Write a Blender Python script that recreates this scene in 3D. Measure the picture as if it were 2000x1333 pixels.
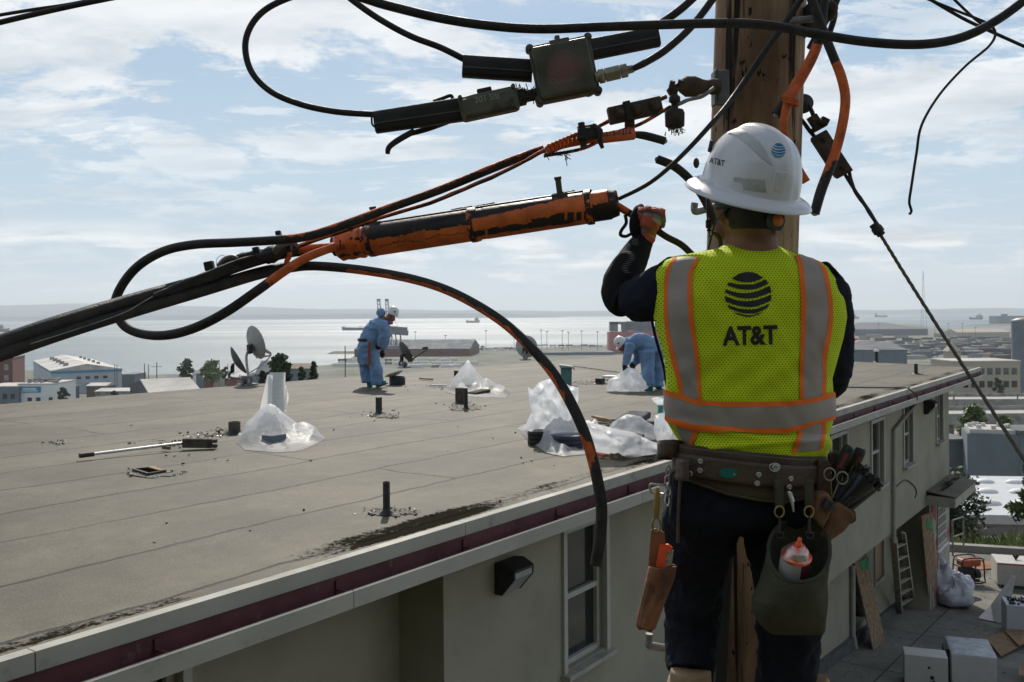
import bpy, bmesh, math, random
from math import sin, cos, pi, radians, sqrt, atan2, exp
from mathutils import Vector as V, Matrix, noise as mnoise
from mathutils.bvhtree import BVHTree
random.seed(7)
scene = bpy.context.scene
COL = scene.collection
for o in list(bpy.data.objects): bpy.data.objects.remove(o)

# ---------------- camera ----------------
F = 1800.0            # focal length in photo pixels (photo is 2000 px wide)
HY = 612.0            # row of the true horizon at mid-width
ROLL = 0.0073
cr, sr = cos(ROLL), sin(ROLL)
CR, CU, CF = V((cr, 0, -sr)), V((sr, 0, cr)), V((0, 1, 0))
cam = bpy.data.cameras.new('camera'); camo = bpy.data.objects.new('camera', cam); COL.objects.link(camo)
camo.matrix_world = Matrix(((CR.x, CU.x, -CF.x, 0), (CR.y, CU.y, -CF.y, 0), (CR.z, CU.z, -CF.z, 0), (0, 0, 0, 1)))
cam.sensor_width = 36.0; cam.lens = F / 2000 * 36
cam.shift_y = (HY - 666.5) / 2000
cam.clip_start = 0.05; cam.clip_end = 60000
cam.dof.use_dof = True; cam.dof.focus_distance = 2.35; cam.dof.aperture_fstop = 18
scene.camera = camo
# ---------------- world ----------------
SUN_EL, SUN_AZ = radians(42), radians(-4)      # azimuth from +Y towards +X
w = bpy.data.worlds.new('World'); scene.world = w; w.use_nodes = True
nt = w.node_tree; nt.nodes.clear()
def N(nt, typ, **kw):
    n = nt.nodes.new(typ)
    for k, v in kw.items():
        if k.startswith('_'): n.inputs[k[1:].replace('_', ' ')].default_value = v
        else: setattr(n, k, v)
    return n
def math_(nt, op, a, b=None, c=None, clamp=False):
    n = nt.nodes.new('ShaderNodeMath'); n.operation = op; n.use_clamp = clamp
    for i, x in enumerate((a, b, c)):
        if x is None: continue
        if isinstance(x, (int, float)): n.inputs[i].default_value = x
        else: nt.links.new(x, n.inputs[i])
    return n.outputs[0]
def ramp_(nt, fac, stops, interp='LINEAR'):
    n = nt.nodes.new('ShaderNodeValToRGB'); n.color_ramp.interpolation = interp
    e = n.color_ramp.elements
    while len(e) < len(stops): e.new(0.5)
    for i, (p, c) in enumerate(stops):
        e[i].position = p; e[i].color = (c, c, c, 1) if isinstance(c, (int, float)) else (*c, 1)
    nt.links.new(fac, n.inputs[0]); return n.outputs[0]
def mix_(nt, f, a, b, typ='MIX'):
    n = nt.nodes.new('ShaderNodeMix'); n.data_type = 'RGBA'; n.blend_type = typ
    for i, x in ((0, f), (6, a), (7, b)):
        if isinstance(x, (int, float)): n.inputs[i].default_value = x if i == 0 else (x, x, x, 1)
        elif isinstance(x, tuple): n.inputs[i].default_value = (*x, 1)
        else: nt.links.new(x, n.inputs[i])
    return n.outputs[2]
L = nt.links
sky = N(nt, 'ShaderNodeTexSky', sky_type='NISHITA', sun_disc=False, sun_elevation=SUN_EL, sun_rotation=SUN_AZ,
        altitude=60, air_density=1.0, dust_density=1.6, ozone_density=1.2)
tc = N(nt, 'ShaderNodeTexCoord'); sep = N(nt, 'ShaderNodeSeparateXYZ'); L.new(tc.outputs['Generated'], sep.inputs[0])
zc = math_(nt, 'MAXIMUM', sep.outputs[2], 0.0)
den = math_(nt, 'ADD', zc, 0.10)
cx = math_(nt, 'DIVIDE', sep.outputs[0], den); cy = math_(nt, 'DIVIDE', sep.outputs[1], den)
comb = N(nt, 'ShaderNodeCombineXYZ'); L.new(cx, comb.inputs[0]); L.new(cy, comb.inputs[1])
def cloud(scale, sx, sy, off, lo, hi, detail=9, rough=0.58, dist=0.35):
    mp = N(nt, 'ShaderNodeMapping'); mp.inputs['Location'].default_value = off; mp.inputs['Scale'].default_value = (sx, sy, 1)
    L.new(comb.outputs[0], mp.inputs[0])
    n = N(nt, 'ShaderNodeTexNoise', _Scale=scale, _Detail=detail, _Roughness=rough, _Distortion=dist); L.new(mp.outputs[0], n.inputs['Vector'])
    return ramp_(nt, n.outputs[0], [(lo, 0.0), (hi, 1.0)], 'EASE')
c1 = cloud(1.2, 0.9, 0.9, (3.3, 1.9, 0), 0.475, 0.545, rough=.66)
c2 = cloud(3.4, 0.6, 1.3, (0.7, 5.2, 0), 0.525, 0.585, rough=.68)
# cloud shading: brighter where thin, greyer in thick middles
azi = math_(nt, 'ARCTAN2', sep.outputs[0], sep.outputs[1]); cb_ = N(nt, 'ShaderNodeCombineXYZ'); L.new(math_(nt, 'MULTIPLY', azi, 5.0), cb_.inputs[0]); L.new(math_(nt, 'MULTIPLY', zc, 17.0), cb_.inputs[1])
nl = N(nt, 'ShaderNodeTexNoise', _Scale=1.15, _Detail=9, _Roughness=.6, _Distortion=.2); L.new(cb_.outputs[0], nl.inputs['Vector'])
lowc = math_(nt, 'MULTIPLY', ramp_(nt, nl.outputs[0], [(0.47, 0), (0.56, 1)]), ramp_(nt, zc, [(0.018, 0), (0.04, .75), (0.075, .8), (0.10, 0)]))
c3 = cloud(2.2, 0.8, 1.2, (9.3, 2.2, 0), 0.35, 0.75)
cl = math_(nt, 'MAXIMUM', c1, math_(nt, 'MULTIPLY', c2, 0.55))
fade = ramp_(nt, zc, [(0.0, 0.0), (0.05, 0.18), (0.13, 0.38), (0.20, 0.80), (0.35, 0.86), (1.0, 0.45)])
clf = math_(nt, 'MAXIMUM', math_(nt, 'MULTIPLY', cl, fade), lowc)
SKYS = 0.085
skyc = mix_(nt, 1.0, sky.outputs[0], (SKYS,) * 3, 'MULTIPLY')
# low band of pale haze air near the horizon
hz = ramp_(nt, zc, [(0.0, 1.0), (0.30, 0.85), (0.5, 0.4), (1.0, 0.0)])
hcol = ramp_(nt, zc, [(0.0, (0.66, 0.71, 0.74)), (0.06, (0.53, 0.63, 0.72)), (0.14, (0.47, 0.60, 0.71)), (0.32, (0.31, 0.46, 0.64)), (1.0, (0.2, 0.36, 0.6))])
skyc = mix_(nt, hz, skyc, hcol)
clc = mix_(nt, c3, (0.92, 0.93, 0.93), (0.56, 0.60, 0.64))
fin = mix_(nt, clf, skyc, clc)
bg = N(nt, 'ShaderNodeBackground', _Strength=1.0); L.new(fin, bg.inputs[0])
wo = N(nt, 'ShaderNodeOutputWorld'); L.new(bg.outputs[0], wo.inputs[0])
# ---------------- sun ----------------
sl = bpy.data.lights.new('sun', 'SUN'); sl.energy = 3.6; sl.angle = radians(0.55); sl.color = (1, 0.935, 0.835)
so = bpy.data.objects.new('sun', sl); COL.objects.link(so)
SUND = V((sin(SUN_AZ) * cos(SUN_EL), cos(SUN_AZ) * cos(SUN_EL), sin(SUN_EL)))
so.rotation_euler = SUND.to_track_quat('Z', 'Y').to_euler(); so.location = (0, 0, 30)
vs = scene.view_settings; vs.view_transform = 'Standard'; vs.look = 'None'; vs.gamma = 1; vs.exposure = 0.15
scene.render.engine = 'CYCLES'
cy_ = scene.cycles; cy_.use_denoising = True; cy_.max_bounces = 8; cy_.transparent_max_bounces = 16
cy_.sample_clamp_indirect = 4; cy_.volume_bounces = 0; cy_.caustics_reflective = False; cy_.caustics_refractive = False

# ---------------- projection helpers: photo pixel -> point in the place ----------------
def hor(px): return HY - ROLL * (px - 1000)
def ray(px, py): return CF * F + CR * (px - 1000) + CU * (HY - py)
def P(px, py, d): return ray(px, py) * (d / F)
def G(px, py, z): r = ray(px, py); return r * (z / r.z)
def PL(px, py, p0, n): r = ray(px, py); return r * (p0.dot(n) / r.dot(n))
def proj(p): q = V(p); d = q.y; return (1000 + q.dot(CR) / d * F, HY - q.dot(CU) / d * F)

# ---------------- object helpers ----------------
WL = {}
def link(o, parent=None, wl=None):
    COL.objects.link(o)
    if parent: o.parent = parent
    return o
def tag(o, label=None, cat=None, group=None, kind=None):
    if label: o['label'] = label
    if cat: o['category'] = cat
    if group: o['group'] = group
    if kind: o['kind'] = kind
    return o
def thing(name, label, cat, loc=(0, 0, 0), group=None, rz=0):
    o = bpy.data.objects.new(name, None); o.empty_display_size = 0.1; COL.objects.link(o)
    o.location = loc; o.rotation_euler = (0, 0, rz); WL[o.name] = V(loc)
    return tag(o, label, cat, group)
def nm(p): return p
class MB:
    def __init__(s): s.v = []; s.f = []; s.a = []; s.sm = []
    def add(s, vs, fs, a=0.0, smooth=False):
        n = len(s.v); s.v += [V(p) for p in vs]; s.f += [tuple(n + i for i in f) for f in fs]
        s.a += (a if isinstance(a, list) else [a] * len(vs)); s.sm += [smooth] * len(fs); return s
    def box(s, c, dx, dy, dz, X=V((1, 0, 0)), Y=V((0, 1, 0)), Z=V((0, 0, 1)), a=0.0, taper=1.0):
        c = V(c); X = V(X).normalized() * dx / 2; Y = V(Y).normalized() * dy / 2; Z = V(Z).normalized() * dz / 2
        vs = [c + X * i * (taper if k > 0 else 1) + Y * j * (taper if k > 0 else 1) + Z * k for k in (-1, 1) for j in (-1, 1) for i in (-1, 1)]
        return s.add(vs, [(0, 2, 3, 1), (4, 5, 7, 6), (0, 1, 5, 4), (2, 6, 7, 3), (0, 4, 6, 2), (1, 3, 7, 5)], a)
    def bar(s, p, q, wdt, h, up=V((0, 0, 1)), a=0.0):
        p = V(p); q = V(q); d = q - p; l = d.length; X = d.normalized(); Y = V(up).cross(X)
        if Y.length < 1e-4: Y = V((1, 0, 0)).cross(X)
        Y.normalize(); Z = X.cross(Y)
        return s.box((p + q) / 2, l, wdt, h, X, Y, Z, a)
    def prism(s, pts, ext):
        n = len(pts); pts = [V(p) for p in pts]; e = V(ext)
        vs = pts + [p + e for p in pts]
        return s.add(vs, [tuple(range(n - 1, -1, -1)), tuple(range(n, 2 * n))] + [(i, (i + 1) % n, n + (i + 1) % n, n + i) for i in range(n)])
    def tube(s, pts, r, seg=12, res=0, a=None, cap=True, ell=None, wob=0):
        pts = [V(p) for p in pts]; n = len(pts)
        rr = list(r) if isinstance(r, (list, tuple)) else [r] * n
        if res and n > 2:
            q = []; qr = []
            for i in range(n - 1):
                p0 = pts[max(i - 1, 0)]; p1 = pts[i]; p2 = pts[i + 1]; p3 = pts[min(i + 2, n - 1)]
                for k in range(res):
                    t = k / res
                    q.append(0.5 * ((2 * p1) + (p2 - p0) * t + (2 * p0 - 5 * p1 + 4 * p2 - p3) * t * t + (3 * p1 - p0 - 3 * p2 + p3) * t ** 3))
                    tt = t * t * (3 - 2 * t); qr.append(rr[i] * (1 - tt) + rr[i + 1] * tt)
            q.append(pts[-1]); qr.append(rr[-1]); pts, rr = q, qr; n = len(pts)
        T = [(pts[min(i + 1, n - 1)] - pts[max(i - 1, 0)]).normalized() for i in range(n)]
        ref = V((0, -1, 0))
        if abs(T[0].dot(ref)) > 0.95: ref = V((0, 0, 1))
        U = (ref - T[0] * ref.dot(T[0])).normalized()
        vs = []; at = []
        for i in range(n):
            U = (U - T[i] * U.dot(T[i]))
            U = U.normalized() if U.length > 1e-6 else V((1, 0, 0)).cross(T[i]).normalized()
            B = T[i].cross(U)
            for k in range(seg):
                th = 2 * pi * k / seg
                c_, s_ = cos(th), sin(th)
                if ell: s_ *= ell
                rad = rr[i]
                if wob: rad *= 1 + wob * mnoise.noise(pts[i] * 40 + V((th, 0, 0)))
                vs.append(pts[i] + (U * c_ + B * s_) * rad)
                at.append(a(i / (n - 1), th) if a else 0.0)
        fs = [(i * seg + k, i * seg + (k + 1) % seg, (i + 1) * seg + (k + 1) % seg, (i + 1) * seg + k) for i in range(n - 1) for k in range(seg)]
        s.add(vs, fs, at, True)
        if cap:
            b = len(s.v) - n * seg
            for ring, rev in ((b, 1), (b + (n - 1) * seg, 0)):
                ids = [s.v[ring + k] for k in range(seg)]
                s.add(ids, [tuple(range(seg))[::-1] if rev else tuple(range(seg))], 0.0)
        return s
    def lathe(s, prof, o, ax=(0, 0, 1), seg=24, a=0.0, smooth=True, closed=False):
        ax = V(ax).normalized(); X = V((1, 0, 0)) if abs(ax.x) < 0.9 else V((0, 1, 0)); X = (X - ax * X.dot(ax)).normalized(); Y = ax.cross(X)
        o = V(o); vs = [o + ax * h + (X * cos(2 * pi * k / seg) + Y * sin(2 * pi * k / seg)) * r for r, h in prof for k in range(seg)]
        n = len(prof)
        fs = [(i * seg + k, i * seg + (k + 1) % seg, (i + 1) * seg + (k + 1) % seg, (i + 1) * seg + k) for i in range(n - 1) for k in range(seg)]
        s.add(vs, fs, a, smooth)
        for i, rev in ((0, 1), (n - 1, 0)):
            if prof[i][0] > 1e-5 and not closed:
                s.add([vs[i * seg + k] for k in range(seg)], [tuple(range(seg))[::-1] if rev else tuple(range(seg))], a)
        return s
    def grid(s, fn, nu, nv, a=None, closeu=False):
        vs = []; at = []
        for j in range(nv + 1):
            for i in range(nu + (0 if closeu else 1)):
                vs.append(fn(i / nu, j / nv)); at.append(a(i / nu, j / nv) if a else 0.0)
        W = nu + (0 if closeu else 1)
        fs = [(j * W + i, j * W + (i + 1) % W, (j + 1) * W + (i + 1) % W, (j + 1) * W + i) for j in range(nv) for i in range(nu)]
        return s.add(vs, fs, at, True)
    def ell(s, c, rx, ry, rz, X=V((1, 0, 0)), Y=V((0, 1, 0)), Z=V((0, 0, 1)), nu=16, nv=10, a=0.0):
        c = V(c)
        def f(u, v):
            th = 2 * pi * u; ph = pi * v
            return c + V(X) * rx * sin(ph) * cos(th) + V(Y) * ry * sin(ph) * sin(th) + V(Z) * rz * cos(ph)
        vs = []; return s.grid(f, nu, nv, closeu=True)
    def bvh(s): return BVHTree.FromPolygons([tuple(p) for p in s.v], s.f)
    def build(s, name, m, parent=None, bevel=0, mods=(), smooth=None, shell=0):
        me = bpy.data.meshes.new(name)
        if parent is not None:
            off = WL[root_of(parent)]; loc = V((0, 0, 0))
        else:
            xs = [p.x for p in s.v]; ys = [p.y for p in s.v]; zs = [p.z for p in s.v]
            off = V(((min(xs) + max(xs)) / 2, (min(ys) + max(ys)) / 2, min(zs))); loc = off
        me.from_pydata([tuple(p - off) for p in s.v], [], s.f)
        if any(s.a):
            at = me.attributes.new('paint', 'FLOAT', 'POINT')
            at.data.foreach_set('value', s.a)
        me.polygons.foreach_set('use_smooth', [x if smooth is None else smooth for x in s.sm])
        me.materials.append(m); me.update()
        o = bpy.data.objects.new(name, me); COL.objects.link(o); o.location = loc
        if parent is not None: o.parent = parent; 
        WL[o.name] = off
        if shell:
            md = o.modifiers.new('solid', 'SOLIDIFY'); md.thickness = shell; md.offset = 0
        if bevel:
            md = o.modifiers.new('bevel', 'BEVEL'); md.width = bevel; md.segments = 2; md.limit_method = 'ANGLE'; md.angle_limit = radians(40)
        for fn in mods: fn(o)
        return o
def root_of(o):
    while o.parent: o = o.parent
    return o.name
def remesh(vox, it=3, fac=0.5):
    def f(o):
        m = o.modifiers.new('r', 'REMESH'); m.mode = 'VOXEL'; m.voxel_size = vox; m.use_smooth_shade = True
        if it: k = o.modifiers.new('s', 'SMOOTH'); k.iterations = it; k.factor = fac
    return f
def wrinkle(st, sc, depth=3):
    def f(o):
        t = bpy.data.textures.new('wr', 'CLOUDS'); t.noise_scale = sc; t.noise_depth = depth
        m = o.modifiers.new('d', 'DISPLACE'); m.texture = t; m.strength = st; m.mid_level = 0.5; m.texture_coords = 'LOCAL'
    return f

# ---------------- materials ----------------
MATS = {}
def mat(name, col, rough=0.7, metal=0.0, col2=None, scale=8.0, amt=0.35, bump=0.0, bscale=None, spec=0.5, dirt=None, dscale=3.0, dlo=0.52, dhi=0.66,
        paint=None, trans=0, alpha=1.0, stretch=None, coat=0, emit=None):
    if name in MATS: return MATS[name]
    m = bpy.data.materials.new(name); m.use_nodes = True; nt = m.node_tree; b = nt.nodes['Principled BSDF']; L = nt.links
    tc = N(nt, 'ShaderNodeTexCoord'); vec = tc.outputs['Object']
    if stretch:
        mp = N(nt, 'ShaderNodeMapping'); mp.inputs['Scale'].default_value = stretch; L.new(vec, mp.inputs[0]); vec = mp.outputs[0]
    n = N(nt, 'ShaderNodeTexNoise', _Scale=scale, _Detail=6, _Roughness=0.6); L.new(vec, n.inputs['Vector'])
    c2 = col2 or tuple(x * (1 - amt) for x in col)
    f = ramp_(nt, n.outputs[0], [(0.35, 0.0), (0.65, 1.0)])
    c = mix_(nt, f, col, c2)
    if dirt:
        n2 = N(nt, 'ShaderNodeTexNoise', _Scale=dscale, _Detail=8, _Roughness=0.65); L.new(vec, n2.inputs['Vector'])
        c = mix_(nt, ramp_(nt, n2.outputs[0], [(dlo, 0.0), (dhi, 1.0)]), c, dirt)
    if paint:
        at = N(nt, 'ShaderNodeAttribute', attribute_name='paint')
        n3 = N(nt, 'ShaderNodeTexNoise', _Scale=38, _Detail=6, _Roughness=0.65); L.new(tc.outputs['Object'], n3.inputs['Vector'])
        s_ = math_(nt, 'ADD', at.outputs['Fac'], math_(nt, 'MULTIPLY', math_(nt, 'SUBTRACT', n3.outputs[0], 0.5), 0.9))
        pf = ramp_(nt, s_, [(0.46, 0.0), (0.54, 1.0)])
        pc = mix_(nt, f, paint, tuple(x * 0.55 for x in paint))
        c = mix_(nt, pf, c, pc)
    L.new(c, b.inputs['Base Color'])
    b.inputs['Metallic'].default_value = metal; b.inputs['Specular IOR Level'].default_value = spec
    rr = mix_(nt, f, (rough,) * 3, (min(1, rough * 1.25 + 0.04),) * 3); L.new(rr, b.inputs['Roughness'])
    if trans: b.inputs['Transmission Weight'].default_value = trans
    if alpha < 1: b.inputs['Alpha'].default_value = alpha
    if coat: b.inputs['Coat Weight'].default_value = coat; b.inputs['Coat Roughness'].default_value = 0.15
    if bump:
        nb = N(nt, 'ShaderNodeTexNoise', _Scale=bscale or scale * 4, _Detail=5); L.new(vec, nb.inputs['Vector'])
        bp = N(nt, 'ShaderNodeBump', _Strength=min(1, bump), _Distance=0.01); L.new(nb.outputs[0], bp.inputs['Height']); L.new(bp.outputs[0], b.inputs['Normal'])
    MATS[name] = m; return m
def nodes_of(m): return m.node_tree, m.node_tree.nodes['Principled BSDF'], m.node_tree.links

# text -> flat polygons (x right, y up), width fitted
def text_polys(s, bold=0.0, spacing=1.0):
    cu = bpy.data.curves.new('t', 'FONT'); cu.body = s; cu.size = 1; cu.offset = bold; cu.space_character = spacing; cu.resolution_u = 4
    ob = bpy.data.objects.new('t', cu); me = ob.to_mesh()
    vs = [V((v.co.x, v.co.y, 0)) for v in me.vertices]; fs = [tuple(p.vertices) for p in me.polygons]
    ob.to_mesh_clear(); bpy.data.objects.remove(ob); bpy.data.curves.remove(cu)
    return vs, fs
def refine(vs, fs, maxlen):
    bm = bmesh.new(); vv = [bm.verts.new(v) for v in vs]
    for f in fs:
        try: bm.faces.new([vv[i] for i in f])
        except ValueError: pass
    bmesh.ops.triangulate(bm, faces=bm.faces)
    for _ in range(4):
        es = [e for e in bm.edges if e.calc_length() > maxlen]
        if not es: break
        bmesh.ops.subdivide_edges(bm, edges=es, cuts=1); bmesh.ops.triangulate(bm, faces=bm.faces)
    bm.verts.ensure_lookup_table(); bm.verts.index_update()
    out = [v.co.copy() for v in bm.verts], [tuple(v.index for v in f.verts) for f in bm.faces]; bm.free(); return out
def decal(mb, bvh, vs, fs, off=0.0015, maxlen=6, depth=2.2):
    """lay flat photo-pixel polygons (x,y) on a real surface, raised by off along its normal"""
    vs, fs = refine([V((p[0], p[1], 0)) for p in vs], fs, maxlen); out = []; hit = []
    for p in vs:
        d = ray(p.x, p.y).normalized(); h = bvh.ray_cast(V((0, 0, 0)), d)
        if h[0] is None: out.append(None); continue
        n = h[1]; n = -n if n.dot(d) > 0 else n
        out.append(h[0] + n * off)
    fs = [f for f in fs if all(out[i] is not None for i in f)]
    mb.add([o if o is not None else V((0, 0, 0)) for o in out], fs, smooth=True)
    used = sorted({i for f in fs for i in f}) ; return mb
def text_px(s, x0, y0, wd, ang=0.0, bold=0.0, hscale=1.0, spacing=1.0, shear=0.0):
    """text as photo-pixel polygons: baseline start (x0,y0), total width wd, rotated ang (clockwise, degrees)"""
    vs, fs = text_polys(s, bold, spacing); mx = max(v.x for v in vs); mn = min(v.x for v in vs); k = wd / (mx - mn); a = radians(ang)
    o = []
    for v in vs:
        x = (v.x - mn) * k + v.y * k * shear; y = -v.y * k * hscale
        o.append((x0 + x * cos(a) - y * sin(a), y0 + x * sin(a) + y * cos(a)))
    return o, fs
def globe_px(cx, cy, r, rows):
    vs, fs = [], []
    for (ya, yb, tl, tr) in rows: # band between curves, bulging; thickness varies left->right
        n = 14; base = len(vs); top = []; bot = []
        for i in range(n + 1):
            u = -1 + 2 * i / n
            yt = ya + 0.20 * (1 - u * u) * ya * 0 + tl(u); ybm = yb + tr(u)
            xt = u * sqrt(max(0, 1 - min(1, abs(yt)) ** 2)); xb = u * sqrt(max(0, 1 - min(1, abs(ybm)) ** 2))
            top.append((cx + xt * r, cy + yt * r)); bot.append((cx + xb * r, cy + ybm * r))
        vs += top + bot
        for i in range(n): fs.append((base + i, base + i + 1, base + n + 1 + i + 1, base + n + 1 + i))
    return vs, fs
# ---------------- materials used widely ----------------
M = {}
M['stucco'] = mat('stucco', (0.315, 0.295, 0.228), 0.9, scale=1.2, amt=0.16, bump=0.35, bscale=90, dirt=(0.22, 0.20, 0.155), dscale=1.1, dlo=0.60, dhi=0.78)
M['trim'] = mat('trim_paint', (0.37, 0.355, 0.305), 0.65, scale=2, amt=0.15, dirt=(0.22, 0.21, 0.19), dscale=4, dlo=0.58, dhi=0.75)
M['maroon'] = mat('maroon_paint', (0.13, 0.034, 0.042), 0.55, scale=3, amt=0.35, dirt=(0.16, 0.10, 0.09), dscale=9, dlo=0.60, dhi=0.72)
M['glass'] = mat('window_glass', (0.02, 0.025, 0.025), 0.06, scale=1.5, amt=0.3, spec=0.8)
M['frame'] = mat('window_frame', (0.42, 0.42, 0.38), 0.6, amt=0.1)
M['black'] = mat('black_rubber', (0.011, 0.010, 0.009), 0.5, spec=.3, scale=30, col2=(0.035, 0.031, 0.028), bump=0.15, bscale=200)
M['dkmetal'] = mat('dark_metal', (0.045, 0.045, 0.045), 0.5, 0.5, amt=0.4)
M['galv'] = mat('galvanised', (0.30, 0.30, 0.29), 0.5, 0.6, scale=20, amt=0.35, dirt=(0.12, 0.09, 0.06), dscale=12)
M['white'] = mat('white_paint', (0.72, 0.72, 0.71), 0.5, amt=0.08)
M['tan'] = mat('tan_wall', (0.42, 0.37, 0.30), 0.85, amt=0.15)
M['conc'] = mat('concrete', (0.34, 0.33, 0.30), 0.9, scale=0.6, amt=0.3, dirt=(0.18, 0.17, 0.15), dscale=0.35)
M['greyb'] = mat('blue_grey_wall', (0.155, 0.185, 0.21), 0.85, scale=0.3, amt=0.12, dirt=(0.14, 0.16, 0.17), dscale=0.5)
M['greyd'] = mat('slate_wall', (.085, .095, .11), .85, scale=.3, amt=.2)
M['brick'] = mat('brick_wall', (0.17, 0.075, 0.06), 0.9, amt=0.25)
M['bluetrim'] = mat('blue_trim', (0.05, 0.25, 0.42), 0.6, amt=0.1)
M['roofl'] = mat('pale_roof', (0.50, 0.47, 0.43), 0.7, scale=0.1, amt=0.2)
M['roofd'] = mat('dark_roof', (0.13, 0.14, 0.15), 0.8, scale=0.1, amt=0.3)
M['hullr'] = mat('hull_red', (0.22, 0.06, 0.05), 0.6, scale=0.05)
M['hullp'] = mat('hull_faded_red', (0.42, 0.13, 0.12), 0.6, scale=0.05, amt=0.15)
M['hulld'] = mat('hull_dark', (0.06, 0.07, 0.09), 0.6, scale=0.05)
M['steel'] = mat('crane_steel', (0.16, 0.18, 0.20), 0.6, scale=0.1)
M['leaf'] = mat('leaves', (0.045, 0.075, 0.02), 0.6, col2=(0.10, 0.13, 0.035), scale=1.2)
M['leafd'] = mat('dark_leaves', (0.018, 0.035, 0.012), 0.6, col2=(0.05, 0.075, 0.022), scale=1.5)
M['leafo'] = mat('olive_leaves', (0.09, 0.12, 0.04), 0.6, col2=(0.16, 0.19, 0.07), scale=0.6)
M['bark'] = mat('bark', (0.09, 0.065, 0.045), 0.9)
M['wood'] = mat('plywood', (0.36, 0.24, 0.13), 0.8, scale=3, amt=0.35, stretch=(1, 1, 0.3), dirt=(0.20, 0.12, 0.06), dscale=5)
M['dkwood'] = mat('weathered_wood', (0.10, 0.085, 0.065), 0.9, scale=12, amt=0.5)
M['card'] = mat('cardboard', (0.28, 0.18, 0.10), 0.85, amt=0.2)
M['orange'] = mat('orange_paint', (0.62, 0.13, 0.03), 0.5, amt=0.3)
M['red'] = mat('red_paint', (0.5, 0.08, 0.05), 0.5, amt=0.2)
M['alum'] = mat('aluminium', (0.6, 0.6, 0.6), 0.35, 0.9, amt=0.15)

# ---------------- building frame of reference ----------------
RZ = -1.5
E0 = G(0, 1299, RZ); E1 = G(1916, 719, RZ)
u = (E1 - E0).normalized(); v = V((-u.y, u.x, 0)); ZU = V((0, 0, 1)); UANG = atan2(u.y, u.x)
LEN = (E1 - E0).length
def B(a, b, z): return E0 + u * a + v * b + ZU * (z - RZ)     # a along gutter, b into the building, z absolute
far1 = G(1285, 689, RZ); far0 = G(0, 787, RZ)
WALL_B, LOW_B = 0.42, 1.05
def WP(px, py): return PL(px, py, B(0, WALL_B, 0), v)          # point on upper wall plane
def LP(px, py): return PL(px, py, B(0, LOW_B, 0), v)
def ab(p): q = p - E0; return q.dot(u), q.dot(v), p.z
b1, b2 = LP(1593, 1319), LP(1856, 1108)
pn = (b2 - b1).cross(v).normalized(); pn = pn if pn.z > 0 else -pn
def PT(px, py): return PL(px, py, b1, pn)                      # point on the patio
def PTz(x, y): return b1.z - (pn.x * (x - b1.x) + pn.y * (y - b1.y)) / pn.z

# ---------------- terrain, sea, hills ----------------
PROF = [(0, -9.5), (26, -9.5), (34, -10.5), (45, -14), (60, -18), (90, -24), (130, -30), (210, -36), (300, -41), (450, -47), (700, -53), (900, -57.5), (1300, -58.6), (4000, -59.2), (9000, -59.3)]
def prof(y):
    if y <= 0: return PROF[0][1]
    for (a, za), (b, zb) in zip(PROF, PROF[1:]):
        if y <= b: return za + (zb - za) * (y - a) / (b - a)
    return PROF[-1][1]
SHORE = [(-1500, 760), (-400, 745), (0, 724), (60, 722), (240, 736), (330, 731), (420, 729), (500, 729), (560, 722), (600, 716), (645, 713), (680, 702), (700, 692), (760, 690), (930, 682), (1180, 676), (1200, 664), (1400, 655), (1700, 638), (1780, 632), (1830, 643), (1960, 643), (2000, 640), (2400, 632), (3500, 622)]
def shore_y(px):
    for (a, ya), (b, yb) in zip(SHORE, SHORE[1:]):
        if px <= b:
            return (ya + (yb - ya) * (px - a) / (b - a)) + (1.2 * mnoise.noise(V((px * 0.05, 0, 0))))
    return SHORE[-1][1]
landm = mat('land', (0.11, 0.11, 0.098), 0.95, col2=(0.21, 0.20, 0.17), scale=0.012, dirt=(0.10, 0.12, 0.055), dscale=0.02, dlo=0.50, dhi=0.56, bump=0.0)
mb = MB(); cols = list(range(-1500, 3501, 20)); NR = 70
vs = []
for px in cols:
    sy = shore_y(px); ks = (px - 1000) / F
    Ys = min(8500, 59.3 * F / max(6, sy - hor(px)))
    for j in range(NR + 1):
        t = j / NR; Y = 8 * (Ys / 8) ** t
        z = prof(Y) + (0.6 * mnoise.noise(V((ks * Y * 0.02, Y * 0.02, 0))) if Y > 35 else 0) * min(1, Y / 200)
        if Y > 0.985 * Ys: z = min(z, -59.2)
        vs.append(V((ks * Y, Y, z)))
    vs.append(V((ks * Ys * 1.004, Ys * 1.004, -62)))
W = NR + 2
mb.add(vs, [(i * W + j, (i + 1) * W + j, (i + 1) * W + j + 1, i * W + j + 1) for i in range(len(cols) - 1) for j in range(W - 1)], smooth=True)
tag(mb.build('terrain', landm), kind='structure')
# sea
sea = bpy.data.materials.new('sea_water'); sea.use_nodes = True; nt, b, L = nodes_of(sea)
b.inputs['Base Color'].default_value = (0.05, 0.10, 0.13, 1); b.inputs['IOR'].default_value = 1.42; b.inputs['Specular IOR Level'].default_value = 0.85
tc = N(nt, 'ShaderNodeTexCoord')
def sn(scale, st, detail=4):
    mp = N(nt, 'ShaderNodeMapping'); mp.inputs['Scale'].default_value = st; L.new(tc.outputs['Object'], mp.inputs[0])
    n = N(nt, 'ShaderNodeTexNoise', _Scale=scale, _Detail=detail, _Roughness=0.6); L.new(mp.outputs[0], n.inputs['Vector']); return n.outputs[0]
patch = sn(0.0011, (0.22, 1, 1), 5)
rg = ramp_(nt, patch, [(0.38, 0.30), (0.47, 0.52), (0.6, 0.64)]); L.new(rg, b.inputs['Roughness'])
wv = math_(nt, 'ADD', sn(0.045, (0.5, 1, 1), 6), math_(nt, 'MULTIPLY', sn(0.35, (0.7, 1, 1), 3), 0.5))
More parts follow.
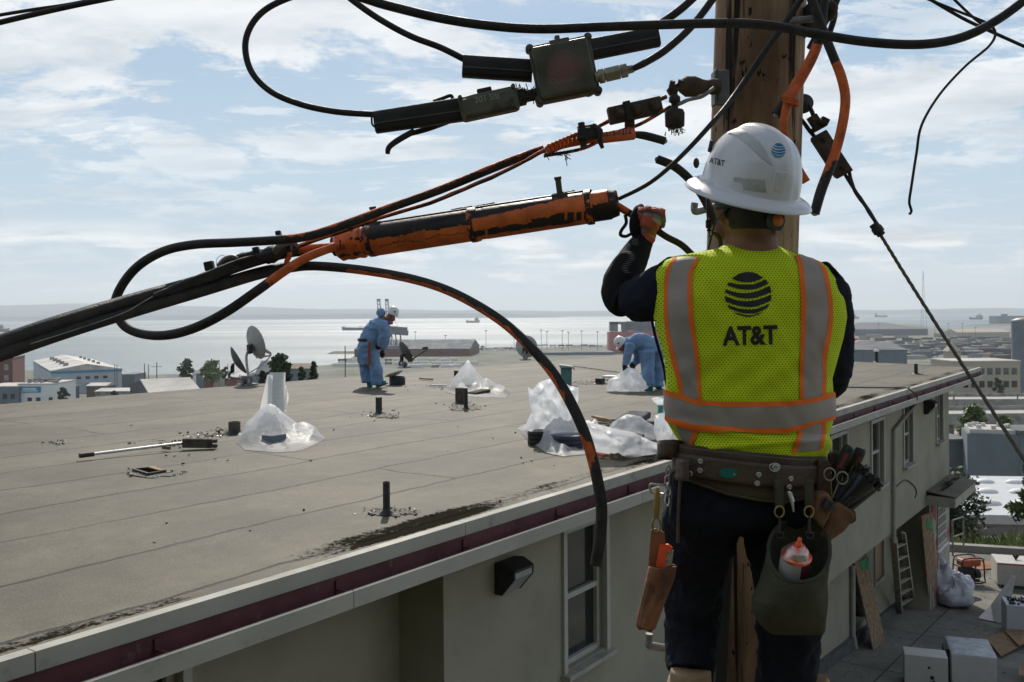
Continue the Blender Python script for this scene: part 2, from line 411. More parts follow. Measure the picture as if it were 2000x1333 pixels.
bp = N(nt, 'ShaderNodeBump', _Strength=1.0, _Distance=4.0); L.new(wv, bp.inputs['Height']); L.new(bp.outputs[0], b.inputs['Normal'])
mb = MB(); R = 24000
rings = [(r * 1.0) for r in (250, 400, 700, 1200, 2000, 3500, 6000, 10000, 16000, R)]
vs = [V((rr * sin(th), rr * cos(th), -60)) for rr in rings for th in [radians(-80 + 160 * k / 60) for k in range(61)]]
mb.add(vs, [(i * 61 + k, i * 61 + k + 1, (i + 1) * 61 + k + 1, (i + 1) * 61 + k) for i in range(len(rings) - 1) for k in range(60)])
tag(mb.build('sea', sea), kind='structure')
# far hills across the bay
hm = mat('far_hills', (0.03, 0.05, 0.075), 0.95, scale=0.0006, col2=(0.05, 0.07, 0.09))
def ridge(name, Y0, Y1, px0, px1, crest, seed, low=0.0):
    def f(a, b_):
        px = px0 + (px1 - px0) * a; Y = Y0 + (Y1 - Y0) * b_
        edge = min(1, a * 12, (1 - a) * 12)
        h = max(0.5, crest(px) + 3.0 * mnoise.fractal(V((px * 0.006 + seed, b_ * 2, 0)), 0.9, 2, 5)) * (Y1 / F)
        z = -61 + (h + 61) * edge * (sin(min(1, b_ * 1.25) * pi / 2) ** 1.6)
        return V(((px - 1000) / F * Y, Y, z))
    mb = MB(); mb.grid(f, 220, 12); tag(mb.build(name, hm), kind='structure')
def lerp(pts, x):
    if x <= pts[0][0]: return pts[0][1]
    for (a, ya), (b, yb) in zip(pts, pts[1:]):
        if x <= b: return ya + (yb - ya) * (x - a) / (b - a)
    return pts[-1][1]
ridge('hills', 13500, 19500, -500, 2500, lambda p: lerp([(-500, 24), (0, 21), (250, 24), (420, 17), (640, 10), (900, 5), (1300, 2), (2500, 2)], p), 3.1)
ridge('hills', 11800, 12600, -500, 1100, lambda p: lerp([(-500, 0), (500, -1), (1100, -2)], p) * 1.0 - 1, 8.3)
# spit of land left of the crane, breakwater right
def spit(px0, px1, yw, dep, h, m, name='headland'):
    mb = MB(); Y = 60 * F / (yw - hor((px0 + px1) / 2)); x0 = (px0 - 1000) / F * Y; x1 = (px1 - 1000) / F * Y
    def f(a, b_):
        x = x0 + (x1 - x0) * a; e = (sin(pi * min(1, a * 6) / 2)) * (sin(pi * min(1, (1 - a) * 30) / 2))
        z = -60.4 + (h + 0.4) * e * sin(pi * b_) ** 0.5 * (0.8 + 0.4 * mnoise.noise(V((x * 0.02, b_, 0))))
        return V((x, Y + dep * b_, z))
    mb.grid(f, 60, 6); tag(mb.build(name, m), kind='structure')
dirtg = mat('shore_ground', (0.16, 0.15, 0.12), 0.95, scale=0.05, dirt=(0.09, 0.11, 0.05), dscale=0.03)
spit(633, 720, 692, 70, 4, dirtg); spit(640, 760, 716, 45, 3.5, dirtg); spit(1898, 2300, 636, 160, 7, dirtg)

# ---------------- the long building ----------------
roofm = bpy.data.materials.new('roof_cap_sheet'); roofm.use_nodes = True; nt, b, L = nodes_of(roofm)
tc = N(nt, 'ShaderNodeTexCoord'); mp = N(nt, 'ShaderNodeMapping'); mp.inputs['Rotation'].default_value = (0, 0, -UANG); L.new(tc.outputs['Object'], mp.inputs[0])
wob = N(nt, 'ShaderNodeTexNoise', _Scale=0.9, _Detail=9, _Roughness=0.62); L.new(mp.outputs[0], wob.inputs['Vector'])
sc_ = N(nt, 'ShaderNodeVectorMath', operation='SUBTRACT'); L.new(wob.outputs['Color'], sc_.inputs[0]); sc_.inputs[1].default_value = (0.5, 0.5, 0.5)
sc2 = N(nt, 'ShaderNodeVectorMath', operation='MULTIPLY'); L.new(sc_.outputs[0], sc2.inputs[0]); sc2.inputs[1].default_value = (0.30, 0.24, 0)
ad = N(nt, 'ShaderNodeVectorMath', operation='ADD'); L.new(mp.outputs[0], ad.inputs[0]); L.new(sc2.outputs[0], ad.inputs[1])
bk = N(nt, 'ShaderNodeTexBrick', _Scale=1.0, _Mortar_Size=0.019, _Mortar_Smooth=0.3, _Bias=0.0, _Brick_Width=9.3, _Row_Height=0.96); bk.offset = 0.37; bk.offset_frequency = 2; bk.squash = 1
L.new(ad.outputs[0], bk.inputs['Vector'])
bk.inputs['Color1'].default_value = (0.86, 0.86, 0.86, 1); bk.inputs['Color2'].default_value = (1, 1, 1, 1); bk.inputs['Mortar'].default_value = (0.9, 0.9, 0.9, 1)
gaps = N(nt, 'ShaderNodeTexNoise', _Scale=0.45, _Detail=3); L.new(mp.outputs[0], gaps.inputs['Vector'])
seam = math_(nt, 'MULTIPLY', bk.outputs['Fac'], ramp_(nt, gaps.outputs[0], [(0.30, 0.35), (0.46, 1.0)]))
g1 = N(nt, 'ShaderNodeTexNoise', _Scale=75, _Detail=5, _Roughness=0.7); L.new(tc.outputs['Object'], g1.inputs['Vector'])
g2 = N(nt, 'ShaderNodeTexNoise', _Scale=0.8, _Detail=9, _Roughness=0.7); L.new(mp.outputs[0], g2.inputs['Vector'])
g3 = N(nt, 'ShaderNodeTexNoise', _Scale=5, _Detail=8, _Roughness=0.75); L.new(mp.outputs[0], g3.inputs['Vector'])
base = mix_(nt, ramp_(nt, g2.outputs[0], [(0.40, 0.0), (0.60, 1.0)]), (0.082, 0.070, 0.047), (0.145, 0.125, 0.086))
base = mix_(nt, ramp_(nt, g3.outputs[0], [(0.42, 0.0), (0.70, 0.5)]), base, (0.070, 0.060, 0.043))
base = mix_(nt, ramp_(nt, g1.outputs[0], [(0.34, 0.75), (0.46, 0.0), (1.0, 0.0)]), base, (0.06, 0.054, 0.042))
base = mix_(nt, ramp_(nt, g1.outputs[0], [(0.55, 0.0), (0.66, 0.5)]), base, (0.27, 0.245, 0.19))
base = mix_(nt, 1.0, base, bk.outputs['Color'], 'MULTIPLY')
# tar-bare strips just inside the gutter edge
sx = N(nt, 'ShaderNodeSeparateXYZ'); L.new(mp.outputs[0], sx.inputs[0])
EDGEV = N(nt, 'ShaderNodeValue'); EDGEV.outputs[0].default_value = 0.0
inb = math_(nt, 'SUBTRACT', sx.outputs[1], EDGEV.outputs[0])
band = ramp_(nt, math_(nt, 'DIVIDE', inb, 1.2), [(0.03, 0.0), (0.12, 1.0), (0.30, 0.95), (0.55, 0.0)])
mp2 = N(nt, 'ShaderNodeMapping'); mp2.inputs['Scale'].default_value = (0.42, 1.3, 1); mp2.inputs['Location'].default_value = (0.55, 0.2, 0); L.new(mp.outputs[0], mp2.inputs[0])
g4 = N(nt, 'ShaderNodeTexNoise', _Scale=1.0, _Detail=3, _Roughness=0.6); L.new(mp2.outputs[0], g4.inputs['Vector'])
g5 = N(nt, 'ShaderNodeTexNoise', _Scale=22, _Detail=6, _Roughness=0.8); L.new(mp.outputs[0], g5.inputs['Vector'])
st = math_(nt, 'ADD', math_(nt, 'MULTIPLY', band, g4.outputs[0]), math_(nt, 'MULTIPLY', math_(nt, 'SUBTRACT', g5.outputs[0], 0.5), 0.5))
stf = ramp_(nt, st, [(0.475, 0.0), (0.535, 1.0)])
base = mix_(nt, stf, base, (0.022, 0.019, 0.014))
base = mix_(nt, math_(nt, 'MULTIPLY', seam, 0.95), base, (0.018, 0.015, 0.012))
L.new(base, b.inputs['Base Color'])
b.inputs['Roughness'].default_value = 0.72; L.new(math_(nt, 'MULTIPLY', math_(nt, 'SUBTRACT', 1.0, stf), 0.30), b.inputs['Specular IOR Level'])
bp = N(nt, 'ShaderNodeBump', _Strength=0.55, _Distance=0.004); L.new(g1.outputs[0], bp.inputs['Height'])
bp2 = N(nt, 'ShaderNodeBump', _Strength=0.8, _Distance=0.02, invert=True); L.new(seam, bp2.inputs['Height']); L.new(bp.outputs[0], bp2.inputs['Normal']); L.new(bp2.outputs[0], b.inputs['Normal'])

A0 = -9.0
bld = thing('apartment_building', 'long two storey grey stucco building with flat cap sheet roof and maroon eave', 'building', tuple(B(8, 1.2, -5.5)))
def roofp(a, t):
    near = B(A0 + (LEN - A0) * a, 0, RZ); fr = (far0 - u * 9) * (1 - a) + far1 * a
    p = near.lerp(fr, t); e = min(1, t * 8, (1 - t) * 8)
    p.z = RZ + e * (0.012 * mnoise.noise(p * 0.7) + 0.006 * mnoise.noise(p * 2.2)) - (1 - e) * 0.0
    return p
mb = MB(); mb.grid(roofp, 120, 60)
roof = mb.build('roof', roofm, bld)
ro = WL[bld.name]; EDGEV.outputs[0].default_value = -(ro - E0).dot(v)
# roof edge metal, fascia, gutter
def strip(name, m, secs, parent, a0=A0, a1=LEN, step=None):
    mb = MB()
    if step is None: rng = [(a0, a1)]
    else:
        rng = []; a = a0
        while a < a1: rng.append((a + 0.003, min(a + step, a1) - 0.003)); a += step
    for s0, s1 in rng:
        pts0 = [B(s0, b_, z_) for b_, z_ in secs]; ext = u * (s1 - s0)
        mb.prism(pts0, ext)
    return mb.build(name, m, parent)
edge = strip('roof_edge', M['trim'], [(-0.002, RZ + 0.012), (0.07, RZ + 0.012), (0.07, RZ - 0.01), (0.018, RZ - 0.01), (0.018, RZ - 0.08), (-0.002, RZ - 0.08)], bld, step=3.05)
strip('fascia', M['maroon'], [(0.02, RZ - 0.01), (0.05, RZ - 0.01), (0.05, RZ - 0.26), (0.02, RZ - 0.26)], bld, step=None)
gt = strip('gutter', M['trim'], [(-0.125, RZ - 0.155), (-0.112, RZ - 0.147), (-0.118, RZ - 0.165), (-0.118, RZ - 0.246), (0.018, RZ - 0.246), (0.018, RZ - 0.256), (-0.125, RZ - 0.256)], bld, step=3.66)
a = A0
while a < LEN:
    mb = MB(); mb.box(B(a, -0.05, RZ - 0.165), 0.02, 0.13, 0.008, u, v, ZU); mb.box(B(a, 0.012, RZ - 0.165), 0.03, 0.01, 0.11, u, v, ZU); a += 1.22
    mb.build('gutter_bracket', M['maroon'], bld)
mb = MB(); mb.prism([B(A0, -0.0, RZ - 0.257), B(LEN, 0.0, RZ - 0.257), B(LEN, 0.0, RZ - 0.272), B(A0, 0.0, RZ - 0.272)], v * (WALL_B + 0.02))
mb.build('soffit', M['stucco'], bld)
# end of the roof: fascia board round the gable end
fe = (far1 - B(LEN, 0, RZ)); mb = MB()
mb.prism([B(LEN, 0.0, RZ + 0.012), B(LEN, 0.0, RZ - 0.25), B(LEN, 0.0, RZ - 0.25) + u * 0.03, B(LEN, 0.0, RZ + 0.012) + u * 0.03], fe)
mb.prism([B(LEN - 1.3, 0.01, RZ - 0.274), B(LEN, 0.01, RZ - 0.274), B(LEN, 0.01, RZ - 0.288), B(LEN - 1.3, 0.01, RZ - 0.288)], fe)
mb.build('end_fascia', M['trim'], bld)
# walls
aEnd = ab(WP(1853, 800))[0]; zT = RZ - 0.272; zB = ab(WP(1619, 1134))[2]
aRec0, aRec1 = ab(WP(388, 1250))[0], ab(WP(866, 1150))[0]
wins = []  # (a0,a1,z0,z1) openings in the upper wall
def wpx(x0, x1, yt, yb_):  # opening from photo pixels on upper wall, top/bottom rows read at x0
    p0 = ab(WP(x0, yt)); p1 = ab(WP(x1, yt)); p2 = ab(WP(x0, yb_)); return (p0[0], p1[0], p2[2], p0[2])
wins.append(wpx(1103, 1180, 1040, 1312)); wins.append(wpx(1622, 1652, 868, 1030)); wins.append(wpx(1701, 1724, 828, 955))
wins.append(wpx(1764, 1781, 796, 912)); wins.append(wpx(1828, 1840, 770, 866))
wins[1] = (wins[1][0], wins[1][1], wins[2][2], wins[2][3]); wins.append(wpx(250, 352, 1318, 1500))
def wall_with_holes(mb, a0, a1, z0, z1, holes, b_, th):
    hs = sorted([h for h in holes if h[0] > a0 and h[1] < a1]); x = a0
    def bx(p, q, r, s):
        if q - p > 1e-3 and s - r > 1e-3: mb.box(B((p + q) / 2, b_ + th / 2, (r + s) / 2), q - p, th, s - r, u, v, ZU)
    for h in hs:
        bx(x, h[0], z0, z1); bx(h[0], h[1], z0, h[2]); bx(h[0], h[1], h[3], z1); x = h[1]
    bx(x, a1, z0, z1)
mb = MB(); wall_with_holes(mb, aRec1, aEnd, zB, zT, wins, WALL_B, 0.2)
wall_with_holes(mb, A0, aRec0, zB, zT, wins, WALL_B, 0.2)
mb.box(B((aRec0 + aRec1) / 2, WALL_B + 0.55, (zB + zT) / 2), aRec1 - aRec0 + 0.4, 0.18, zT - zB, u, v, ZU)
mb.box(B(aRec1 + 0.1, WALL_B + 0.33, (zB + zT) / 2), 0.2, 0.26, zT - zB, u, v, ZU)
mb.box(B(aEnd - 0.1, WALL_B + 5.1, (zB + zT) / 2 - 1.5), 0.196, 9.7, zT - zB + 3, u, v, ZU)  # gable end wall
mb.build('upper_wall', M['stucco'], bld)
# pilaster trim strips seen beside openings
def window(w, parent, m_gl=M['glass'], blind=None):
    a0, a1, z0, z1 = w; d = WALL_B + 0.09
    fr = MB(); t = 0.05
    for (p, q, r, s) in ((a0, a0 + t, z0, z1), (a1 - t, a1, z0, z1), (a0 + t, a1 - t, z1 - t, z1), (a0 + t, a1 - t, z0, z0 + t), (a0 + t, a1 - t, (z0 + z1) / 2 - 0.025, (z0 + z1) / 2 + 0.025)):
        fr.box(B((p + q) / 2, d, (r + s) / 2), q - p, 0.07, s - r, u, v, ZU)
    for (p, q, r, s) in ((a0 - 0.06, a0, z0 - 0.02, z1 + 0.06), (a1, a1 + 0.06, z0 - 0.02, z1 + 0.06), (a0, a1, z1, z1 + 0.06)):
        fr.box(B((p + q) / 2, WALL_B - 0.005, (r + s) / 2), q - p, 0.05, s - r, u, v, ZU)
    wo = fr.build('window', M['frame'], parent, bevel=0.004)
    g = MB(); g.box(B((a0 + a1) / 2, d + 0.012, (z0 + z1) / 2), a1 - a0 - 2 * t + 0.02, 0.008, z1 - z0 - 2 * t + 0.02, u, v, ZU); g.build('pane', m_gl, wo)
    s = MB(); s.box(B((a0 + a1) / 2, WALL_B - 0.02, z0 - 0.035), a1 - a0 + 0.16, 0.16, 0.045, u, v, ZU); s.build('sill', M['trim'], wo, bevel=0.005)
    mbk = MB(); mbk.box(B((a0 + a1) / 2, WALL_B + 0.35, (z0 + z1) / 2), a1 - a0 + 0.3, 0.02, z1 - z0 + 0.3, u, v, ZU); return wo
for w_ in wins: window(w_, bld)
# lower storey, set back; with doorways
LZ0 = -8.0
low = []
def lpx(x0, x1, yt, yb_): p0 = ab(LP(x0, yt)); p1 = ab(LP(x1, yt)); p2 = ab(LP(x0, yb_)); return (p0[0], p1[0], p2[2], p0[2])
low = [lpx(1664, 1692, 1085, 1235), lpx(1708, 1724, 1066, 1140), lpx(1800, 1812, 1010, 1170)]
mb = MB(); wall_with_holes(mb, A0, aEnd - 0.01, LZ0, zB, low, LOW_B, 0.2)
mb.box(B((A0 + aEnd) / 2, (WALL_B + LOW_B) / 2 + 0.1, zB - 0.02), aEnd - A0, LOW_B - WALL_B + 0.19, 0.036, u, v, ZU)
# wing walls dividing the ground floor bays
for px_ in (1762,): 
    a_ = ab(LP(px_, 1100))[0]; mb.box(B(a_, WALL_B + 0.35, (LZ0 + zB) / 2 - 0.03), 0.18, 0.66, zB - LZ0 - 0.06, u, v, ZU)
mb.build('lower_wall', M['stucco'], bld)
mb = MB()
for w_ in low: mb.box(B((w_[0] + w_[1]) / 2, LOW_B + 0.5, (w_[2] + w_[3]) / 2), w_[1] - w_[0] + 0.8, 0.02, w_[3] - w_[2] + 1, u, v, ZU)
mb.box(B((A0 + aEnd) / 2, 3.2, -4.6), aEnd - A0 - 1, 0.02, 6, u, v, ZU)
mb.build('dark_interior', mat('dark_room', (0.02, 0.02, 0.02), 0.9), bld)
# concrete footing strip along lower wall
mb = MB(); p0 = B(2, LOW_B, 0); p1 = B(aEnd, LOW_B, 0); p0.z = PTz(p0.x, p0.y); p1.z = PTz(p1.x, p1.y)
mb.bar(p0 - v * 0.04 + ZU * 0.10, p1 - v * 0.04 + ZU * 0.10, 0.10, 0.22); mb.build('footing', mat('dark_footing', (0.10, 0.11, 0.11), 0.9), bld)
# boarded window
w_ = low[1]; mb = MB(); mb.box(B((w_[0] + w_[1]) / 2, LOW_B + 0.03, (w_[2] + w_[3]) / 2), w_[1] - w_[0] - .02, 0.02, w_[3] - w_[2] - .02, u, v, ZU); mb.build('window_board', M['wood'], bld)
mb = MB()
for (p, q, r, s) in ((w_[0] - .06, w_[0], w_[2], w_[3]), (w_[1], w_[1] + .06, w_[2], w_[3]), (w_[0] - .06, w_[1] + .06, w_[2] - .06, w_[2])): mb.box(B((p + q) / 2, LOW_B - 0.01, (r + s) / 2), q - p, 0.05, s - r, u, v, ZU)
mb.build('window_frame', M['trim'], bld)
# ground floor grilled window near the corner, red graffiti wall under it
ga0, ga1 = ab(WP(1829, 1000))[0], ab(WP(1846, 1000))[0]; gz0, gz1 = ab(WP(1829, 1078))[2], ab(WP(1829, 985))[2]
gf = mat('graffiti_stucco', (0.40, 0.385, 0.33), 0.9, dirt=(0.32, 0.10, 0.09), dscale=1.6, dlo=0.50, dhi=0.56)
mb = MB(); aC0 = ab(LP(1762, 1100))[0] + .1; dr0, dr1 = ab(WP(1806, 1000))[0], ab(WP(1819, 1000))[0]
wall_with_holes(mb, aC0, aEnd - 0.003, LZ0, zB - 0.003, [(dr0, dr1, LZ0, gz1), (ga0, ga1, gz0, gz1)], WALL_B + 0.003, 0.2); mb.build('corner_wall', gf, bld)
mb = MB(); mb.box(B((ga0 + ga1) / 2, WALL_B + 0.1, (gz0 + gz1) / 2), ga1 - ga0, 0.01, gz1 - gz0, u, v, ZU); cw = mb.build('corner_window', M['glass'], bld)
mb = MB()
for k in range(7): mb.box(B(ga0 + (ga1 - ga0) * (k + .5) / 7, WALL_B - 0.02, (gz0 + gz1) / 2), 0.02, 0.02, gz1 - gz0, u, v, ZU)
for k in range(5): mb.box(B((ga0 + ga1) / 2, WALL_B - 0.03, gz0 + (gz1 - gz0) * (k + .5) / 5), ga1 - ga0, 0.015, 0.02, u, v, ZU)
for zz in (gz0, gz1): mb.box(B((ga0 + ga1) / 2, WALL_B - 0.03, zz), ga1 - ga0 + .1, 0.05, 0.05, u, v, ZU)
mb.build('grille', M['white'], cw)
# canopy over the corner door
cz = ab(WP(1812, 985))[2]; p = WP(1812, 985); q = WP(1856, 940); 
a0_ = ab(WP(1809, 986))[0]; cw_ = .1
while proj(B(a0_, WALL_B - cw_, cz))[0] < 1865: cw_ += .01
a1_ = a0_
while proj(B(a1_, WALL_B - cw_, cz))[0] < 1905: a1_ += .01
mb = MB()
mb.prism([B(a0_, WALL_B - cw_, cz), B(a1_, WALL_B - cw_, cz), B(a1_, WALL_B - 0.004, cz), B(a0_, WALL_B - 0.004, cz)], ZU * 0.22)
cn = mb.build('door_canopy', M['trim'], bld)
mb = MB(); mb.prism([B(a0_ - .03, WALL_B - cw_ - .03, cz + .223), B(a1_ + .03, WALL_B - cw_ - .03, cz + .223), B(a1_ + .03, WALL_B - 0.006, cz + .30), B(a0_ - .03, WALL_B - 0.006, cz + .30)], ZU * 0.02)
mb.build('canopy_roof', roofm, cn)
# downspout
dsm = M['trim']; dp = [WP(1788, 783), WP(1741, 842), WP(1741, 1060)]; dp = [q - v * 0.05 for q in dp]
mb = MB(); mb.tube([dp[0] + ZU * .15 - v * .25, dp[0], dp[1], dp[1] - ZU * .12, dp[2]], 0.038, 10); mb.build('downspout', dsm, bld)
lo = LP(1660, 1105); lo2 = LP(1661, 1275); mb = MB(); mb.tube([lo - v * .05, lo2 - v * .05 + ZU * .35, lo2 - v * .1 + ZU * .1], 0.05, 10); mb.build('downspout', dsm, bld)
# wall lights
def wall_light(px, py, s, label):
    p = WP(px, py) - v * 0.003
    t = thing('wall_light', label, 'wall light', tuple(p), 'shielded lamps under the gutter')
    def q(a, o, z): return p + u * a * s - v * o * s + ZU * z * s
    mb = MB(); sec = [(0, .13), (.10, .14), (.20, .09), (.20, .02), (.07, -.13), (0, -.13)]
    mb.prism([q(-.14, o, z) for o, z in sec], u * (.02 * s)); mb.prism([q(.12, o, z) for o, z in sec], u * (.02 * s))
    mb.prism([q(-.12, o, z) for o, z in [(0, .13), (.10, .14), (.205, .09), (.205, .07), (.10, .12), (0, .11)]], u * (.24 * s))
    mb.box(q(0, .012, 0), .24 * s, .02 * s, .25 * s, u, v, ZU)
    mb.build('housing', mat('bronze_housing', (0.02, 0.018, 0.016), 0.5, amt=.3), t, bevel=.004)
    mb = MB(); mb.prism([q(-.12, o, z) for o, z in [(.03, .1), (.195, .066), (.195, .02), (.07, -.12), (.03, -.12)]], u * (.238 * s))
    mb.build('lens', mat('lamp_lens', (0.30, 0.32, 0.32), 0.3, amt=.15), t)
wall_light(985, 1123, 1.0, 'dark bronze wall lamp nearest the camera, left of the big window')
wall_light(1807, 795, 1.15, 'small dark wall lamp between the two farthest upstairs windows')

# ---------------- far buildings ----------------
def rbox(mb, c, dx, dy, z0, z1, X, Y): mb.box(V((c.x, c.y, (z0 + z1) / 2)), dx, dy, z1 - z0, X, Y, ZU)
def hall(label, cat, xa, xb, ytop, Y, dep, wm, rm, ang=0.0, rooftype='flat', rh=0.0, rows=(), winw=0.5, trim=None, name='building', group=None, zb=None, winm='glass', over=0.4):
    pa = P(xa, ytop, Y); X = V((cos(ang), sin(ang), 0)); Yv = V((-sin(ang), cos(ang), 0))
    k = (xb - 1000) / F; t = (k * pa.y - pa.x) / (X.x - k * X.y); W_ = t
    zt = pa.z; zb_ = prof(Y) - 2 if zb is None else zb; c = pa + X * W_ / 2 + Yv * dep / 2
    r = thing(name, label, cat, (c.x, c.y, zb_), group)
    mb = MB(); rbox(mb, c, W_, dep, zb_, zt, X, Yv); mb.build('wall', wm, r)
    mb = MB()
    if rooftype == 'flat':
        rbox(mb, c, W_ + over, dep + over, zt + .02, zt + 0.5, X, Yv)
    elif rooftype == 'gable':   # ridge runs along the depth
        q = [c - X * (W_ / 2 + over) - Yv * (dep / 2 + over), c + X * (W_ / 2 + over) - Yv * (dep / 2 + over)]
        s0 = V((q[0].x, q[0].y, zt)); s1 = V((q[1].x, q[1].y, zt)); mid = (s0 + s1) / 2 + ZU * rh
        mb.prism([s0 + ZU * .02, s1 + ZU * .02, s1 + ZU * .35, mid + ZU * .35, s0 + ZU * .35], Yv * (dep + 2 * over))
    elif rooftype == 'gablex':
        q = [c - X * (W_ / 2 + over) - Yv * (dep / 2 + over), c - X * (W_ / 2 + over) + Yv * (dep / 2 + over)]
        s0 = V((q[0].x, q[0].y, zt + .02)); s1 = V((q[1].x, q[1].y, zt + .02)); mid = (s0 + s1) / 2 + ZU * rh
        mb.prism([s0, s1, s1 + ZU * .3, mid + ZU * .3, s0 + ZU * .3], X * (W_ + 2 * over))
    elif rooftype == 'hip':
        a, b_, c_, d_ = [c + X * i * (W_ / 2 + over) + Yv * j * (dep / 2 + over) for i, j in ((-1, -1), (1, -1), (1, 1), (-1, 1))]
        for p in (a, b_, c_, d_): p.z = zt + .02
        e = c - X * max(0, W_ / 2 - dep / 2); f = c + X * max(0, W_ / 2 - dep / 2); e.z = f.z = zt + rh
        mb.add([a, b_, c_, d_, e, f + X * .01], [(3, 2, 1, 0), (0, 1, 5, 4), (1, 2, 5), (2, 3, 4, 5), (3, 0, 4)])
    ro_ = mb.build('roof', rm, r)
    if trim:
        mb = MB(); rbox(mb, c - Yv * (dep / 2 + .1), W_ + .3, .25, zt - 1.6, zt + .6, X, Yv); rbox(mb, c - X * (W_ / 2 + .1), .25, dep, zt - 1.2, zt + .1, X, Yv); mb.build('trim_band', trim, r)
    for (f0, f1, zz, hh, n) in rows:    # windows in a row: fractions of the width
        for i in range(n):
            f = f0 + (f1 - f0) * (i + .5) / n; ww = W_ * (f1 - f0) / n * winw
            mb = MB(); rbox(mb, c - X * W_ / 2 + X * W_ * f - Yv * (dep / 2 + .06), ww, .14, zt - zz - hh, zt - zz, X, Yv); mb.build('window', M[winm], r)
    return r, c, X, Yv, W_, zt
whg = mat('warehouse_wall', (0.42, 0.45, 0.48), 0.8, scale=0.1, amt=0.12)
strr = mat('striped_roof', (0.62, 0.60, 0.56), 0.6, scale=0.06, col2=(0.30, 0.27, 0.24), stretch=(0.25, 2.2, 1))
r, c, X, Yv, W_, zt = hall('big pale warehouse with blue roof trim by the water', 'warehouse', 100, 237, 726, 600, 165, whg, strr, ang=0.541, rooftype='gable', rh=4.0, rows=[(.32, .82, 4, 1.8, 4)], trim=M['bluetrim'], name='warehouse')
mb = MB(); rbox(mb, c + X * 5 - Yv * (82.5 + 1.2), 12, 2.2, zt - 10.5, zt - 8.8, X, Yv); mb.build('awning', M['bluetrim'], r); mb = MB(); rbox(mb, c - X * 12 - Yv * 83.2, 6, 1.5, zt - 11, zt - 9.8, X, Yv); mb.build('awning', M['bluetrim'], r)
for k in range(5):
    mb = MB(); rbox(mb, c - X * W_ * .25 + Yv * (-60 + 27 * k), 3, 3, zt + 1.5, zt + 4.4, X, Yv); mb.build('roof_vent', M['conc'], r); mb = MB(); rbox(mb, c + X * W_ * .25 + Yv * (-50 + 27 * k), 2, 2, zt + 1.5, zt + 4, X, Yv); mb.build('roof_vent', M['conc'], r)
hall('dark red brick building at the left edge', 'building', -60, 24, 702, 470, 30, M['brick'], M['roofd'], ang=.3, rows=[(.35, .95, 3, 3, 3), (.35, .95, 8.5, 3, 3)], winm='conc')
r, c, X, Yv, W_, zt = hall('low white building with a blue sign and roof equipment', 'building', 35, 105, 752, 400, 22, M['white'], M['roofl'], ang=.05, rows=[(.2, .68, 5.6, 1.6, 2), (.8, 1, 5.6, 1.4, 1), (.2, .68, 9.3, 1.6, 2)])
mb = MB(); pS = c - X * W_ * .18 - Yv * 11.2; rbox(mb, pS, W_ * .62, .2, zt - 3.4, zt - .8, X, Yv); sg = mb.build('sign', M['bluetrim'], r)
mb = MB(); rbox(mb, pS - Yv * .13, W_ * .45, .06, zt - 2.9, zt - 2.5, X, Yv); rbox(mb, pS - Yv * .13, W_ * .36, .06, zt - 2.1, zt - 1.5, X, Yv); mb.build('sign_lettering', M['white'], sg)
mb = MB()
for k in range(16): rbox(mb, c + X * random.uniform(-.45, .45) * W_ + Yv * random.uniform(-8, 8), random.uniform(.6, 2.4), 1.5, zt + .4, zt + random.uniform(1, 2.6), X, Yv)
mb.build('roof_equipment', M['galv'], r)
hall('grey wing beside the white building with a blue sign', 'building', -40, 35, 757, 398, 20, M['greyb'], M['roofl'], rows=[(.55, .95, 3, 2, 2), (.55, .95, 7, 2, 2)])
hall('small brown shed in front of the blue-trim warehouse', 'shed', 169, 206, 755, 480, 12, mat('brown_wall', (.16, .12, .10), .8), M['roofl'], rooftype='gablex', rh=1.2, name='shed')
hall('small grey shed with pale roof beside the trees', 'shed', 118, 136, 757, 470, 10, M['greyb'], M['roofl'], rooftype='gablex', rh=1, name='shed')
hall('long low white roofed shed just beyond the roof edge', 'shed', 186, 272, 766, 380, 14, M['conc'], M['roofl'], rooftype='gablex', rh=.8, name='shed')
# pale pitched roof building
mb = MB(); r = thing('pitched_roof_house', 'building with a broad pale pitched roof beyond the roof edge', 'building', tuple(P(335, 790, 330)))
f = [P(274, 741, 345), P(371, 737, 345), P(398, 768, 325), P(295, 776, 325)]
mb.prism(f, V((0, 0, -.5))); mb.build('roof', M['roofl'], r)
mb = MB(); mb.prism([P(276, 743, 344.5), P(296, 777, 325.5), P(296, 830, 325.5), P(254, 830, 352), P(254, 752, 352)], V((3, 10, 0))); mb.build('wall', mat('dark_gable', (.12, .115, .12), .9), r)
mb = MB(); mb.prism([P(296, 776, 326), P(398, 769, 326), P(398, 830, 326), P(296, 830, 326)], V((0, 2, 0))); mb.build('wall', M['conc'], r)
hall('grey annex right of the blue-trim warehouse', 'building', 238, 262, 733, 640, 20, M['greyb'], M['roofd'])
hall('brown roofed house behind the dark tree', 'house', 562, 602, 722, 330, 14, M['greyb'], mat('brown_roof', (.24, .18, .14), .8), rooftype='gablex', rh=1.5, name='house')
hall('blue-grey building left of the plastic roll', 'building', 500, 545, 733, 300, 16, M['greyb'], M['roofd'], rooftype='gablex', rh=4)
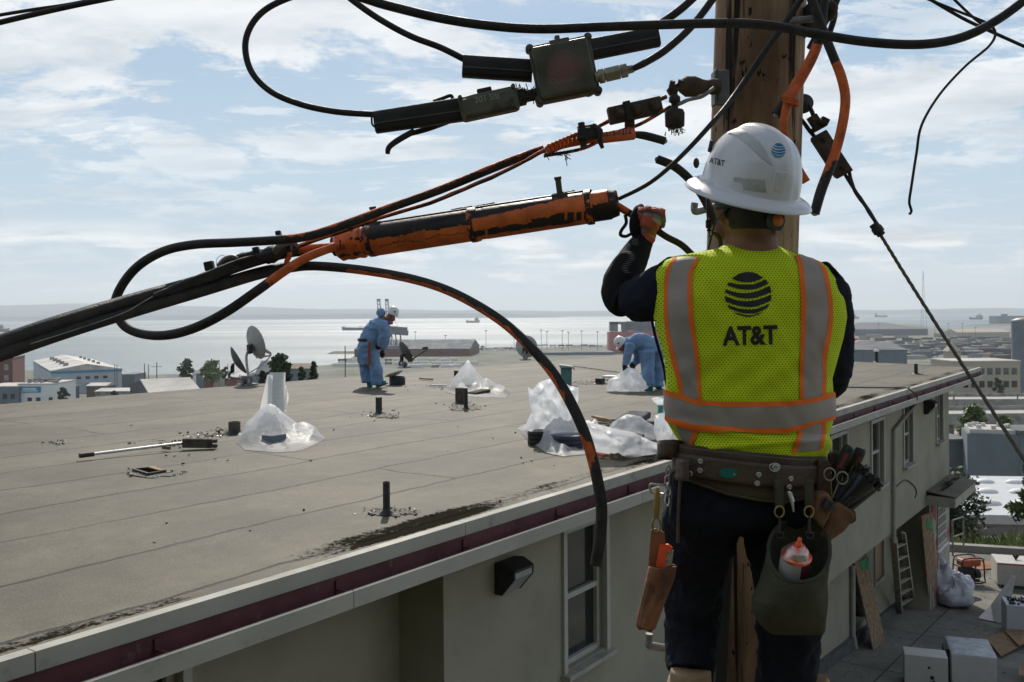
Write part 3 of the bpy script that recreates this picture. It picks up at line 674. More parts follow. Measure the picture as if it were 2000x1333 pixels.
# scattered small sheds around px 390-480
rs = random.Random(5)
words = ['white', 'grey', 'brown', 'cream', 'rust red']; wm5 = [M['white'], M['greyb'], M['brick'], M['tan'], M['hullr']]
for i, (x0, wd, yt, Y) in enumerate([(345, 26, 736, 560), (376, 30, 731, 600), (398, 18, 738, 520), (418, 28, 733, 580), (442, 20, 741, 480), (326, 20, 740, 540), (455, 26, 735, 560)]):
    hall('%s waterfront shed, %s from the left of its row' % (words[i % 5], ['second', 'third', 'fourth', 'fifth', 'sixth', 'first', 'seventh'][i]), 'shed', x0, x0 + wd, yt, Y, 15, wm5[i % 5], [M['roofl'], M['roofd']][i % 2], ang=rs.uniform(-.2, .3), rooftype='gablex', rh=1.6, name='shed', group='small waterfront sheds')
# white trailers on the quay
ORD = ['first', 'second', 'third', 'fourth', 'fifth', 'sixth', 'seventh', 'eighth', 'ninth', 'tenth', 'eleventh', 'twelfth', 'thirteenth', 'fourteenth', 'fifteenth', 'sixteenth', 'seventeenth', 'eighteenth', 'nineteenth', 'twentieth']
for (x0, x1, y, n) in ((662, 705, 706, 3), (745, 900, 706, 7), (700, 935, 713, 10), (650, 700, 717, 3), (780, 900, 719, 6), (930, 1030, 684, 8), (1040, 1180, 678, 9)):  # the two right-hand rows are pale boxes added for car glints
    for i in range(n):
        px_ = x0 + (x1 - x0) * (i + .5) / n + rs.uniform(-3, 3); g = G(px_, y + rs.uniform(-1, 1), -58.4)
        w_ = rs.uniform(8, 13); mb = MB(); X = V((cos(.1), sin(.1), 0)); Yv = V((-sin(.1), cos(.1), 0))
        rbox(mb, g, w_, 3, -57.4, -54.6, X, Yv); rbox(mb, g - X * w_ * .35, 1.6, 2.4, -58.6, -57.4, X, Yv); rbox(mb, g + X * w_ * .35, 1, 2.4, -58.6, -57.4, X, Yv)
        wh_ = rs.random() < .7; o = mb.build('trailer', M['white'] if wh_ else M['galv']); tag(o, '%s box trailer, %s from the left in the %s row on the quay' % ('white' if wh_ else 'grey', ORD[i], {(662, 706): 'short left', (745, 706): 'far', (700, 713): 'middle', (650, 717): 'near left', (780, 719): 'nearest', (930, 684): 'added middle right', (1040, 678): 'added far right'}[(x0, y)]), 'trailer', 'trailers parked on the quay')
hall('long grey roofed pier shed with brick side behind the bucket crane', 'warehouse', 692, 918, 683, 1270, 130, M['brick'], M['roofd'], ang=-.06, rooftype='gablex', rh=11, name='warehouse')
hall('low grey transit shed right of the satellite dish', 'warehouse', 1040, 1200, 690, 1270, 60, M['greyb'], M['roofd'], name='warehouse')
hall('wide hip roofed port warehouse left of the guy wire', 'warehouse', 1640, 1812, 644, 2150, 150, M['greyb'], mat('grey_hip', (.17, .17, .18), .8), rooftype='hip', rh=15, name='warehouse')
hall('cream warehouse on the point, right of the guy wire', 'warehouse', 1870, 1972, 650, 1950, 60, M['tan'], M['tan'], rooftype='gablex', rh=7, name='warehouse')
hall('red roofed shed behind the dark blue hall', 'shed', 1664, 1718, 676, 900, 30, M['tan'], M['red'], ang=.1, rooftype='hip', rh=5, name='shed')
hall('dark blue-grey hall right behind the roof', 'hall', 1630, 1771, 685, 560, 70, M['greyb'], M['roofd'], ang=-.1, rooftype='gablex', rh=4)
hall('tan chapel-like block with pyramid roof under the guy wire', 'building', 1854, 1876, 687, 430, 6, M['tan'], M['tan'], rooftype='hip', rh=4.5, rows=[(.4, .6, 3, 1.6, 1)])
r = hall('cream office building with two rows of dark square windows', 'office building', 1862, 1992, 708, 330, 18, M['tan'], M['roofl'], rows=[(.12, .97, 2.2, 2.3, 7), (.12, .97, 6.8, 2.3, 7)], winw=.62, name='office_building')
# silo
mb = MB(); g = P(2000, 640, 480); r = thing('silo', 'round grey storage silo at the right edge', 'silo', (g.x, g.y, -49)); mb.lathe([(6, -49), (6, g.z + 3)], (g.x, g.y, 0), seg=28); mb.build('wall', M['greyb'], r)
mb = MB(); mb.lathe([(6.2, g.z + 3), (6.2, g.z + 3.8), (3, g.z + 5), (.01, g.z + 5.4)], (g.x, g.y, 0), seg=28); mb.build('roof', M['galv'], r)
# clutter district
names = '%s low block in the %s, %s of its colour from left'
for i in range(84):
    px_ = 1655 + 4 * i + rs.uniform(-1, 1); y = 660 + (i * 17 % 44) + rs.uniform(-1, 1); gz = None
    for Y in range(300, 2600, 15):
        if hor(px_) - prof(Y) * F / Y < y: break
    w_ = rs.uniform(9, 34) * 6 / (Y ** .25); z = prof(Y); h_ = rs.uniform(3, 8); x = (px_ - 1000) / F * Y
    if abs(px_ - 1865) < 25 and y > 685: continue
    mb = MB(); an = rs.uniform(-.3, .3); X = V((cos(an), sin(an), 0)); Yv = V((-sin(an), cos(an), 0)); c = V((x, Y, 0))
    t = thing('harbour_block', names % (['blue-grey', 'cream', 'concrete', 'brick red', 'dark slate', 'pale grey'][i % 6], ['edge of the bay', 'far lots', 'middle lots', 'near lots'][min(3, int((y - 658) / 12))], '%s' % (ORD[i // 6] )), 'building', (x, Y, z - 1), 'low blocks of the harbour district')
    rbox(mb, c, w_, 12, z - 1, z + h_, X, Yv); mb.build('wall', [M['greyb'], M['tan'], M['conc'], M['brick'], M['roofd'], M['greyd']][i % 6], t)
    mb = MB(); rbox(mb, c, w_ + .4, 12.4, z + h_ + .02, z + h_ + .4, X, Yv); mb.build('roof', [M['roofd'], M['conc'], M['greyd']][i % 3], t)
# parked cars in far lots
def simple_car(g, m, label, grp, L_=4.4, ang=0.0):
    X = V((cos(ang), sin(ang), 0)); Yv = V((-sin(ang), cos(ang), 0)); t = thing('parked_car', label, 'car', tuple(g), grp)
    s = [(-.5, .35), (-.5, .8), (-.32, .9), (-.22, 1.4), (.2, 1.42), (.33, .95), (.5, .8), (.5, .35)]
    mb = MB(); mb.prism([g + X * a * L_ - Yv * .85 + ZU * z for a, z in s], Yv * 1.7); mb.build('body', m, t)
    for a in (-.3, .3):
        mb = MB()
        mb.lathe([(.33, -.9), (.33, .9)], g + X * a * L_ + ZU * .33, Yv, seg=10); mb.build('wheel', M['black'], t)
carm = [M['white'], mat('car_silver', (.4, .41, .42), .3, .6), mat('car_dark', (.03, .03, .04), .3), M['red'], mat('car_blue', (.05, .09, .2), .3)]
for i in range(20):
    px_ = 1775 + i * 10.5 + rs.uniform(-2, 2); y = rs.uniform(686, 702)
    for Y in range(300, 2600, 10):
        if hor(px_) - prof(Y) * F / Y < y: break
    x = (px_ - 1000) / F * Y; simple_car(V((x, Y, prof(Y))), carm[i % 5], 'tiny %s car, %s from the left in the harbour lots' % (['white', 'silver', 'black', 'red', 'blue'][i % 5], ORD[i]), 'cars in the harbour lots')
# freeways on the right
def viaduct(label, z, Y0, wd, x0, x1, sl):
    t = thing('viaduct', label, 'road bridge', ((x0 + x1) / 2, Y0, prof(Y0) - 1)); d = V((x1 - x0, sl, 0)); e = d.normalized(); nY = V((-e.y, e.x, 0)); p = V((x0, Y0, z))
    mb = MB(); mb.prism([p, p + nY * wd, p + nY * wd - ZU * 1.1, p - ZU * 1.1], d); mb.build('deck', mat('deck_concrete', (.42, .41, .37), .9, scale=.1, amt=.2, stretch=(.1, 1, 1)), t)
    mb = MB(); mb.prism([p - nY * .3 - ZU * 1.3, p - nY * .02 - ZU * 1.3, p - nY * .02 + ZU * .85, p - nY * .3 + ZU * .85], d); mb.prism([p + nY * (wd + .02), p + nY * (wd + .3), p + nY * (wd + .3) + ZU * .85, p + nY * (wd + .02) + ZU * .85], d); mb.build('barrier', M['conc'], t)
    n = int((x1 - x0) / 14)
    for i in range(n + 1):
        q = p + d * (i / n) + nY * wd / 2; mb = MB(); mb.lathe([(.8, prof(q.y) - 1), (.8, z - 1.1)], (q.x, q.y, 0), seg=10); mb.build('pier', M['conc'], t)
        q = p + d * (i / n) - nY * .15; mb = MB(); mb.box(q + ZU * 1.5, .25, .25, 1.3); mb.build('post', M['steel'], t)
viaduct('upper viaduct of the freeway, farther and paler', -23.3, 232, 16, 95, 190, -2)
viaduct('lower viaduct of the freeway, nearer the trees', -21.4, 182, 14, 75, 150, 2)
simple_car(G(1915, 766, -34) , carm[4], 'dark blue car on the pale road before the office building', None, ang=.1); simple_car(G(1962, 766, -34), carm[3], 'dark red car on the pale road before the office building', None, ang=.1)
simple_car(G(1868, 776, -32.5) + ZU * .0, carm[0], 'white car parked behind the upper viaduct', None)
mb = MB(); 
for Y_, w_ in ((255, 9), (292, 9)):
    z = prof(Y_) + .9; mb.prism([V((95, Y_, z)), V((95, Y_ + w_, z - .2)), V((230, Y_ + w_ + 4, z - .2)), V((230, Y_ + 4, z))], ZU * .05)
tag(mb.build('road', mat('pale_road', (.40, .36, .30), .9, scale=.1)), kind='structure')
# blue-grey block below the freeways
r, c, X, Yv, W_, zt = hall('large plain blue-grey building below the freeway', 'building', 1889, 1993, 847, 108, 6, M['greyb'], M['roofl'], ang=-.35, zb=-32, over=-.6)
mb = MB()
for k in range(9): rbox(mb, c + X * rs.uniform(-.4, .45) * W_ + Yv * rs.uniform(-2, 2), .5, .5, zt + .4, zt + .9, X, Yv)
mb.build('roof_equipment', M['alum'], r)
hall('lower blue-grey annex left of the large plain building', 'building', 1850, 1893, 866, 112, 7, M['greyb'], M['roofd'], ang=.1, zb=-32)
hall('dark block at the right edge beside the plain building', 'building', 1993, 2060, 850, 106, 5, M['greyb'], M['roofd'], ang=.1, zb=-32)
# pale metal roofs below the bank
for i, (x0, x1, yt, Y) in enumerate(((1862, 2060, 968, 66), (1862, 2080, 992, 57), (1862, 2100, 1022, 48))):
    r, c, X, Yv, W_, zt = hall('long pale metal roofed shed, %s row down the bank' % ['farthest', 'middle', 'nearest'][i], 'shed', x0, x1, yt, Y, 5.2, M['galv'], mat('shiny_roof', (.55, .56, .57), .4, .3, scale=.5, amt=.2), ang=-.12, zb=-22, name='shed', group='pale metal roofed sheds')
    for k in range(3):
        mb = MB(); q = c + X * (-.35 + .3 * k) * W_ + ZU * 0; q.z = zt + .5; mb.ell(q, .7, .45, .28); mb.build('skylight', M['white'], r)
# utility and light poles, masts
def pole(px, yt, yb, Y, rad, label, cat='pole', name='utility_pole', cross=None, m='steel', group=None, head=None):
    p = P(px, yt, Y); z0 = min(P(px, yb, Y).z, prof(Y)); z0 = prof(Y) - .5 if z0 > prof(Y) else z0
    t = thing(name, label, cat, (p.x, Y, z0), group); mb = MB(); mb.lathe([(rad, z0), (rad * .7, p.z)], (p.x, Y, 0), seg=8); mb.build('post', M[m], t)
    if cross: mb = MB(); mb.box(p - ZU * cross * .4, cross, .2, .2); mb.build('crossarm', M[m], t)
    if head: mb = MB(); mb.box(p, head, head * .4, .6); mb.box(p - ZU * .9, head * .7, .4, .4); mb.build('lamp_head', M['galv'], t)
for i, (px_, yt) in enumerate(((811, 648), (870, 655), (949, 646), (1004, 648), (1057, 645), (1068, 648), (1098, 646), (1110, 649), (1136, 647), (1167, 648))):
    pole(px_, yt, 690, 1450, .4, 'tall slender floodlight mast, %s from the left on the quay' % ORD[i], 'light pole', 'light_pole', head=5, group='floodlight masts on the quay')
for i, px_ in enumerate((1716, 1826, 1852, 1880, 1905)): pole(px_, 632 if i < 4 else 640, 655, 1900, .4, 'slender floodlight mast, %s from the left on the right hand harbour' % ORD[i], 'light pole', 'light_pole', head=5, group='floodlight masts on the right')
pole(282, 710, 745, 420, .25, 'left of two bare poles beside the antenna', m='brick'); pole(290, 712, 745, 420, .25, 'right of two bare poles beside the antenna', m='brick')
pole(306, 708, 750, 420, .3, 'antenna pole with equipment cluster above the pale pitched roof', cross=5); pole(224, 712, 765, 400, .22, 'left of two masts against the blue-trim warehouse'); pole(228.5, 713, 765, 400, .22, 'right of two masts against the blue-trim warehouse')
pole(674, 676, 742, 300, .22, 'reddish bare pole behind the standing worker in blue', m='brick'); pole(428, 703, 745, 350, .22, 'thin utility pole between the waterfront trees'); pole(445, 712, 745, 350, .2, 'thin utility pole left of the satellite dishes')
pole(590, 716, 740, 300, .3, 'short red post beside the brown roofed house', m='red')
# tall lattice mast
p = P(1803, 528, 2600); t = thing('radio_mast', 'tall thin radio mast on the right horizon', 'mast', (p.x, 2600, -59)); mb = MB()
for k in range(3): mb.tube([V((p.x + 9 * cos(k * 2.1), 2600 + 9 * sin(k * 2.1), -59)), p], .35, 5)
mb.build('lattice', M['galv'], t)

# ---------------- ships ----------------
def ship(px0, px1, yw, hull, house, hw, label, hullh, topf=None, masts=(), flip=False, house2=None, name='cargo_ship', househ=3.0):
    pm = (px0 + px1) / 2; Y = 60 * F / (yw - hor(pm)); k = Y / F; X0 = (px0 - 1000) * k; X1 = (px1 - 1000) * k; Lh = X1 - X0
    t = thing(name, label, 'ship', ((X0 + X1) / 2, Y, -60)); hh = hullh * k; bw = Lh * .14
    def q(f, y_, z): f = 1 - f if flip else f; return V((X0 + Lh * f, Y + y_, -60 + z))
    mb = MB(); secs = [(0, .3, 1), (.03, .8, .95), (.12, 1, .82), (.5, 1, .75), (.9, 1, .8), (1.0, .25, 1.05)]; vs = []
    for f, wd, h_ in secs:
        xs = f + (.02 if f < .5 else -.02) * 1; vs += [q(f, -bw / 2 * wd, hh * h_), q(f, bw / 2 * wd, hh * h_), q(xs, bw / 2 * wd * .7, -1), q(xs, -bw / 2 * wd * .7, -1)]
    fs = [(0, 1, 2, 3), (20, 23, 22, 21)]
    for i in range(5):
        for j in range(4): fs.append((4 * i + j, 4 * i + 4 + j, 4 * i + 4 + (j + 1) % 4, 4 * i + (j + 1) % 4))
    mb.add(vs, fs); mb.build('hull', hull, t)
    f0, f1 = hw; mb = MB(); hs = househ * k; c = (q(f0, 0, 0) + q(f1, 0, 0)) / 2; w_ = abs(f1 - f0) * Lh; z0 = -60 + hh * .8
    mb.box((c.x, Y, z0 + hs / 2), w_, bw * .8, hs); mb.box((c.x, Y, z0 + hs * 1.2), w_ * .6, bw * .9, hs * .4); mb.box((c.x + w_ * .1, Y, z0 + hs * 1.65), w_ * .15, bw * .2, hs * .6)
    mb.build('bridge_house', house, t)
    mb = MB()
    for f, h_ in masts: g = q(f, 0, 0); mb.box((g.x, Y, -60 + hh * .75 + h_ * k / 2), Lh * .012, Lh * .012, h_ * k); mb.box((g.x, Y, -60 + hh * .75 + h_ * k * .9), Lh * .07, Lh * .01, h_ * k * .12)
    if masts: mb.build('deck_crane', M['steel'], t)
    return t, Y, k
ship(-12, 18, 649, M['hullr'], M['greyb'], (.35, .6), 'dark red ship at the far left edge of the bay', 8, masts=((.75, 5),), househ=5)
ship(667, 745, 645.5, M['hulld'], M['greyb'], (.86, .98), 'long low dark tanker behind the standing worker', 7, masts=((.06, 4), (.45, 3), (.5, 3)), househ=3)
ship(910, 937, 631, M['hullp'], M['greyb'], (.62, .92), 'small freighter alone in mid bay', 5.5, househ=4, masts=((.1, 2),))
ship(1708, 1733, 620, M['hulld'], M['greyb'], (.05, .2), 'dark bulk carrier with deck cranes on the right horizon', 4.6, househ=3, masts=((.3, 4), (.45, 4), (.6, 4), (.75, 4)))
ship(1650, 1678, 623.5, M['hulld'], M['greyb'], (.6, .8), 'dark ship just right of the lineman in the vest', 5, househ=3)
ship(1893, 1920, 624.5, M['hulld'], M['greyb'], (.5, .95), 'dark grey ship right of the guy wire', 5, househ=3.6, masts=((.1, 2),))
ship(938, 1000, 682, M['hullr'], M['greyb'], (.0, .12), 'low red barge moored at the quay', 4, househ=2)
# moored faded-red ship, stern view with gantry tower
pm = P(1250, 679, 1330); t = thing('moored_ship', 'large moored ship with faded red hull and grey gantry behind the bending worker', 'ship', (pm.x, pm.y, -60)); k = 1330 / F
def q2(px, py): return P(px, py, 1330)
mb = MB(); mb.prism([q2(1190, 649), q2(1400, 644), q2(1400, 690), q2(1190, 690)], V((0, 30, 0))); mb.build('hull', M['hullp'], t)
mb = MB()
for (x0, x1, y0, y1) in ((1192, 1207, 629, 648), (1192, 1226, 629, 634), (1216, 1226, 632, 648), (1224, 1320, 638, 647), (1225, 1275, 628, 639), (1240, 1256, 620, 629), (1282, 1300, 630, 639)):
    mb.prism([q2(x0, y0), q2(x1, y0), q2(x1, y1), q2(x0, y1)], V((0, 14 + (x0 % 7), 0)))
mb.build('gantry', M['steel'], t)
# quay crane behind the standing worker
t = thing('quay_crane', 'dark bucket quay crane with two raised lattice booms', 'crane', tuple(P(770, 690, 1300))); 
def q3(px, py, d=0): return P(px, py, 1300 + d)
mb = MB(); mb.bar(q3(730, 646), q3(797, 651), 9, 7); mb.box(q3(790, 645), 8, 6, 8); mb.bar(q3(756, 640), q3(790, 643), 8, 5)
mb.build('trolley_deck', M['steel'], t)
for x0, x1 in ((748, 744), (756, 760), (765, 762), (772, 776), (782, 782), (735, 731)):
    mb = MB(); mb.bar(q3(x0, 650), q3(x1, 692), 1.4, 1.4); mb.bar(q3(x0, 650, 16), q3(x1, 692, 16), 1.4, 1.4); mb.bar(q3(x0, 652), q3(x0 + 8, 690), .7, .7); mb.build('leg', M['steel'], t)
for x in (737, 753):
    mb = MB()
    for dx in (0, 5): mb.bar(q3(x + dx, 586), q3(x + dx + 3, 645), 1.1, 1.1)
    for j in range(8): mb.bar(q3(x + j * .4, 587 + j * 7), q3(x + 5 + j * .4, 590 + j * 7), .8, .8)
    mb.bar(q3(x - 1, 586), q3(x + 6, 586), 1.6, 2.4); mb.bar(q3(x + 3, 590), q3(x + 26, 646), .35, .35); mb.build('boom', M['steel'], t)
# fort on the breakwater
hall('low long fort-like block on the breakwater at far right', 'building', 1946, 2060, 618, 3900, 60, M['greyb'], M['roofd'], zb=-60)
r_, c_, *_ = hall('small keep on top of the breakwater block', 'building', 1960, 1968, 614, 3895, 20, M['greyb'], M['roofd'], zb=-60)
# ---------------- trees ----------------
def leaves(mb, c, rx, ry, rz, n, s, rnd, flat=0.0):
    for _ in range(n):
        while True:
            d = V((rnd.uniform(-1, 1), rnd.uniform(-1, 1), rnd.uniform(-1, 1)))
            if 0.25 < d.length < 1: break
        d = d * (0.75 + 0.35 * mnoise.noise(d * 2.3 + V(c)))
        p = V(c) + V((d.x * rx, d.y * ry, d.z * rz)); a = V((rnd.gauss(0, 1), rnd.gauss(0, 1), rnd.gauss(0, 1))).normalized(); b = a.orthogonal().normalized()
        k = s * rnd.uniform(.5, 1.3); mb.add([p - a * k, p + b * k * .55, p + a * k, p - b * k * .55], [(0, 1, 2, 3)])
def tree(label, base, h, r, m, n, s, cat='tree', name='tree', group=None, blobs=8, seed=1, conic=False, trunk=None):
    rnd = random.Random(seed); base = V(base); t = thing(name, label, cat, tuple(base), group)
    mb = MB(); tr = trunk or h * .03; mb.tube([base, base + V((r * .05, 0, h * .4)), base + V((-r * .05, 0, h * .85))], [tr, tr * .7, tr * .3], 8)
    br = []
    for k in range(blobs):
        f = (k + .5) / blobs; ang = k * 2.4 + rnd.uniform(-.4, .4)
        rad = r * ((1 - f) * .75 if conic else .55 * sin(pi * min(.95, f + .15)) ** .6)
        z = h * (.22 + .72 * f); c = base + V((cos(ang) * rad, sin(ang) * rad, z)); br.append(c)
        mb.tube([base + V((0, 0, z * .65)), (base + V((0, 0, z * .8)) + c) / 2, c], [tr * .45, tr * .3, tr * .12], 6)
    mb.build('trunk', M['bark'], t); mb = MB()
    for k, c in enumerate(br):
        q = r * (rnd.uniform(.38, .62)) * ((1.1 - .6 * k / blobs) if conic else 1)
        leaves(mb, c, q, q, q * .8, n // blobs, s, rnd)
    mb.build('crown', m, t); return t
def tpx(label, px, ytop, ybase, Y, rpx, m='leafd', n=700, s=None, seed=1, **kw):
    k = Y / F; b = P(px, ybase, Y); zb = b.z; tree(label, (b.x, Y, zb), (ybase - ytop) * k, rpx * k, M[m], n, s or rpx * k * .16, seed=seed, **kw)
tpx('round dark waterfront tree left of the satellite dishes', 364, 702, 748, 430, 19, seed=3, blobs=9)
tpx('olive topped waterfront tree behind the dishes, widest of the waterfront ones', 412, 705, 752, 420, 24, 'leafo', seed=4, blobs=9)
tpx('small dark tree just left of the leaning dish', 440, 715, 752, 380, 9, seed=5, blobs=6)
tpx('large dark pointed tree behind the white plastic roll', 546, 692, 765, 95, 26, n=2200, seed=6, blobs=14, s=.22)
tpx('low dark shrub at the foot of the large pointed tree', 512, 725, 760, 95, 9, n=500, seed=7, s=.2, blobs=6)
tpx('slim dark tree right of the brown roofed house', 613, 704, 762, 100, 11, n=900, seed=8, blobs=10, s=.22, conic=True)
tpx('small dark tree between the large tree and the slim one', 590, 715, 762, 102, 10, n=600, seed=9, blobs=8, s=.2)
tpx('dark bush by the white building with a blue sign', 122, 757, 790, 390, 14, seed=10, blobs=7); tpx('dark low bush left of the pale pitched roof', 222, 763, 785, 350, 10, seed=12, blobs=6)
tpx('leafy green tree right in front of the lower viaduct', 1903, 791, 880, 140, 33, 'leafo', n=3200, seed=13, blobs=16, s=.42)
tpx('smaller leafy tree at the guy wire, right of the leafy green one', 1966, 812, 875, 135, 19, 'leafo', n=1600, seed=14, blobs=10, s=.38)
tpx('tree in front of the cream office building', 1950, 738, 775, 318, 16, seed=15, blobs=7, n=500); 
rs = random.Random(9)
for i in range(20):
    px_ = 1655 + i * 17 + rs.uniform(-4, 4); y = rs.uniform(668, 700)
    for Y in range(300, 2600, 15):
        if hor(px_) - prof(Y) * F / Y < y: break
    tree('small dark tree, %s of those scattered through the harbour district' % ORD[i], ((px_ - 1000) / F * Y, Y, prof(Y) - .5), 8, 5, M['leafd'], 160, .9, group='trees of the harbour district', seed=20 + i, blobs=5)

# ---------------- things on the roof ----------------
def RP(px, py): return G(px, py, RZ + 0.004)
def sc(py, px=1000): return (-RZ) / (py - hor(px))      # metres per photo pixel at a roof row
tar = mat('tar_black', (0.02, 0.018, 0.016), 0.5, scale=20, amt=.4)
# debris
deb = MB(); rs = random.Random(31)
for (px, py, n, sx, sy) in ((742, 810, 30, 40, 7), (752, 816, 15, 30, 6), (905, 795, 45, 36, 9), (440, 845, 60, 34, 7), (395, 852, 40, 60, 7), (350, 866, 40, 40, 7), (295, 923, 24, 60, 9), (115, 866, 16, 34, 6), (757, 1000, 36, 50, 8), (850, 757, 30, 60, 5), (1140, 748, 40, 60, 5), (1180, 745, 25, 30, 4), (1790, 731, 12, 20, 3), (1712, 709, 5, 16, 2), (300, 890, 16, 160, 40), (800, 850, 8, 300, 60), (500, 1000, 5, 400, 90), (1230, 880, 30, 60, 16), (1050, 900, 5, 60, 12)):
    for _ in range(n):
        g = RP(px + rs.gauss(0, sx * .5), py + rs.gauss(0, sy * .5)); k = rs.uniform(.006, .022) * (1 if rs.random() < .92 else 1.8); a = rs.uniform(0, pi)
        deb.box(g + ZU * .006, k * 1.8, k * .7, rs.uniform(.004, .02), V((cos(a), sin(a), rs.uniform(-.25, .25))), V((-sin(a), cos(a), 0)), ZU)
tag(deb.build('roofing_debris', mat('debris', (.05, .042, .034), .6, col2=(.26, .23, .19), scale=3)), kind='stuff')
deb = MB()
for (px, py, n, sx, sy) in ((742, 812, 30, 44, 8), (905, 796, 40, 40, 9), (410, 850, 40, 60, 8), (120, 866, 30, 34, 6), (300, 926, 30, 60, 8), (757, 1000, 30, 50, 8)):
    for _ in range(n):
        g = RP(px + rs.gauss(0, sx * .5), py + rs.gauss(0, sy * .5)); k = rs.uniform(.003, .007); a = rs.uniform(0, pi)
        deb.box(g + ZU * .008, k * 2, k, .006, V((cos(a), sin(a), .4)), V((-sin(a), cos(a), 0)), ZU)
tag(deb.build('pale_gravel', mat('glint', (.55, .55, .52), .25, amt=.1)), kind='stuff')
# bare tar patches round the vents: ragged flat sheets
def patch(px, py, rx, ry, label, m, seed):
    c = RP(px, py); k = sc(py, px); mb = MB(); n = 40; vs = [c + ZU * .002]
    for i in range(n):
        a = 2 * pi * i / n; r = 1 + .45 * mnoise.noise(V((cos(a) * 2, sin(a) * 2, seed))) + .2 * rs.uniform(-1, 1)
        q = RP(px + rx * r * cos(a), py + ry * r * sin(a)); q.z = RZ + .006; vs.append(q)
    vs[0].z = RZ + .014
    mb.add(vs, [(0, 1 + i, 1 + (i + 1) % n) for i in range(n)]); tag(mb.build('tar_patch', m), label, 'tar patch')
tarp = mat('tar_patch_mat', (.05, .043, .036), .75, col2=(.16, .14, .115), scale=22, dirt=(.36, .34, .30), dscale=30, dlo=.60, dhi=.66)
patch(755, 812, 26, 4, 'torn roofing round the short black post in mid roof', tarp, 1); patch(908, 797, 26, 6, 'torn roofing round the pair of stub posts', tarp, 2)
patch(762, 1001, 42, 7, 'torn tar patch round the tall vent pipe near the gutter', tarp, 3); patch(455, 846, 20, 4, 'torn patch round the wooden stub left of the plastic', tarp, 4)
patch(1140, 748, 22, 3, 'tar scar beside the teal hood', tarp, 6)
# posts and pipes
def post(px, yb, hpx, wpx, kind, label, m, cat='vent pipe', name='vent_pipe', cap=None):
    c = RP(px, yb); k = c.y / F; r = wpx * k / 2; h = hpx * k; t = thing(name, label, cat, tuple(c)); mb = MB()
    if kind == 'sq': mb.box(c + ZU * h / 2, 2 * r, 2 * r, h, u, v, ZU)
    else: mb.lathe([(r, 0), (r, h), (r * .8, h), (r * .8, h * .9)], c, seg=18)
    mb.build('post' if kind == 'sq' else 'pipe', m, t, bevel=.003)
    mb = MB(); mb.lathe([(r * 2.2, 0), (r * 1.9, .012), (r * 1.15, .03), (r * 1.05, .05)], c, seg=18); mb.build('flashing', tar, t)
    if cap: mb = MB(); mb.lathe([(r * 1.6, h * .86), (r * 1.6, h), (0.001, h * 1.1)], c, seg=16); mb.build('cap', M[cap], t)
    return t
post(740, 808, 32, 9, 'sq', 'short square black post standing alone in mid roof', tar, 'post', 'post')
post(901, 787, 29, 17, 'sq', 'wide weathered stub post directly behind a thin black pipe', M['dkwood'], 'post', 'post')
post(910, 800, 41, 8, 'rd', 'thin black pipe directly in front of a wide stub post', tar)
post(755, 1005, 64, 14, 'rd', 'tall grey vent pipe nearest the gutter', M['dkmetal'])
post(458, 848, 24, 23, 'rd', 'stubby cut pipe with rotten top left of the plastic heap', M['dkwood'])
post(893, 744, 20, 9, 'sq', 'black post just left of the pointed plastic tent', tar, 'post', 'post')
post(1712, 708, 24, 6, 'rd', 'black pipe with white cap at the far end of the roof', tar, cap='white')
post(1789, 731, 20, 7, 'rd', 'grey pipe near the far gutter corner', M['dkmetal'])
post(1172, 750, 11, 14, 'sq', 'low dark block beside the white board, left of the bending worker', tar, 'post', 'post')
mb = MB(); mb.bar(RP(1180, 741) + ZU * .06, RP(1212, 742) + ZU * .06, .3, .05); tag(mb.build('board', M['white'], bevel=.004), 'white board lying flat left of the bending worker', 'board')
# cut opening in the roof, its inner shade drawn as a raised dark sheet
q = [RP(260, 921), RP(300, 917), RP(323, 924), RP(290, 930)]; t = thing('roof_opening', 'small rectangular hole cut through the roof with bare wood edge', 'roof hole', tuple((q[0] + q[2]) / 2)); cc = (q[0] + q[1] + q[2] + q[3]) / 4
mb = MB(); mb.add([p + ZU * .022 for p in q], [(0, 1, 2, 3)]); mb.build('opening', mat('hole_shade', (.006, .005, .004), .9, spec=0), t)
mb = MB(); 
for i in range(4): a_, b_ = q[i], q[(i + 1) % 4]; mb.bar(a_ + ZU * .018, b_ + ZU * .018, .02, .02)
mb.build('rim', tar, t); mb = MB(); mb.bar(q[1] + ZU * .026 - u * .03, q[2] + ZU * .026 - u * .03, .05, .012); mb.build('wood_edge', M['wood'], t)
patch(296, 924, 46, 9, 'glittering torn roofing round the cut roof hole', tarp, 5)
# scraper lying on the roof
a_, b_, c_ = RP(155, 900) + ZU * .05, RP(357, 878) + ZU * .07, RP(414, 877) + ZU * .06
t = thing('roofing_scraper', 'long steel roofing scraper with toothed blade lying on the roof', 'scraper', tuple(RP(300, 885)))
mb = MB(); mb.tube([a_ + (b_ - a_) * .13, b_], .016, 12); mb.build('shaft', M['alum'], t); mb = MB(); mb.tube([a_, a_ + (b_ - a_) * .13], .026, 12); mb.build('grip', M['dkmetal'], t)
d = (c_ - b_).normalized(); mb = MB(); mb.box((b_ + c_) / 2, (c_ - b_).length, .06, .1, d, d.cross(ZU), ZU); mb.build('blade_head', M['dkwood'], t, bevel=.004)
mb = MB(); mb.box(c_ + d * .02 + ZU * .028, .07, .07, .035, d, d.cross(ZU), ZU); mb.box(c_ + d * .02 - ZU * .028, .07, .07, .035, d, d.cross(ZU), ZU); mb.build('tooth', M['dkwood'], t)
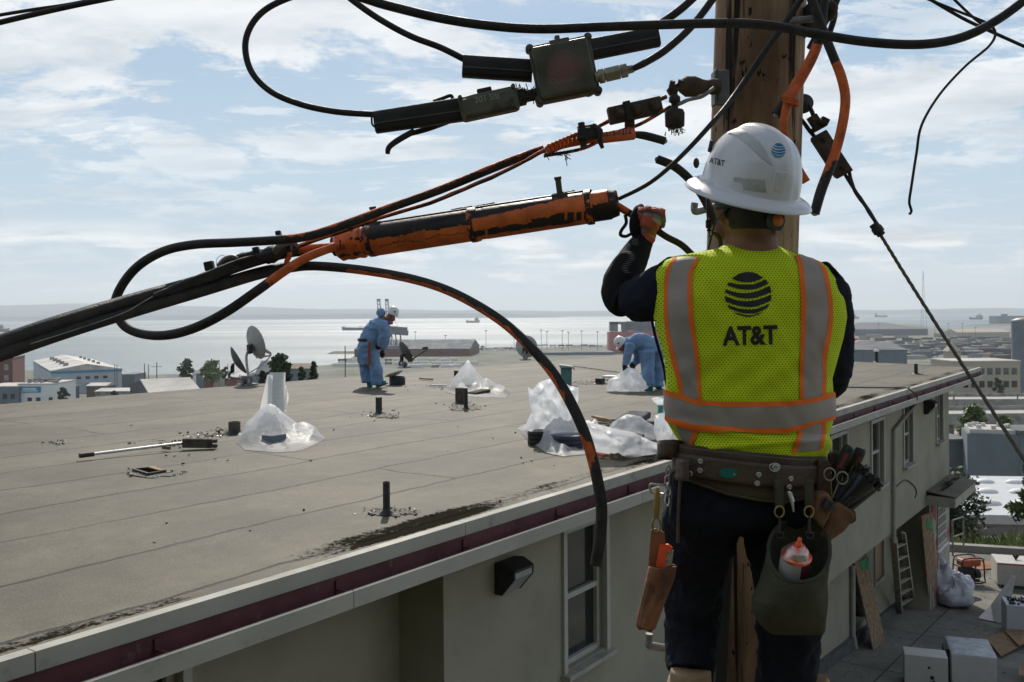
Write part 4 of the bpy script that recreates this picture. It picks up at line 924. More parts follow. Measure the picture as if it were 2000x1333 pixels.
# satellite dishes
dishm = mat('dish_grey', (.36, .36, .34), .55, amt=.1, dirt=(.25, .25, .24), dscale=6)
dishd = mat('dish_dark', (.055, .058, .058), .5, amt=.2)
def dish(label, cpx, cpy, Y, R_, n, basepx, m, feed=None, stretch=1.0, arm2=True):
    C = P(cpx, cpy, Y); n = V(n).normalized(); b = RP(*basepx); b.z = RZ
    t = thing('satellite_dish', label, 'satellite dish', tuple(b), 'satellite dishes on the roof'); mb = MB()
    mb.lathe([(0.001, -.10 * R_)] + [(R_ * f, -.10 * R_ + .30 * R_ * f * f) for f in (.2, .4, .6, .8, .95, 1)] + [(R_ * 1.02, .21 * R_), (R_ * .99, .19 * R_)] + [(R_ * f, -.13 * R_ + .30 * R_ * f * f) for f in (.95, .8, .6, .4, .2)] + [(.001, -.13 * R_)], C, n, 36)
    mb.build('reflector', m, t); back = C - n * .12 * R_ - ZU * .1
    mb = MB(); s = n.cross(ZU).normalized(); mb.box(back - n * .04, .16, .06, .2, s, n, ZU); mb.box(back - n * .06 + s * .08, .03, .1, .16, s, n, ZU); mb.build('bracket', M['dkmetal'], t, bevel=.005)
    mb = MB(); mb.tube([back - n * .05 - ZU * .02, back - n * .12 - ZU * .16, b + ZU * .12, b + ZU * .02], .028, 10, res=4); mb.build('mast', m, t)
    mb = MB(); mb.box(b + ZU * .015, .34, .22, .03, u, v, ZU); mb.lathe([(.085, -.02), (.085, .02)], b + ZU * .1, (.4, -1, 0), 18); mb.build('foot', M['galv'], t)
    if feed:
        f_ = P(*feed); mb = MB(); bot = C - n * .02 * R_ + (ZU * -1 - n * (-n.z)).normalized() * R_ * .85
        mb.tube([bot, (bot + f_) / 2 - ZU * .03, f_ - ZU * .05, f_], .02, 8, res=3)
        if arm2: mb.tube([b + ZU * .25, (b + f_) / 2 + ZU * .05, f_ - ZU * .08], .012, 8)
        mb.build('feed_arm', m, t); mb = MB(); mb.tube([f_, f_ + (C - f_).normalized() * .13], [.03, .045], 10); mb.build('feed_horn', m, t)
    return t
yd = G(490, 750, RZ).y
dish('pale round satellite dish standing highest, seen from behind', 494, 671, yd, .375, (.70, .66, .26), (486, 752), dishm, feed=(528, 690, yd - .1))
dish('dark satellite dish leaning edge-on left of the tall pale dish', 461, 707, yd + .3, .34, (.80, .36, .48), (478, 752), dishd)
y3 = G(800, 718, RZ).y
dish('dark satellite dish with a long feed arm right of the standing worker', 789, 690, y3, .33, (.78, .42, .46), (790, 719), dishd, feed=(834, 679, y3), arm2=False)
y4 = G(1026, 703, RZ).y
dish('grey satellite dish facing the bay behind the hanging cable', 1027, 678, y4, .36, (.30, .94, .15), (1026, 704), dishm)
# toppled dish on a drum
b = RP(776, 752); t = thing('toppled_dish', 'pale toppled dish lying on a grey drum by the standing worker', 'satellite dish', tuple(b)); kk = b.y / F
mb = MB(); mb.lathe([(.17, 0), (.17, .15), (.13, .19)], b, seg=20); mb.build('drum', M['dkmetal'], t)
mb = MB(); mb.lathe([(.001, 0), (.12, .01), (.19, .04), (.21, .055), (.19, .035), (.12, .004), (.001, -.01)], b + V((-.05, -.05, .2)), (-.35, .1, 1), 24); mb.build('reflector', mat('cream_dish', (.55, .56, .50), .4), t)
# teal hood
b = RP(1106, 752); kk = b.y / F; t = thing('vent_hood', 'teal sheet metal vent hood with flared top', 'vent hood', tuple(b)); teal = mat('teal_paint', (.10, .24, .26), .55, amt=.25)
def tq(x, z): return b + u * (x * kk) * 1.0 + ZU * z * kk
mb = MB(); mb.box(b + ZU * 17 * kk, 20 * kk, 20 * kk, 34 * kk, V((1, 0, 0)), V((0, 1, 0)), ZU, taper=1.05); mb.build('body', teal, t)
X = V((1, 0, 0)); mb = MB(); mb.prism([b + X * (a * kk) + ZU * z * kk - V((0, .16, 0)) for a, z in ((-13, 40), (8, 37), (13, 36), (16, 32), (15, 29), (11, 33), (7, 34), (-13, 34))], V((0, .32, 0))); mb.build('cowl', mat('pale_teal', (.36, .45, .44), .4), t, bevel=.006)
# small teal vent beyond
b = RP(1296, 742); t = thing('vent_hood', 'little teal vent far right behind the bending worker', 'vent hood', tuple(b)); mb = MB(); mb.box(b + ZU * .1, .12, .12, .2, taper=.8); mb.build('body', teal, t)
# conduit running over the roof
mb = MB(); mb.tube([RP(1120, 717) + ZU * .02, RP(1160, 722) + ZU * .02, RP(1210, 729) + ZU * .02, RP(1300, 734) + ZU * .02, RP(1420, 741) + ZU * .02], .012, 8, res=4); tag(mb.build('conduit', tar), 'thin black cable lying across the roof from the teal hood', 'cable')
mb = MB(); mb.tube([RP(1600, 757) + ZU * .02, RP(1680, 759) + ZU * .02, RP(1770, 760) + ZU * .02, B(ab(RP(1782, 762))[0], 0, RZ + .03), B(ab(RP(1782, 762))[0] + .1, -.14, RZ - .15), B(ab(RP(1782, 762))[0] + .2, .02, RZ - .4)], .012, 8, res=4); tag(mb.build('conduit', tar), 'thin black cable running to the far gutter and over its lip', 'cable')
# planks
for i, (p, q, w_, m_) in enumerate((((1160, 818), (1196, 826), .08, 'wood'), ((1150, 828), (1190, 833), .03, 'wood'), ((1151, 828), (1160, 824), .03, 'wood'), ((1170, 893), (1208, 899), .025, 'card'), ((820, 742), (845, 744), .05, 'wood'), ((318, 880), (332, 881), .03, 'card'), ((840, 756), (872, 756), .05, 'white'), ((1168, 893), (1180, 897), .03, 'red'))):
    mb = MB(); mb.bar(RP(*p) + ZU * .03, RP(*q) + ZU * .03, w_, .03)
    tag(mb.build('offcut', M[m_]), ['wide yellow wood offcut right of the hanging cable', 'thin stick below the wide yellow offcut', 'short stick end beside the hanging cable', 'thin bent strip below the long plastic heap', 'yellowish stick behind the pointed plastic tent', 'tiny wood chip behind the scraper blade', 'white flat strip beside the pointed plastic tent', 'small red scrap below the long plastic heap'][i], 'wood scrap')

# ---------------- plastic sheeting ----------------
pl = bpy.data.materials.new('plastic_film'); pl.use_nodes = True; nt = pl.node_tree; nt.nodes.clear(); L = nt.links
tcn = N(nt, 'ShaderNodeTexCoord'); nz = N(nt, 'ShaderNodeTexNoise', _Scale=7, _Detail=7, _Roughness=.6, _Distortion=1.2); L.new(tcn.outputs['Object'], nz.inputs['Vector'])
vo = N(nt, 'ShaderNodeTexVoronoi', feature='DISTANCE_TO_EDGE', _Scale=3.2); dv = N(nt, 'ShaderNodeVectorMath', operation='ADD'); L.new(tcn.outputs['Object'], dv.inputs[0]); L.new(nz.outputs['Color'], dv.inputs[1]); L.new(dv.outputs[0], vo.inputs['Vector'])
bp = N(nt, 'ShaderNodeBump', _Strength=.32, _Distance=.03); L.new(math_(nt, 'ADD', math_(nt, 'MULTIPLY', nz.outputs[0], .6), math_(nt, 'MULTIPLY', vo.outputs['Distance'], .45)), bp.inputs['Height'])
df = N(nt, 'ShaderNodeBsdfDiffuse'); df.inputs[0].default_value = (.93, .94, .95, 1); tl = N(nt, 'ShaderNodeBsdfTranslucent'); tl.inputs[0].default_value = (.98, .99, 1, 1)
gl = N(nt, 'ShaderNodeBsdfGlossy'); gl.inputs['Roughness'].default_value = .38; gl.inputs[0].default_value = (.9, .9, .9, 1); tp = N(nt, 'ShaderNodeBsdfTransparent')
for x in (df, tl, gl): L.new(bp.outputs[0], x.inputs['Normal'])
def mx(f, a, b):
    m_ = N(nt, 'ShaderNodeMixShader')
    if isinstance(f, float): m_.inputs[0].default_value = f
    else: L.new(f, m_.inputs[0])
    L.new(a, m_.inputs[1]); L.new(b, m_.inputs[2]); return m_.outputs[0]
s1 = mx(.74, df.outputs[0], tl.outputs[0]); s2 = mx(.05, s1, gl.outputs[0])
tf = ramp_(nt, nz.outputs[0], [(.3, .06), (.7, .26)]); s3 = mx(tf, s2, tp.outputs[0]); om = N(nt, 'ShaderNodeOutputMaterial'); L.new(s3, om.inputs[0])
def drape(label, outline, apexes, seed, name='plastic_sheet', amp=.06, pw=1.3, lift=.01, base=None, m=None, curl=0.0):
    """film heaped on the roof: outline = roof-plane pixels, apexes = (px,py,height m,spread m)"""
    pts = [RP(*q) for q in outline]; c = sum(pts, V((0, 0, 0))) / len(pts); n = len(pts); rnd = random.Random(seed)
    aps = [(RP(px, py), h, s) for px, py, h, s in apexes]
    def f(a, b_):
        t = a * n; i = int(t) % n; e = pts[i].lerp(pts[(i + 1) % n], t - int(t)) if True else 0
        r_ = 1 - b_; p = c.lerp(e, r_ ** .8)
        z = 0
        for q, h, s in aps:
            d = (V((p.x - q.x, p.y - q.y)).length) / s; z = max(z, h * exp(-d ** pw))
        edge = min(1, b_ * 4); fold = mnoise.noise(V((a * 13 + seed, b_ * 1.2, 0))) * amp * (.3 + b_) + mnoise.noise(p * 5 + V((seed, 0, 0))) * amp * .6 + abs(mnoise.noise(p * 9 + V((0, seed, 0)))) * amp * .5
        z = z * edge + fold * edge + lift + (curl * (1 - edge) * abs(mnoise.noise(V((a * 8, seed, 0)))))
        s_ = 1 + .10 * mnoise.noise(V((a * 9, b_ * 3, seed)))
        p = c + (p - c) * s_; return V((p.x, p.y, RZ + max(.006, z)))
    mb = MB(); mb.grid(f, 110, 34, closeu=True); o = mb.build(name, m or pl); tag(o, label, 'plastic sheet'); return o
# roll of film
b = RP(540, 843); kk = b.y / F; t = thing('plastic_roll', 'tall upright roll of clear plastic film with loose wrap', 'plastic roll', tuple(b)); filmr = mat('rolled_film', (.66, .66, .62), .35, scale=2, stretch=(1, 1, 14), amt=.12)
tip = P(542, 728, b.y + .06); mb = MB(); ax = tip - b; mb.lathe([(.10, 0), (.10, ax.length), (.045, ax.length), (.045, ax.length - .06)], b, ax, 32); mb.build('roll', filmr, t)
mb = MB(); mb.grid(lambda a, b_: V(b + ax * (.97 - .85 * b_)) + V((-.10 - .13 * b_ * (a) - .02, -.03 + .1 * a - .1, 0)) * (1) + V((.11 * (1 - a), -.07 * (1 - a), 0)), 8, 12); mb.build('loose_wrap', pl, t)
mb = MB(); mb.grid(lambda a, b_: V(b + ax * (.78 - .45 * b_)) + V((.095 + .06 * sin(pi * b_) * sin(pi * a / 2 + .2), .08 - .1 * a, 0)), 8, 12); mb.build('loose_wrap', pl, t)
drape('white film heap at the foot of the plastic roll', [(461, 868), (478, 880), (530, 885), (575, 884), (600, 877), (636, 858), (600, 848), (560, 838), (520, 834), (482, 842)], [(528, 858, .42, .34), (590, 858, .20, .28)], 1, amp=.014, pw=1.5)
b = RP(530, 872); mb = MB(); mb.box(b + ZU * .06 + V((0, .12, 0)), .22, .18, .12, u, v, ZU); tag(mb.build('dark_box', M['greyb'], bevel=.01), 'grey box showing through the film heap by the roll', 'box')
drape('pointed plastic tent right of the standing worker', [(870, 767), (900, 774), (950, 778), (985, 777), (997, 768), (975, 752), (930, 745), (890, 748)], [(914, 762, .58, .30), (950, 766, .26, .32)], 2, amp=.015, pw=1.15)
b = RP(935, 772); mb = MB(); mb.box(b + ZU * .05, .3, .2, .06, V((1, .4, .2)), v, ZU); tag(mb.build('torn_shingle', M['dkwood'], bevel=.005), 'torn shingles under the pointed plastic tent', 'shingle')
# the big heap by the hanging cable
drape('low spread skirt of the big plastic heap by the hanging cable', [(1012, 838), (1040, 868), (1065, 885), (1100, 893), (1150, 886), (1190, 880), (1180, 850), (1140, 835), (1080, 826), (1035, 825)], [(1050, 852, .26, .28), (1110, 868, .25, .34), (1160, 860, .2, .3)], 3, amp=.10, pw=2.2)
def bagcloud(label, pts, seed, amp=.35, dep=.22, name='plastic_bag', base=None, thin=False):
    """an upright gathered bag: outline (px,py) as seen, given real thickness"""
    b = RP(*base); Y = b.y; cxp = sum(p[0] for p in pts) / len(pts); cyp = sum(p[1] for p in pts) / len(pts); n = len(pts)
    def f(a, b_):
        th = a * n; i = int(th) % n; q0, q1 = pts[i], pts[(i + 1) % n]; t_ = th - int(th); ex = q0[0] + (q1[0] - q0[0]) * t_; ey = q0[1] + (q1[1] - q0[1]) * t_
        s_ = sin(pi * b_) ** .7 * (1 + .08 * mnoise.noise(V((a * 14, b_ * 5, seed)))); px = cxp + (ex - cxp) * s_; py = cyp + (ey - cyp) * s_
        d = -cos(pi * b_) * dep * (1 + amp * mnoise.noise(V((px * .03, py * .03, seed)))) + amp * .18 * mnoise.noise(V((px * .07, py * .05, seed + 5)))
        return P(px, py, Y + d)
    mb = MB(); mb.grid(f, 90, 30, closeu=True); return tag(mb.build(name, pl), label, 'plastic bag')
bagcloud('tall open plastic bag billowing on top of the big heap', [(1030, 756), (1040, 762), (1052, 748), (1072, 741), (1092, 745), (1110, 752), (1130, 757), (1127, 800), (1122, 835), (1080, 842), (1045, 836), (1035, 790)], 4, base=(1085, 862), amp=.8)
bagcloud('long crumpled film bundle reaching from the heap to the tool belt', [(1140, 824), (1180, 834), (1235, 845), (1265, 858), (1288, 868), (1285, 885), (1250, 893), (1215, 897), (1190, 888), (1150, 880)], 7, base=(1210, 893), dep=.28, amp=.6)
bagcloud('film covered pile of grey debris behind the long bundle', [(1188, 836), (1205, 818), (1228, 809), (1250, 813), (1275, 832), (1287, 858), (1240, 862), (1195, 850)], 9, base=(1238, 858), dep=.25)
bagcloud('small knotted plastic bag with teal tie beside the lineman', [(1280, 812), (1294, 806), (1308, 812), (1314, 845), (1306, 864), (1284, 862), (1276, 840)], 11, base=(1296, 866), dep=.16)
b = RP(1296, 866); mb = MB(); q = P(1290, 799, b.y); mb.lathe([(.035, -.05), (.028, 0), (.035, .05)], q, seg=12); tag(mb.build('tie', mat('teal_tape', (.03, .3, .3), .5)), 'teal tape round the neck of the knotted plastic bag', 'tape')
bagcloud('gathered top of the knotted plastic bag', [(1288, 795), (1276, 784), (1272, 779), (1286, 776), (1297, 779), (1302, 786), (1294, 796)], 12, base=(1296, 866), dep=.06)
bagcloud('clear plastic bag held open by the bending worker', [(1183, 762), (1190, 742), (1210, 728), (1228, 718), (1245, 722), (1258, 742), (1267, 757), (1250, 766), (1210, 766)], 13, base=(1225, 766), dep=.3, amp=.5)
# dark contents
def drum(px, py, r, h, label, m):
    b = RP(px, py); t = thing('bundle', label, 'bundle', tuple(b)); mb = MB(); pr = []
    for i in range(7): pr += [(r * (1 + .03 * (i % 2)), h * i / 7), (r * (.97 + .03 * (i % 2)), h * (i + .8) / 7)]
    mb.lathe(pr, b, seg=24); mb.build('stack', m, t)
drum(1053, 868, .13, .16, 'black stack of torn roofing under the left edge of the big heap', tar); drum(1110, 876, .2, .16, 'dark roll inside the big plastic heap', mat('dark_blue_roll', (.03, .04, .07), .5))
b = RP(1232, 855); mb = MB(); mb.box(b + ZU * .1, .6, .35, .16, u, v, ZU); mb.box(b + ZU * .22 + u * .05, .4, .3, .08, (u + ZU * .2), v, ZU); tag(mb.build('debris_pile', mat('slate_debris', (.06, .07, .08), .8), bevel=.02), 'slate coloured debris inside the covered pile', 'debris')
b = RP(1235, 890); mb = MB(); mb.box(b + ZU * .1 - u * .1, .5, .16, .1, (u + ZU * .3), v, ZU); mb.box(b + ZU * .08 + u * .12, .4, .2, .08, (v + ZU * .2), u, ZU); tag(mb.build('debris_pile', mat('khaki_debris', (.12, .11, .085), .8), bevel=.02), 'brownish debris inside the long crumpled bundle', 'debris')

# ---------------- workers in blue ----------------
cov = mat('blue_coverall', (.19, .32, .52), .75, amt=.22, scale=3, bump=.5, bscale=14)
glv = mat('dark_glove', (.012, .015, .025), .7); skin = mat('skin', (.25, .11, .06), .55, amt=.15, scale=20); bootm = mat('teal_boot_cover', (.01, .20, .20), .5); helm = mat('white_helmet', (.74, .74, .74), .25, amt=.03, scale=3)
hairm = mat('black_hair', (.010, .008, .007), .5, scale=60, amt=.5)
def worker(label, Y, segs, hood, head, helmet, face, hands, boots, belt=None, look=V((1, -.1, -.5))):
    k = Y / F; b = P(boots[0][0], boots[0][1], Y); t = thing('person', label, 'person', (b.x, b.y, RZ))
    Q = lambda px, py, d=0: P(px, py, Y + d)
    # body: one continuous skin figure under the coverall
    mb = MB()
    for pts, rr in segs: mb.tube([Q(*p) for p in pts], [r * k * .58 for r in rr], 12, res=4)
    hx, hy, hd = head; mb.ell(Q(hx, hy, hd), .082, .095, .115, nu=20, nv=14)
    lk = look.normalized(); mb.ell(Q(hx, hy, hd) + lk * .09 - ZU * .0, .022, .022, .03)
    mb.tube([Q(hx, hy, hd) - ZU * .05, Q(hood[0], hood[1] + 12, hd)], [.055, .06], 12); 
    for h0 in hands:
        c = Q(*h0[:3]); 
        for f_ in range(4): mb.tube([c + V((-.03 + .02 * f_, 0, 0)), c + V((-.028 + .02 * f_, -.01, -.05)), c + V((-.02 + .018 * f_, .015, -.085 + .004 * abs(f_ - 1)))], [.012, .011, .009], 8)
    mb.build('body', skin, t, mods=[remesh(.014, 2)])
    mb = MB()
    for pts, rr in segs: mb.tube([Q(*p) for p in pts], [r * k * .86 for r in rr], 16, res=5, wob=.2)
    mb.ell(Q(*hood), .095, .09, .10)
    mb.build('coverall', cov, t, mods=[remesh(.018, 3), wrinkle(.035, .09)])
    mb = MB(); c, ax, rr = Q(helmet[0], helmet[1], hd), V(helmet[2]).normalized(), helmet[3]
    mb.lathe([(rr * 1.04, -.03), (rr * 1.04, 0), (rr, .035), (rr * .93, .075), (rr * .72, .118), (rr * .4, .14), (.001, .147)], c, ax, 28)
    fw = (lk - ax * lk.dot(ax)).normalized(); mb.prism([c + fw * rr * .9 + ax.cross(fw) * s * rr * .7 for s in (-1, 1)] + [c + fw * rr * 1.35 + ax.cross(fw) * s * rr * .45 - ax * .015 for s in (1, -1)], ax * .012)
    hm_ = mb.build('helmet', helm, t)
    mb = MB()
    for a in (-.6, .6): mb.ell(c + (ax.cross(fw) * a + fw * .35).normalized() * rr * 1.0 * 1 + ax * .05, .018, .018, .018)
    for s in (-1, 1): mb.tube([c + ax.cross(fw) * s * rr * .95, c + ax.cross(fw) * s * rr * .8 + fw * .03 - ax * .1, c + fw * .06 - ax * .17], .008, 6)
    mb.build('chin_strap', tar, hm_)
    mb = MB(); fc = Q(*face); mb.ell(fc, .05, .05, .045); mb.build('respirator', mat('grey_mask', (.20, .20, .21), .5), t)
    for s in (-1, 1): mb = MB(); mb.lathe([(.035, 0), (.035, .03)], fc + V((.01, s * .05, -.02)), (.4, s, -.3), 14); mb.build('filter', mat('pink_filter', (.55, .10, .18), .5), t)
    for h0 in hands:
        c = Q(*h0[:3]); mb = MB(); mb.ell(c, .048, .04, .055)
        for f_ in range(4): mb.tube([c + V((-.03 + .02 * f_, 0, -.02)), c + V((-.028 + .02 * f_, -.01, -.06)), c + V((-.02 + .018 * f_, .015, -.10 + .006 * abs(f_ - 1)))], [.0155, .0145, .012], 8)
        mb.tube([c + V((.03, -.02, .01)), c + V((.055, -.03, -.03)), c + V((.05, -.03, -.06))], [.016, .014, .012], 8); mb.build('glove', glv, t, mods=[remesh(.008, 2)])
    for (bx, by, fx, fy, dd) in boots:
        mb = MB(); h = Q(bx, by, dd); h.z = RZ + .06; f_ = Q(fx, fy, dd); f_.z = max(RZ + .05, f_.z); mb.tube([h + ZU * .16, h + ZU * .02, h.lerp(f_, .5), f_], [.06, .065, .06, .045], 12, res=3); mb.box(h.lerp(f_, .45) - ZU * .045, (f_ - h).length + .1, .1, .03, f_ - h, V((0, 1, 0)), ZU); mb.build('boot', bootm, t, mods=[remesh(.012, 2)])
    if belt:
        mb = MB(); (x0, y0), (x1, y1), r_ = belt; c0 = Q((x0 + x1) / 2, (y0 + y1) / 2); ax2 = V((0.05, 0, 1)); mb.lathe([(r_ * k, -.03), (r_ * k, .03)], c0, V((-(y1 - y0) * -.012, 0, 1)), 24); mb.build('tool_belt', tar, t)
    return t
Y1 = G(735, 757, RZ).y
worker('worker in blue coverall standing head bowed beside a dish', Y1,
    [([(718, 712), (716, 690), (725, 662), (741, 638), (746, 624)], [19, 22, 26, 25, 16]),
     ([(712, 690, .05), (714, 720, .06), (716, 748, .06)], [17, 13.5, 12]), ([(724, 690, -.1), (735, 722, -.12), (737, 752, -.1)], [17, 14, 13]),
     ([(746, 630, -.2), (751, 652, -.24), (742, 677, -.2)], [13, 12, 9]), ([(744, 628, .2), (755, 655, .22), (744, 684, .15)], [13, 11, 9])],
    (744, 611, .0), (764, 619, 0), (767, 612, (.42, 0, .9), .118), (762, 629, -.02), [(738, 674, -.2), (746, 690, .1)], [(722, 754, 727, 754, .06), (738, 754, 754, 746, -.1)], belt=((704, 662), (734, 668), 20.5), look=V((.75, -.15, -.65)))
mb = MB(); mb.bar(P(722, 668, Y1 - .3), P(720, 715, Y1 - .3), .05, .05, up=V((0, 1, 0))); tag(mb.build('tool_holster', mat('orange_leather', (.30, .08, .02), .6), bevel=.01), 'orange leather holster on the hip of the standing worker', 'holster')
Y2 = G(1275, 762, RZ).y
worker('worker in blue coverall bending over a clear plastic bag', Y2,
    [([(1270, 690), (1268, 676), (1250, 668), (1232, 672), (1222, 676)], [21, 23, 21, 17, 13]),
     ([(1262, 685, -.12), (1266, 722, -.12), (1268, 756, -.12)], [19, 15, 12]), ([(1280, 685, .1), (1284, 722, .1), (1285, 756, .1)], [19, 15, 12]),
     ([(1232, 672, -.2), (1226, 692, -.22), (1222, 712, -.15)], [12, 10, 8]), ([(1238, 674, .15), (1246, 698, .15), (1236, 712, .0)], [12, 10, 8])],
    (1226, 668, 0), (1215, 675, 0), (1213, 670, (-.75, -.05, .6), .115), (1219, 686, 0), [(1220, 716, -.12), (1234, 714, 0)], [(1270, 758, 1262, 761, -.12), (1286, 758, 1292, 760, .1)], look=V((-.4, -.1, -.9)))
# ================= pole, cables and hardware overhead =================
S = 2.45 / F
pcab = mat('painted_cable', (0.012, 0.011, 0.010), 0.5, spec=.3, col2=(0.04, 0.035, 0.03), scale=26, bump=.2, bscale=160, paint=(0.72, 0.15, 0.035))
pole_m = bpy.data.materials.new('pole_wood'); pole_m.use_nodes = True; nt, b, L = nodes_of(pole_m)
tc = N(nt, 'ShaderNodeTexCoord')
def stn(scale, st, detail=6, rough=.6, dist=0.0):
    mp = N(nt, 'ShaderNodeMapping'); mp.inputs['Scale'].default_value = st; L.new(tc.outputs['Object'], mp.inputs[0])
    n = N(nt, 'ShaderNodeTexNoise', _Scale=scale, _Detail=detail, _Roughness=rough, _Distortion=dist); L.new(mp.outputs[0], n.inputs['Vector']); return n.outputs[0]
gr = stn(34, (1, 1, .04), 9, .75, .3); big = stn(3.0, (1, 1, .25), 5); crk = stn(19, (1, 1, .03), 5, .55); pit = stn(38, (1, 1, .45), 3, .6)
c = mix_(nt, ramp_(nt, gr, [(.35, 0), (.65, 1)]), (.58, .40, .245), (.26, .165, .10))
c = mix_(nt, ramp_(nt, big, [(.42, 0), (.62, 1)]), c, (.15, .085, .05), 'MIX'); 
c = mix_(nt, ramp_(nt, stn(2.2, (1, 1, .3), 4), [(.5, 0), (.66, .7)]), c, (.42, .30, .19))
ck = ramp_(nt, crk, [(.375, 1), (.42, 0)]); pk = ramp_(nt, pit, [(.325, 1), (.36, 0)])
c = mix_(nt, math_(nt, 'MAXIMUM', ck, pk), c, (.016, .011, .008)); L.new(c, b.inputs['Base Color']); b.inputs['Roughness'].default_value = .85; b.inputs['Specular IOR Level'].default_value = .25
h = math_(nt, 'SUBTRACT', gr, math_(nt, 'MULTIPLY', math_(nt, 'MAXIMUM', ck, pk), 1.2)); bp = N(nt, 'ShaderNodeBump', _Strength=.9, _Distance=.012); L.new(h, bp.inputs['Height']); L.new(bp.outputs[0], b.inputs['Normal'])
PD = 2.86; pr = 88.5 * PD / F
ptop, pmid, pbot = P(1487, -60, PD), P(1468, 490, PD), P(1446, 1333, PD)
t = thing('utility_pole', 'weathered brown wooden utility pole the lineman is climbing', 'utility pole', tuple(pbot - ZU * 4.5))
mb = MB(); axis = [ptop + ZU * .8, ptop, pmid, pbot, pbot - ZU * 4.4 - V((.1, 0, 0))]
def polef(a, b_):
    z0 = axis[0].z; z = z0 + (axis[-1].z - z0) * b_
    for p, q in zip(axis, axis[1:]):
        if z >= q.z: break
    c = p.lerp(q, (p.z - z) / (p.z - q.z)); th = 2 * pi * a; rr = pr * (.965 + .05 * b_) + .004 * mnoise.noise(V((cos(th) * 4, sin(th) * 4, z * .7))) + .003 * mnoise.noise(V((cos(th) * 14, sin(th) * 14, z * 1.2)))
    return V((c.x + cos(th) * rr, c.y + sin(th) * rr, z))
mb.grid(polef, 96, 220, closeu=True); pole_o = mb.build('shaft', pole_m, t)
# black strip down the lower pole
mb = MB(); mb.bar(P(1424, 960, PD - pr - .012), P(1404, 1400, PD - pr - .012), .036, .022, up=V((0, 1, 0))); mb.build('pole_strip', mat('strip_black', (.012, .011, .010), .6), t, bevel=.004); mb = MB(); mb.tube([P(1452, 1100, PD - pr + .001), P(1447, 1250, PD - pr + .001), P(1440, 1380, PD - pr + .001)], .0022, 6, res=3, wob=.4); mb.build('crack_filler', M['bark'], t)
def step(px0, px1, py0, py1, ytip, d, label):
    mb = MB(); mb.tube([P(px1, py1, d), P(px0 + 8, py0, d - .03), P(px0, py0 - 1, d - .035), P(px0 - 1, py0 - 8, d - .035), P(px0, ytip, d - .035)], [.0105] * 5, 12, res=3); return tag(mb.build('pole_step', M['galv']), label, 'pole step', 'bent steel pole steps')
step(1357, 1410, 413, 400, 397, 2.72, 'bent steel pole step behind the chin strap of the lineman'); step(1268, 1330, 1262, 1272, 1238, 2.6, 'bent steel pole step below the brown leather sheath')

def D(px, x0=0, d0=1.95, x1=560, d1=2.62): return d0 + (d1 - d0) * max(0, min(1, (px - x0) / (x1 - x0)))
def cable(pts, r, label, m=None, dep=2.45, a=None, name='cable', cat='cable', group=None, seg=14, res=6, wob=0, stub=None, r_px=True):
    q = []
    for p in pts: q.append(P(p[0], p[1], p[2] if len(p) > 2 else (dep(p[0]) if callable(dep) else dep)))
    if isinstance(r, (list, tuple)): rr = [x * (q_.y / F) for x, q_ in zip(r, q)]
    else: rr = [r * (q_.y / F) for q_ in q]
    mb = MB(); mb.tube(q, rr, seg, res=res, a=a, wob=wob); o = mb.build(name, m or M['black']); tag(o, label, cat, group)
    if stub:   # cut end: pale conductor core
        e = q[-1] if stub == 1 else q[0]; f = q[-2] if stub == 1 else q[1]; d = (e - f).normalized(); rad = rr[-1] if stub == 1 else rr[0]
        mb = MB(); mb.lathe([(rad * .62, -.004), (rad * .62, .003), (rad * .2, .006)], e, d, 14); mb.build('cut_core', M['galv'], o)
    return o
cable([(670, -16), (720, 0), (760, 12), (860, 36), (960, 51), (1060, 57), (1200, 52), (1400, 46), (1500, 50), (1600, 68), (1700, 83), (1800, 87), (1880, 73), (1950, 38), (2020, -14)], 9, 'thick black cable sweeping across the whole top of the view in front of the pole', dep=2.3)
cable([(664, -20), (690, 2), (740, 37), (800, 70), (860, 93), (908, 117)], 6.3, 'black cable running down into the short black sleeve left of the terminal box', dep=2.5)
cable([(620, -20), (560, -2), (515, 22), (488, 55), (479, 95), (492, 142), (530, 180), (590, 205), (660, 219), (735, 224)], [6.2] * 10, 'black cable making a big open loop at upper left into the long sleeve', dep=2.5)
cable([(1365, -14), (1330, 18), (1285, 50), (1262, 66)], 8, 'black cable dropping into the upper right end of the sleeve behind the box', dep=2.6)
cable([(1402, -16), (1378, 18), (1345, 58), (1300, 98), (1262, 122), (1238, 134)], [7.5, 7.5, 7.5, 7.5, 7, 6], 'black cable screwed into the brass fitting of the terminal box', dep=2.42)
cable([(-20, 33), (60, 20), (140, 8), (230, -12)], 3.4, 'upper of two thin cables in the top left corner', dep=2.6)
cable([(-20, 49), (60, 30), (150, 10), (270, -14)], 5.5, 'lower thicker of two cables in the top left corner', dep=2.4)
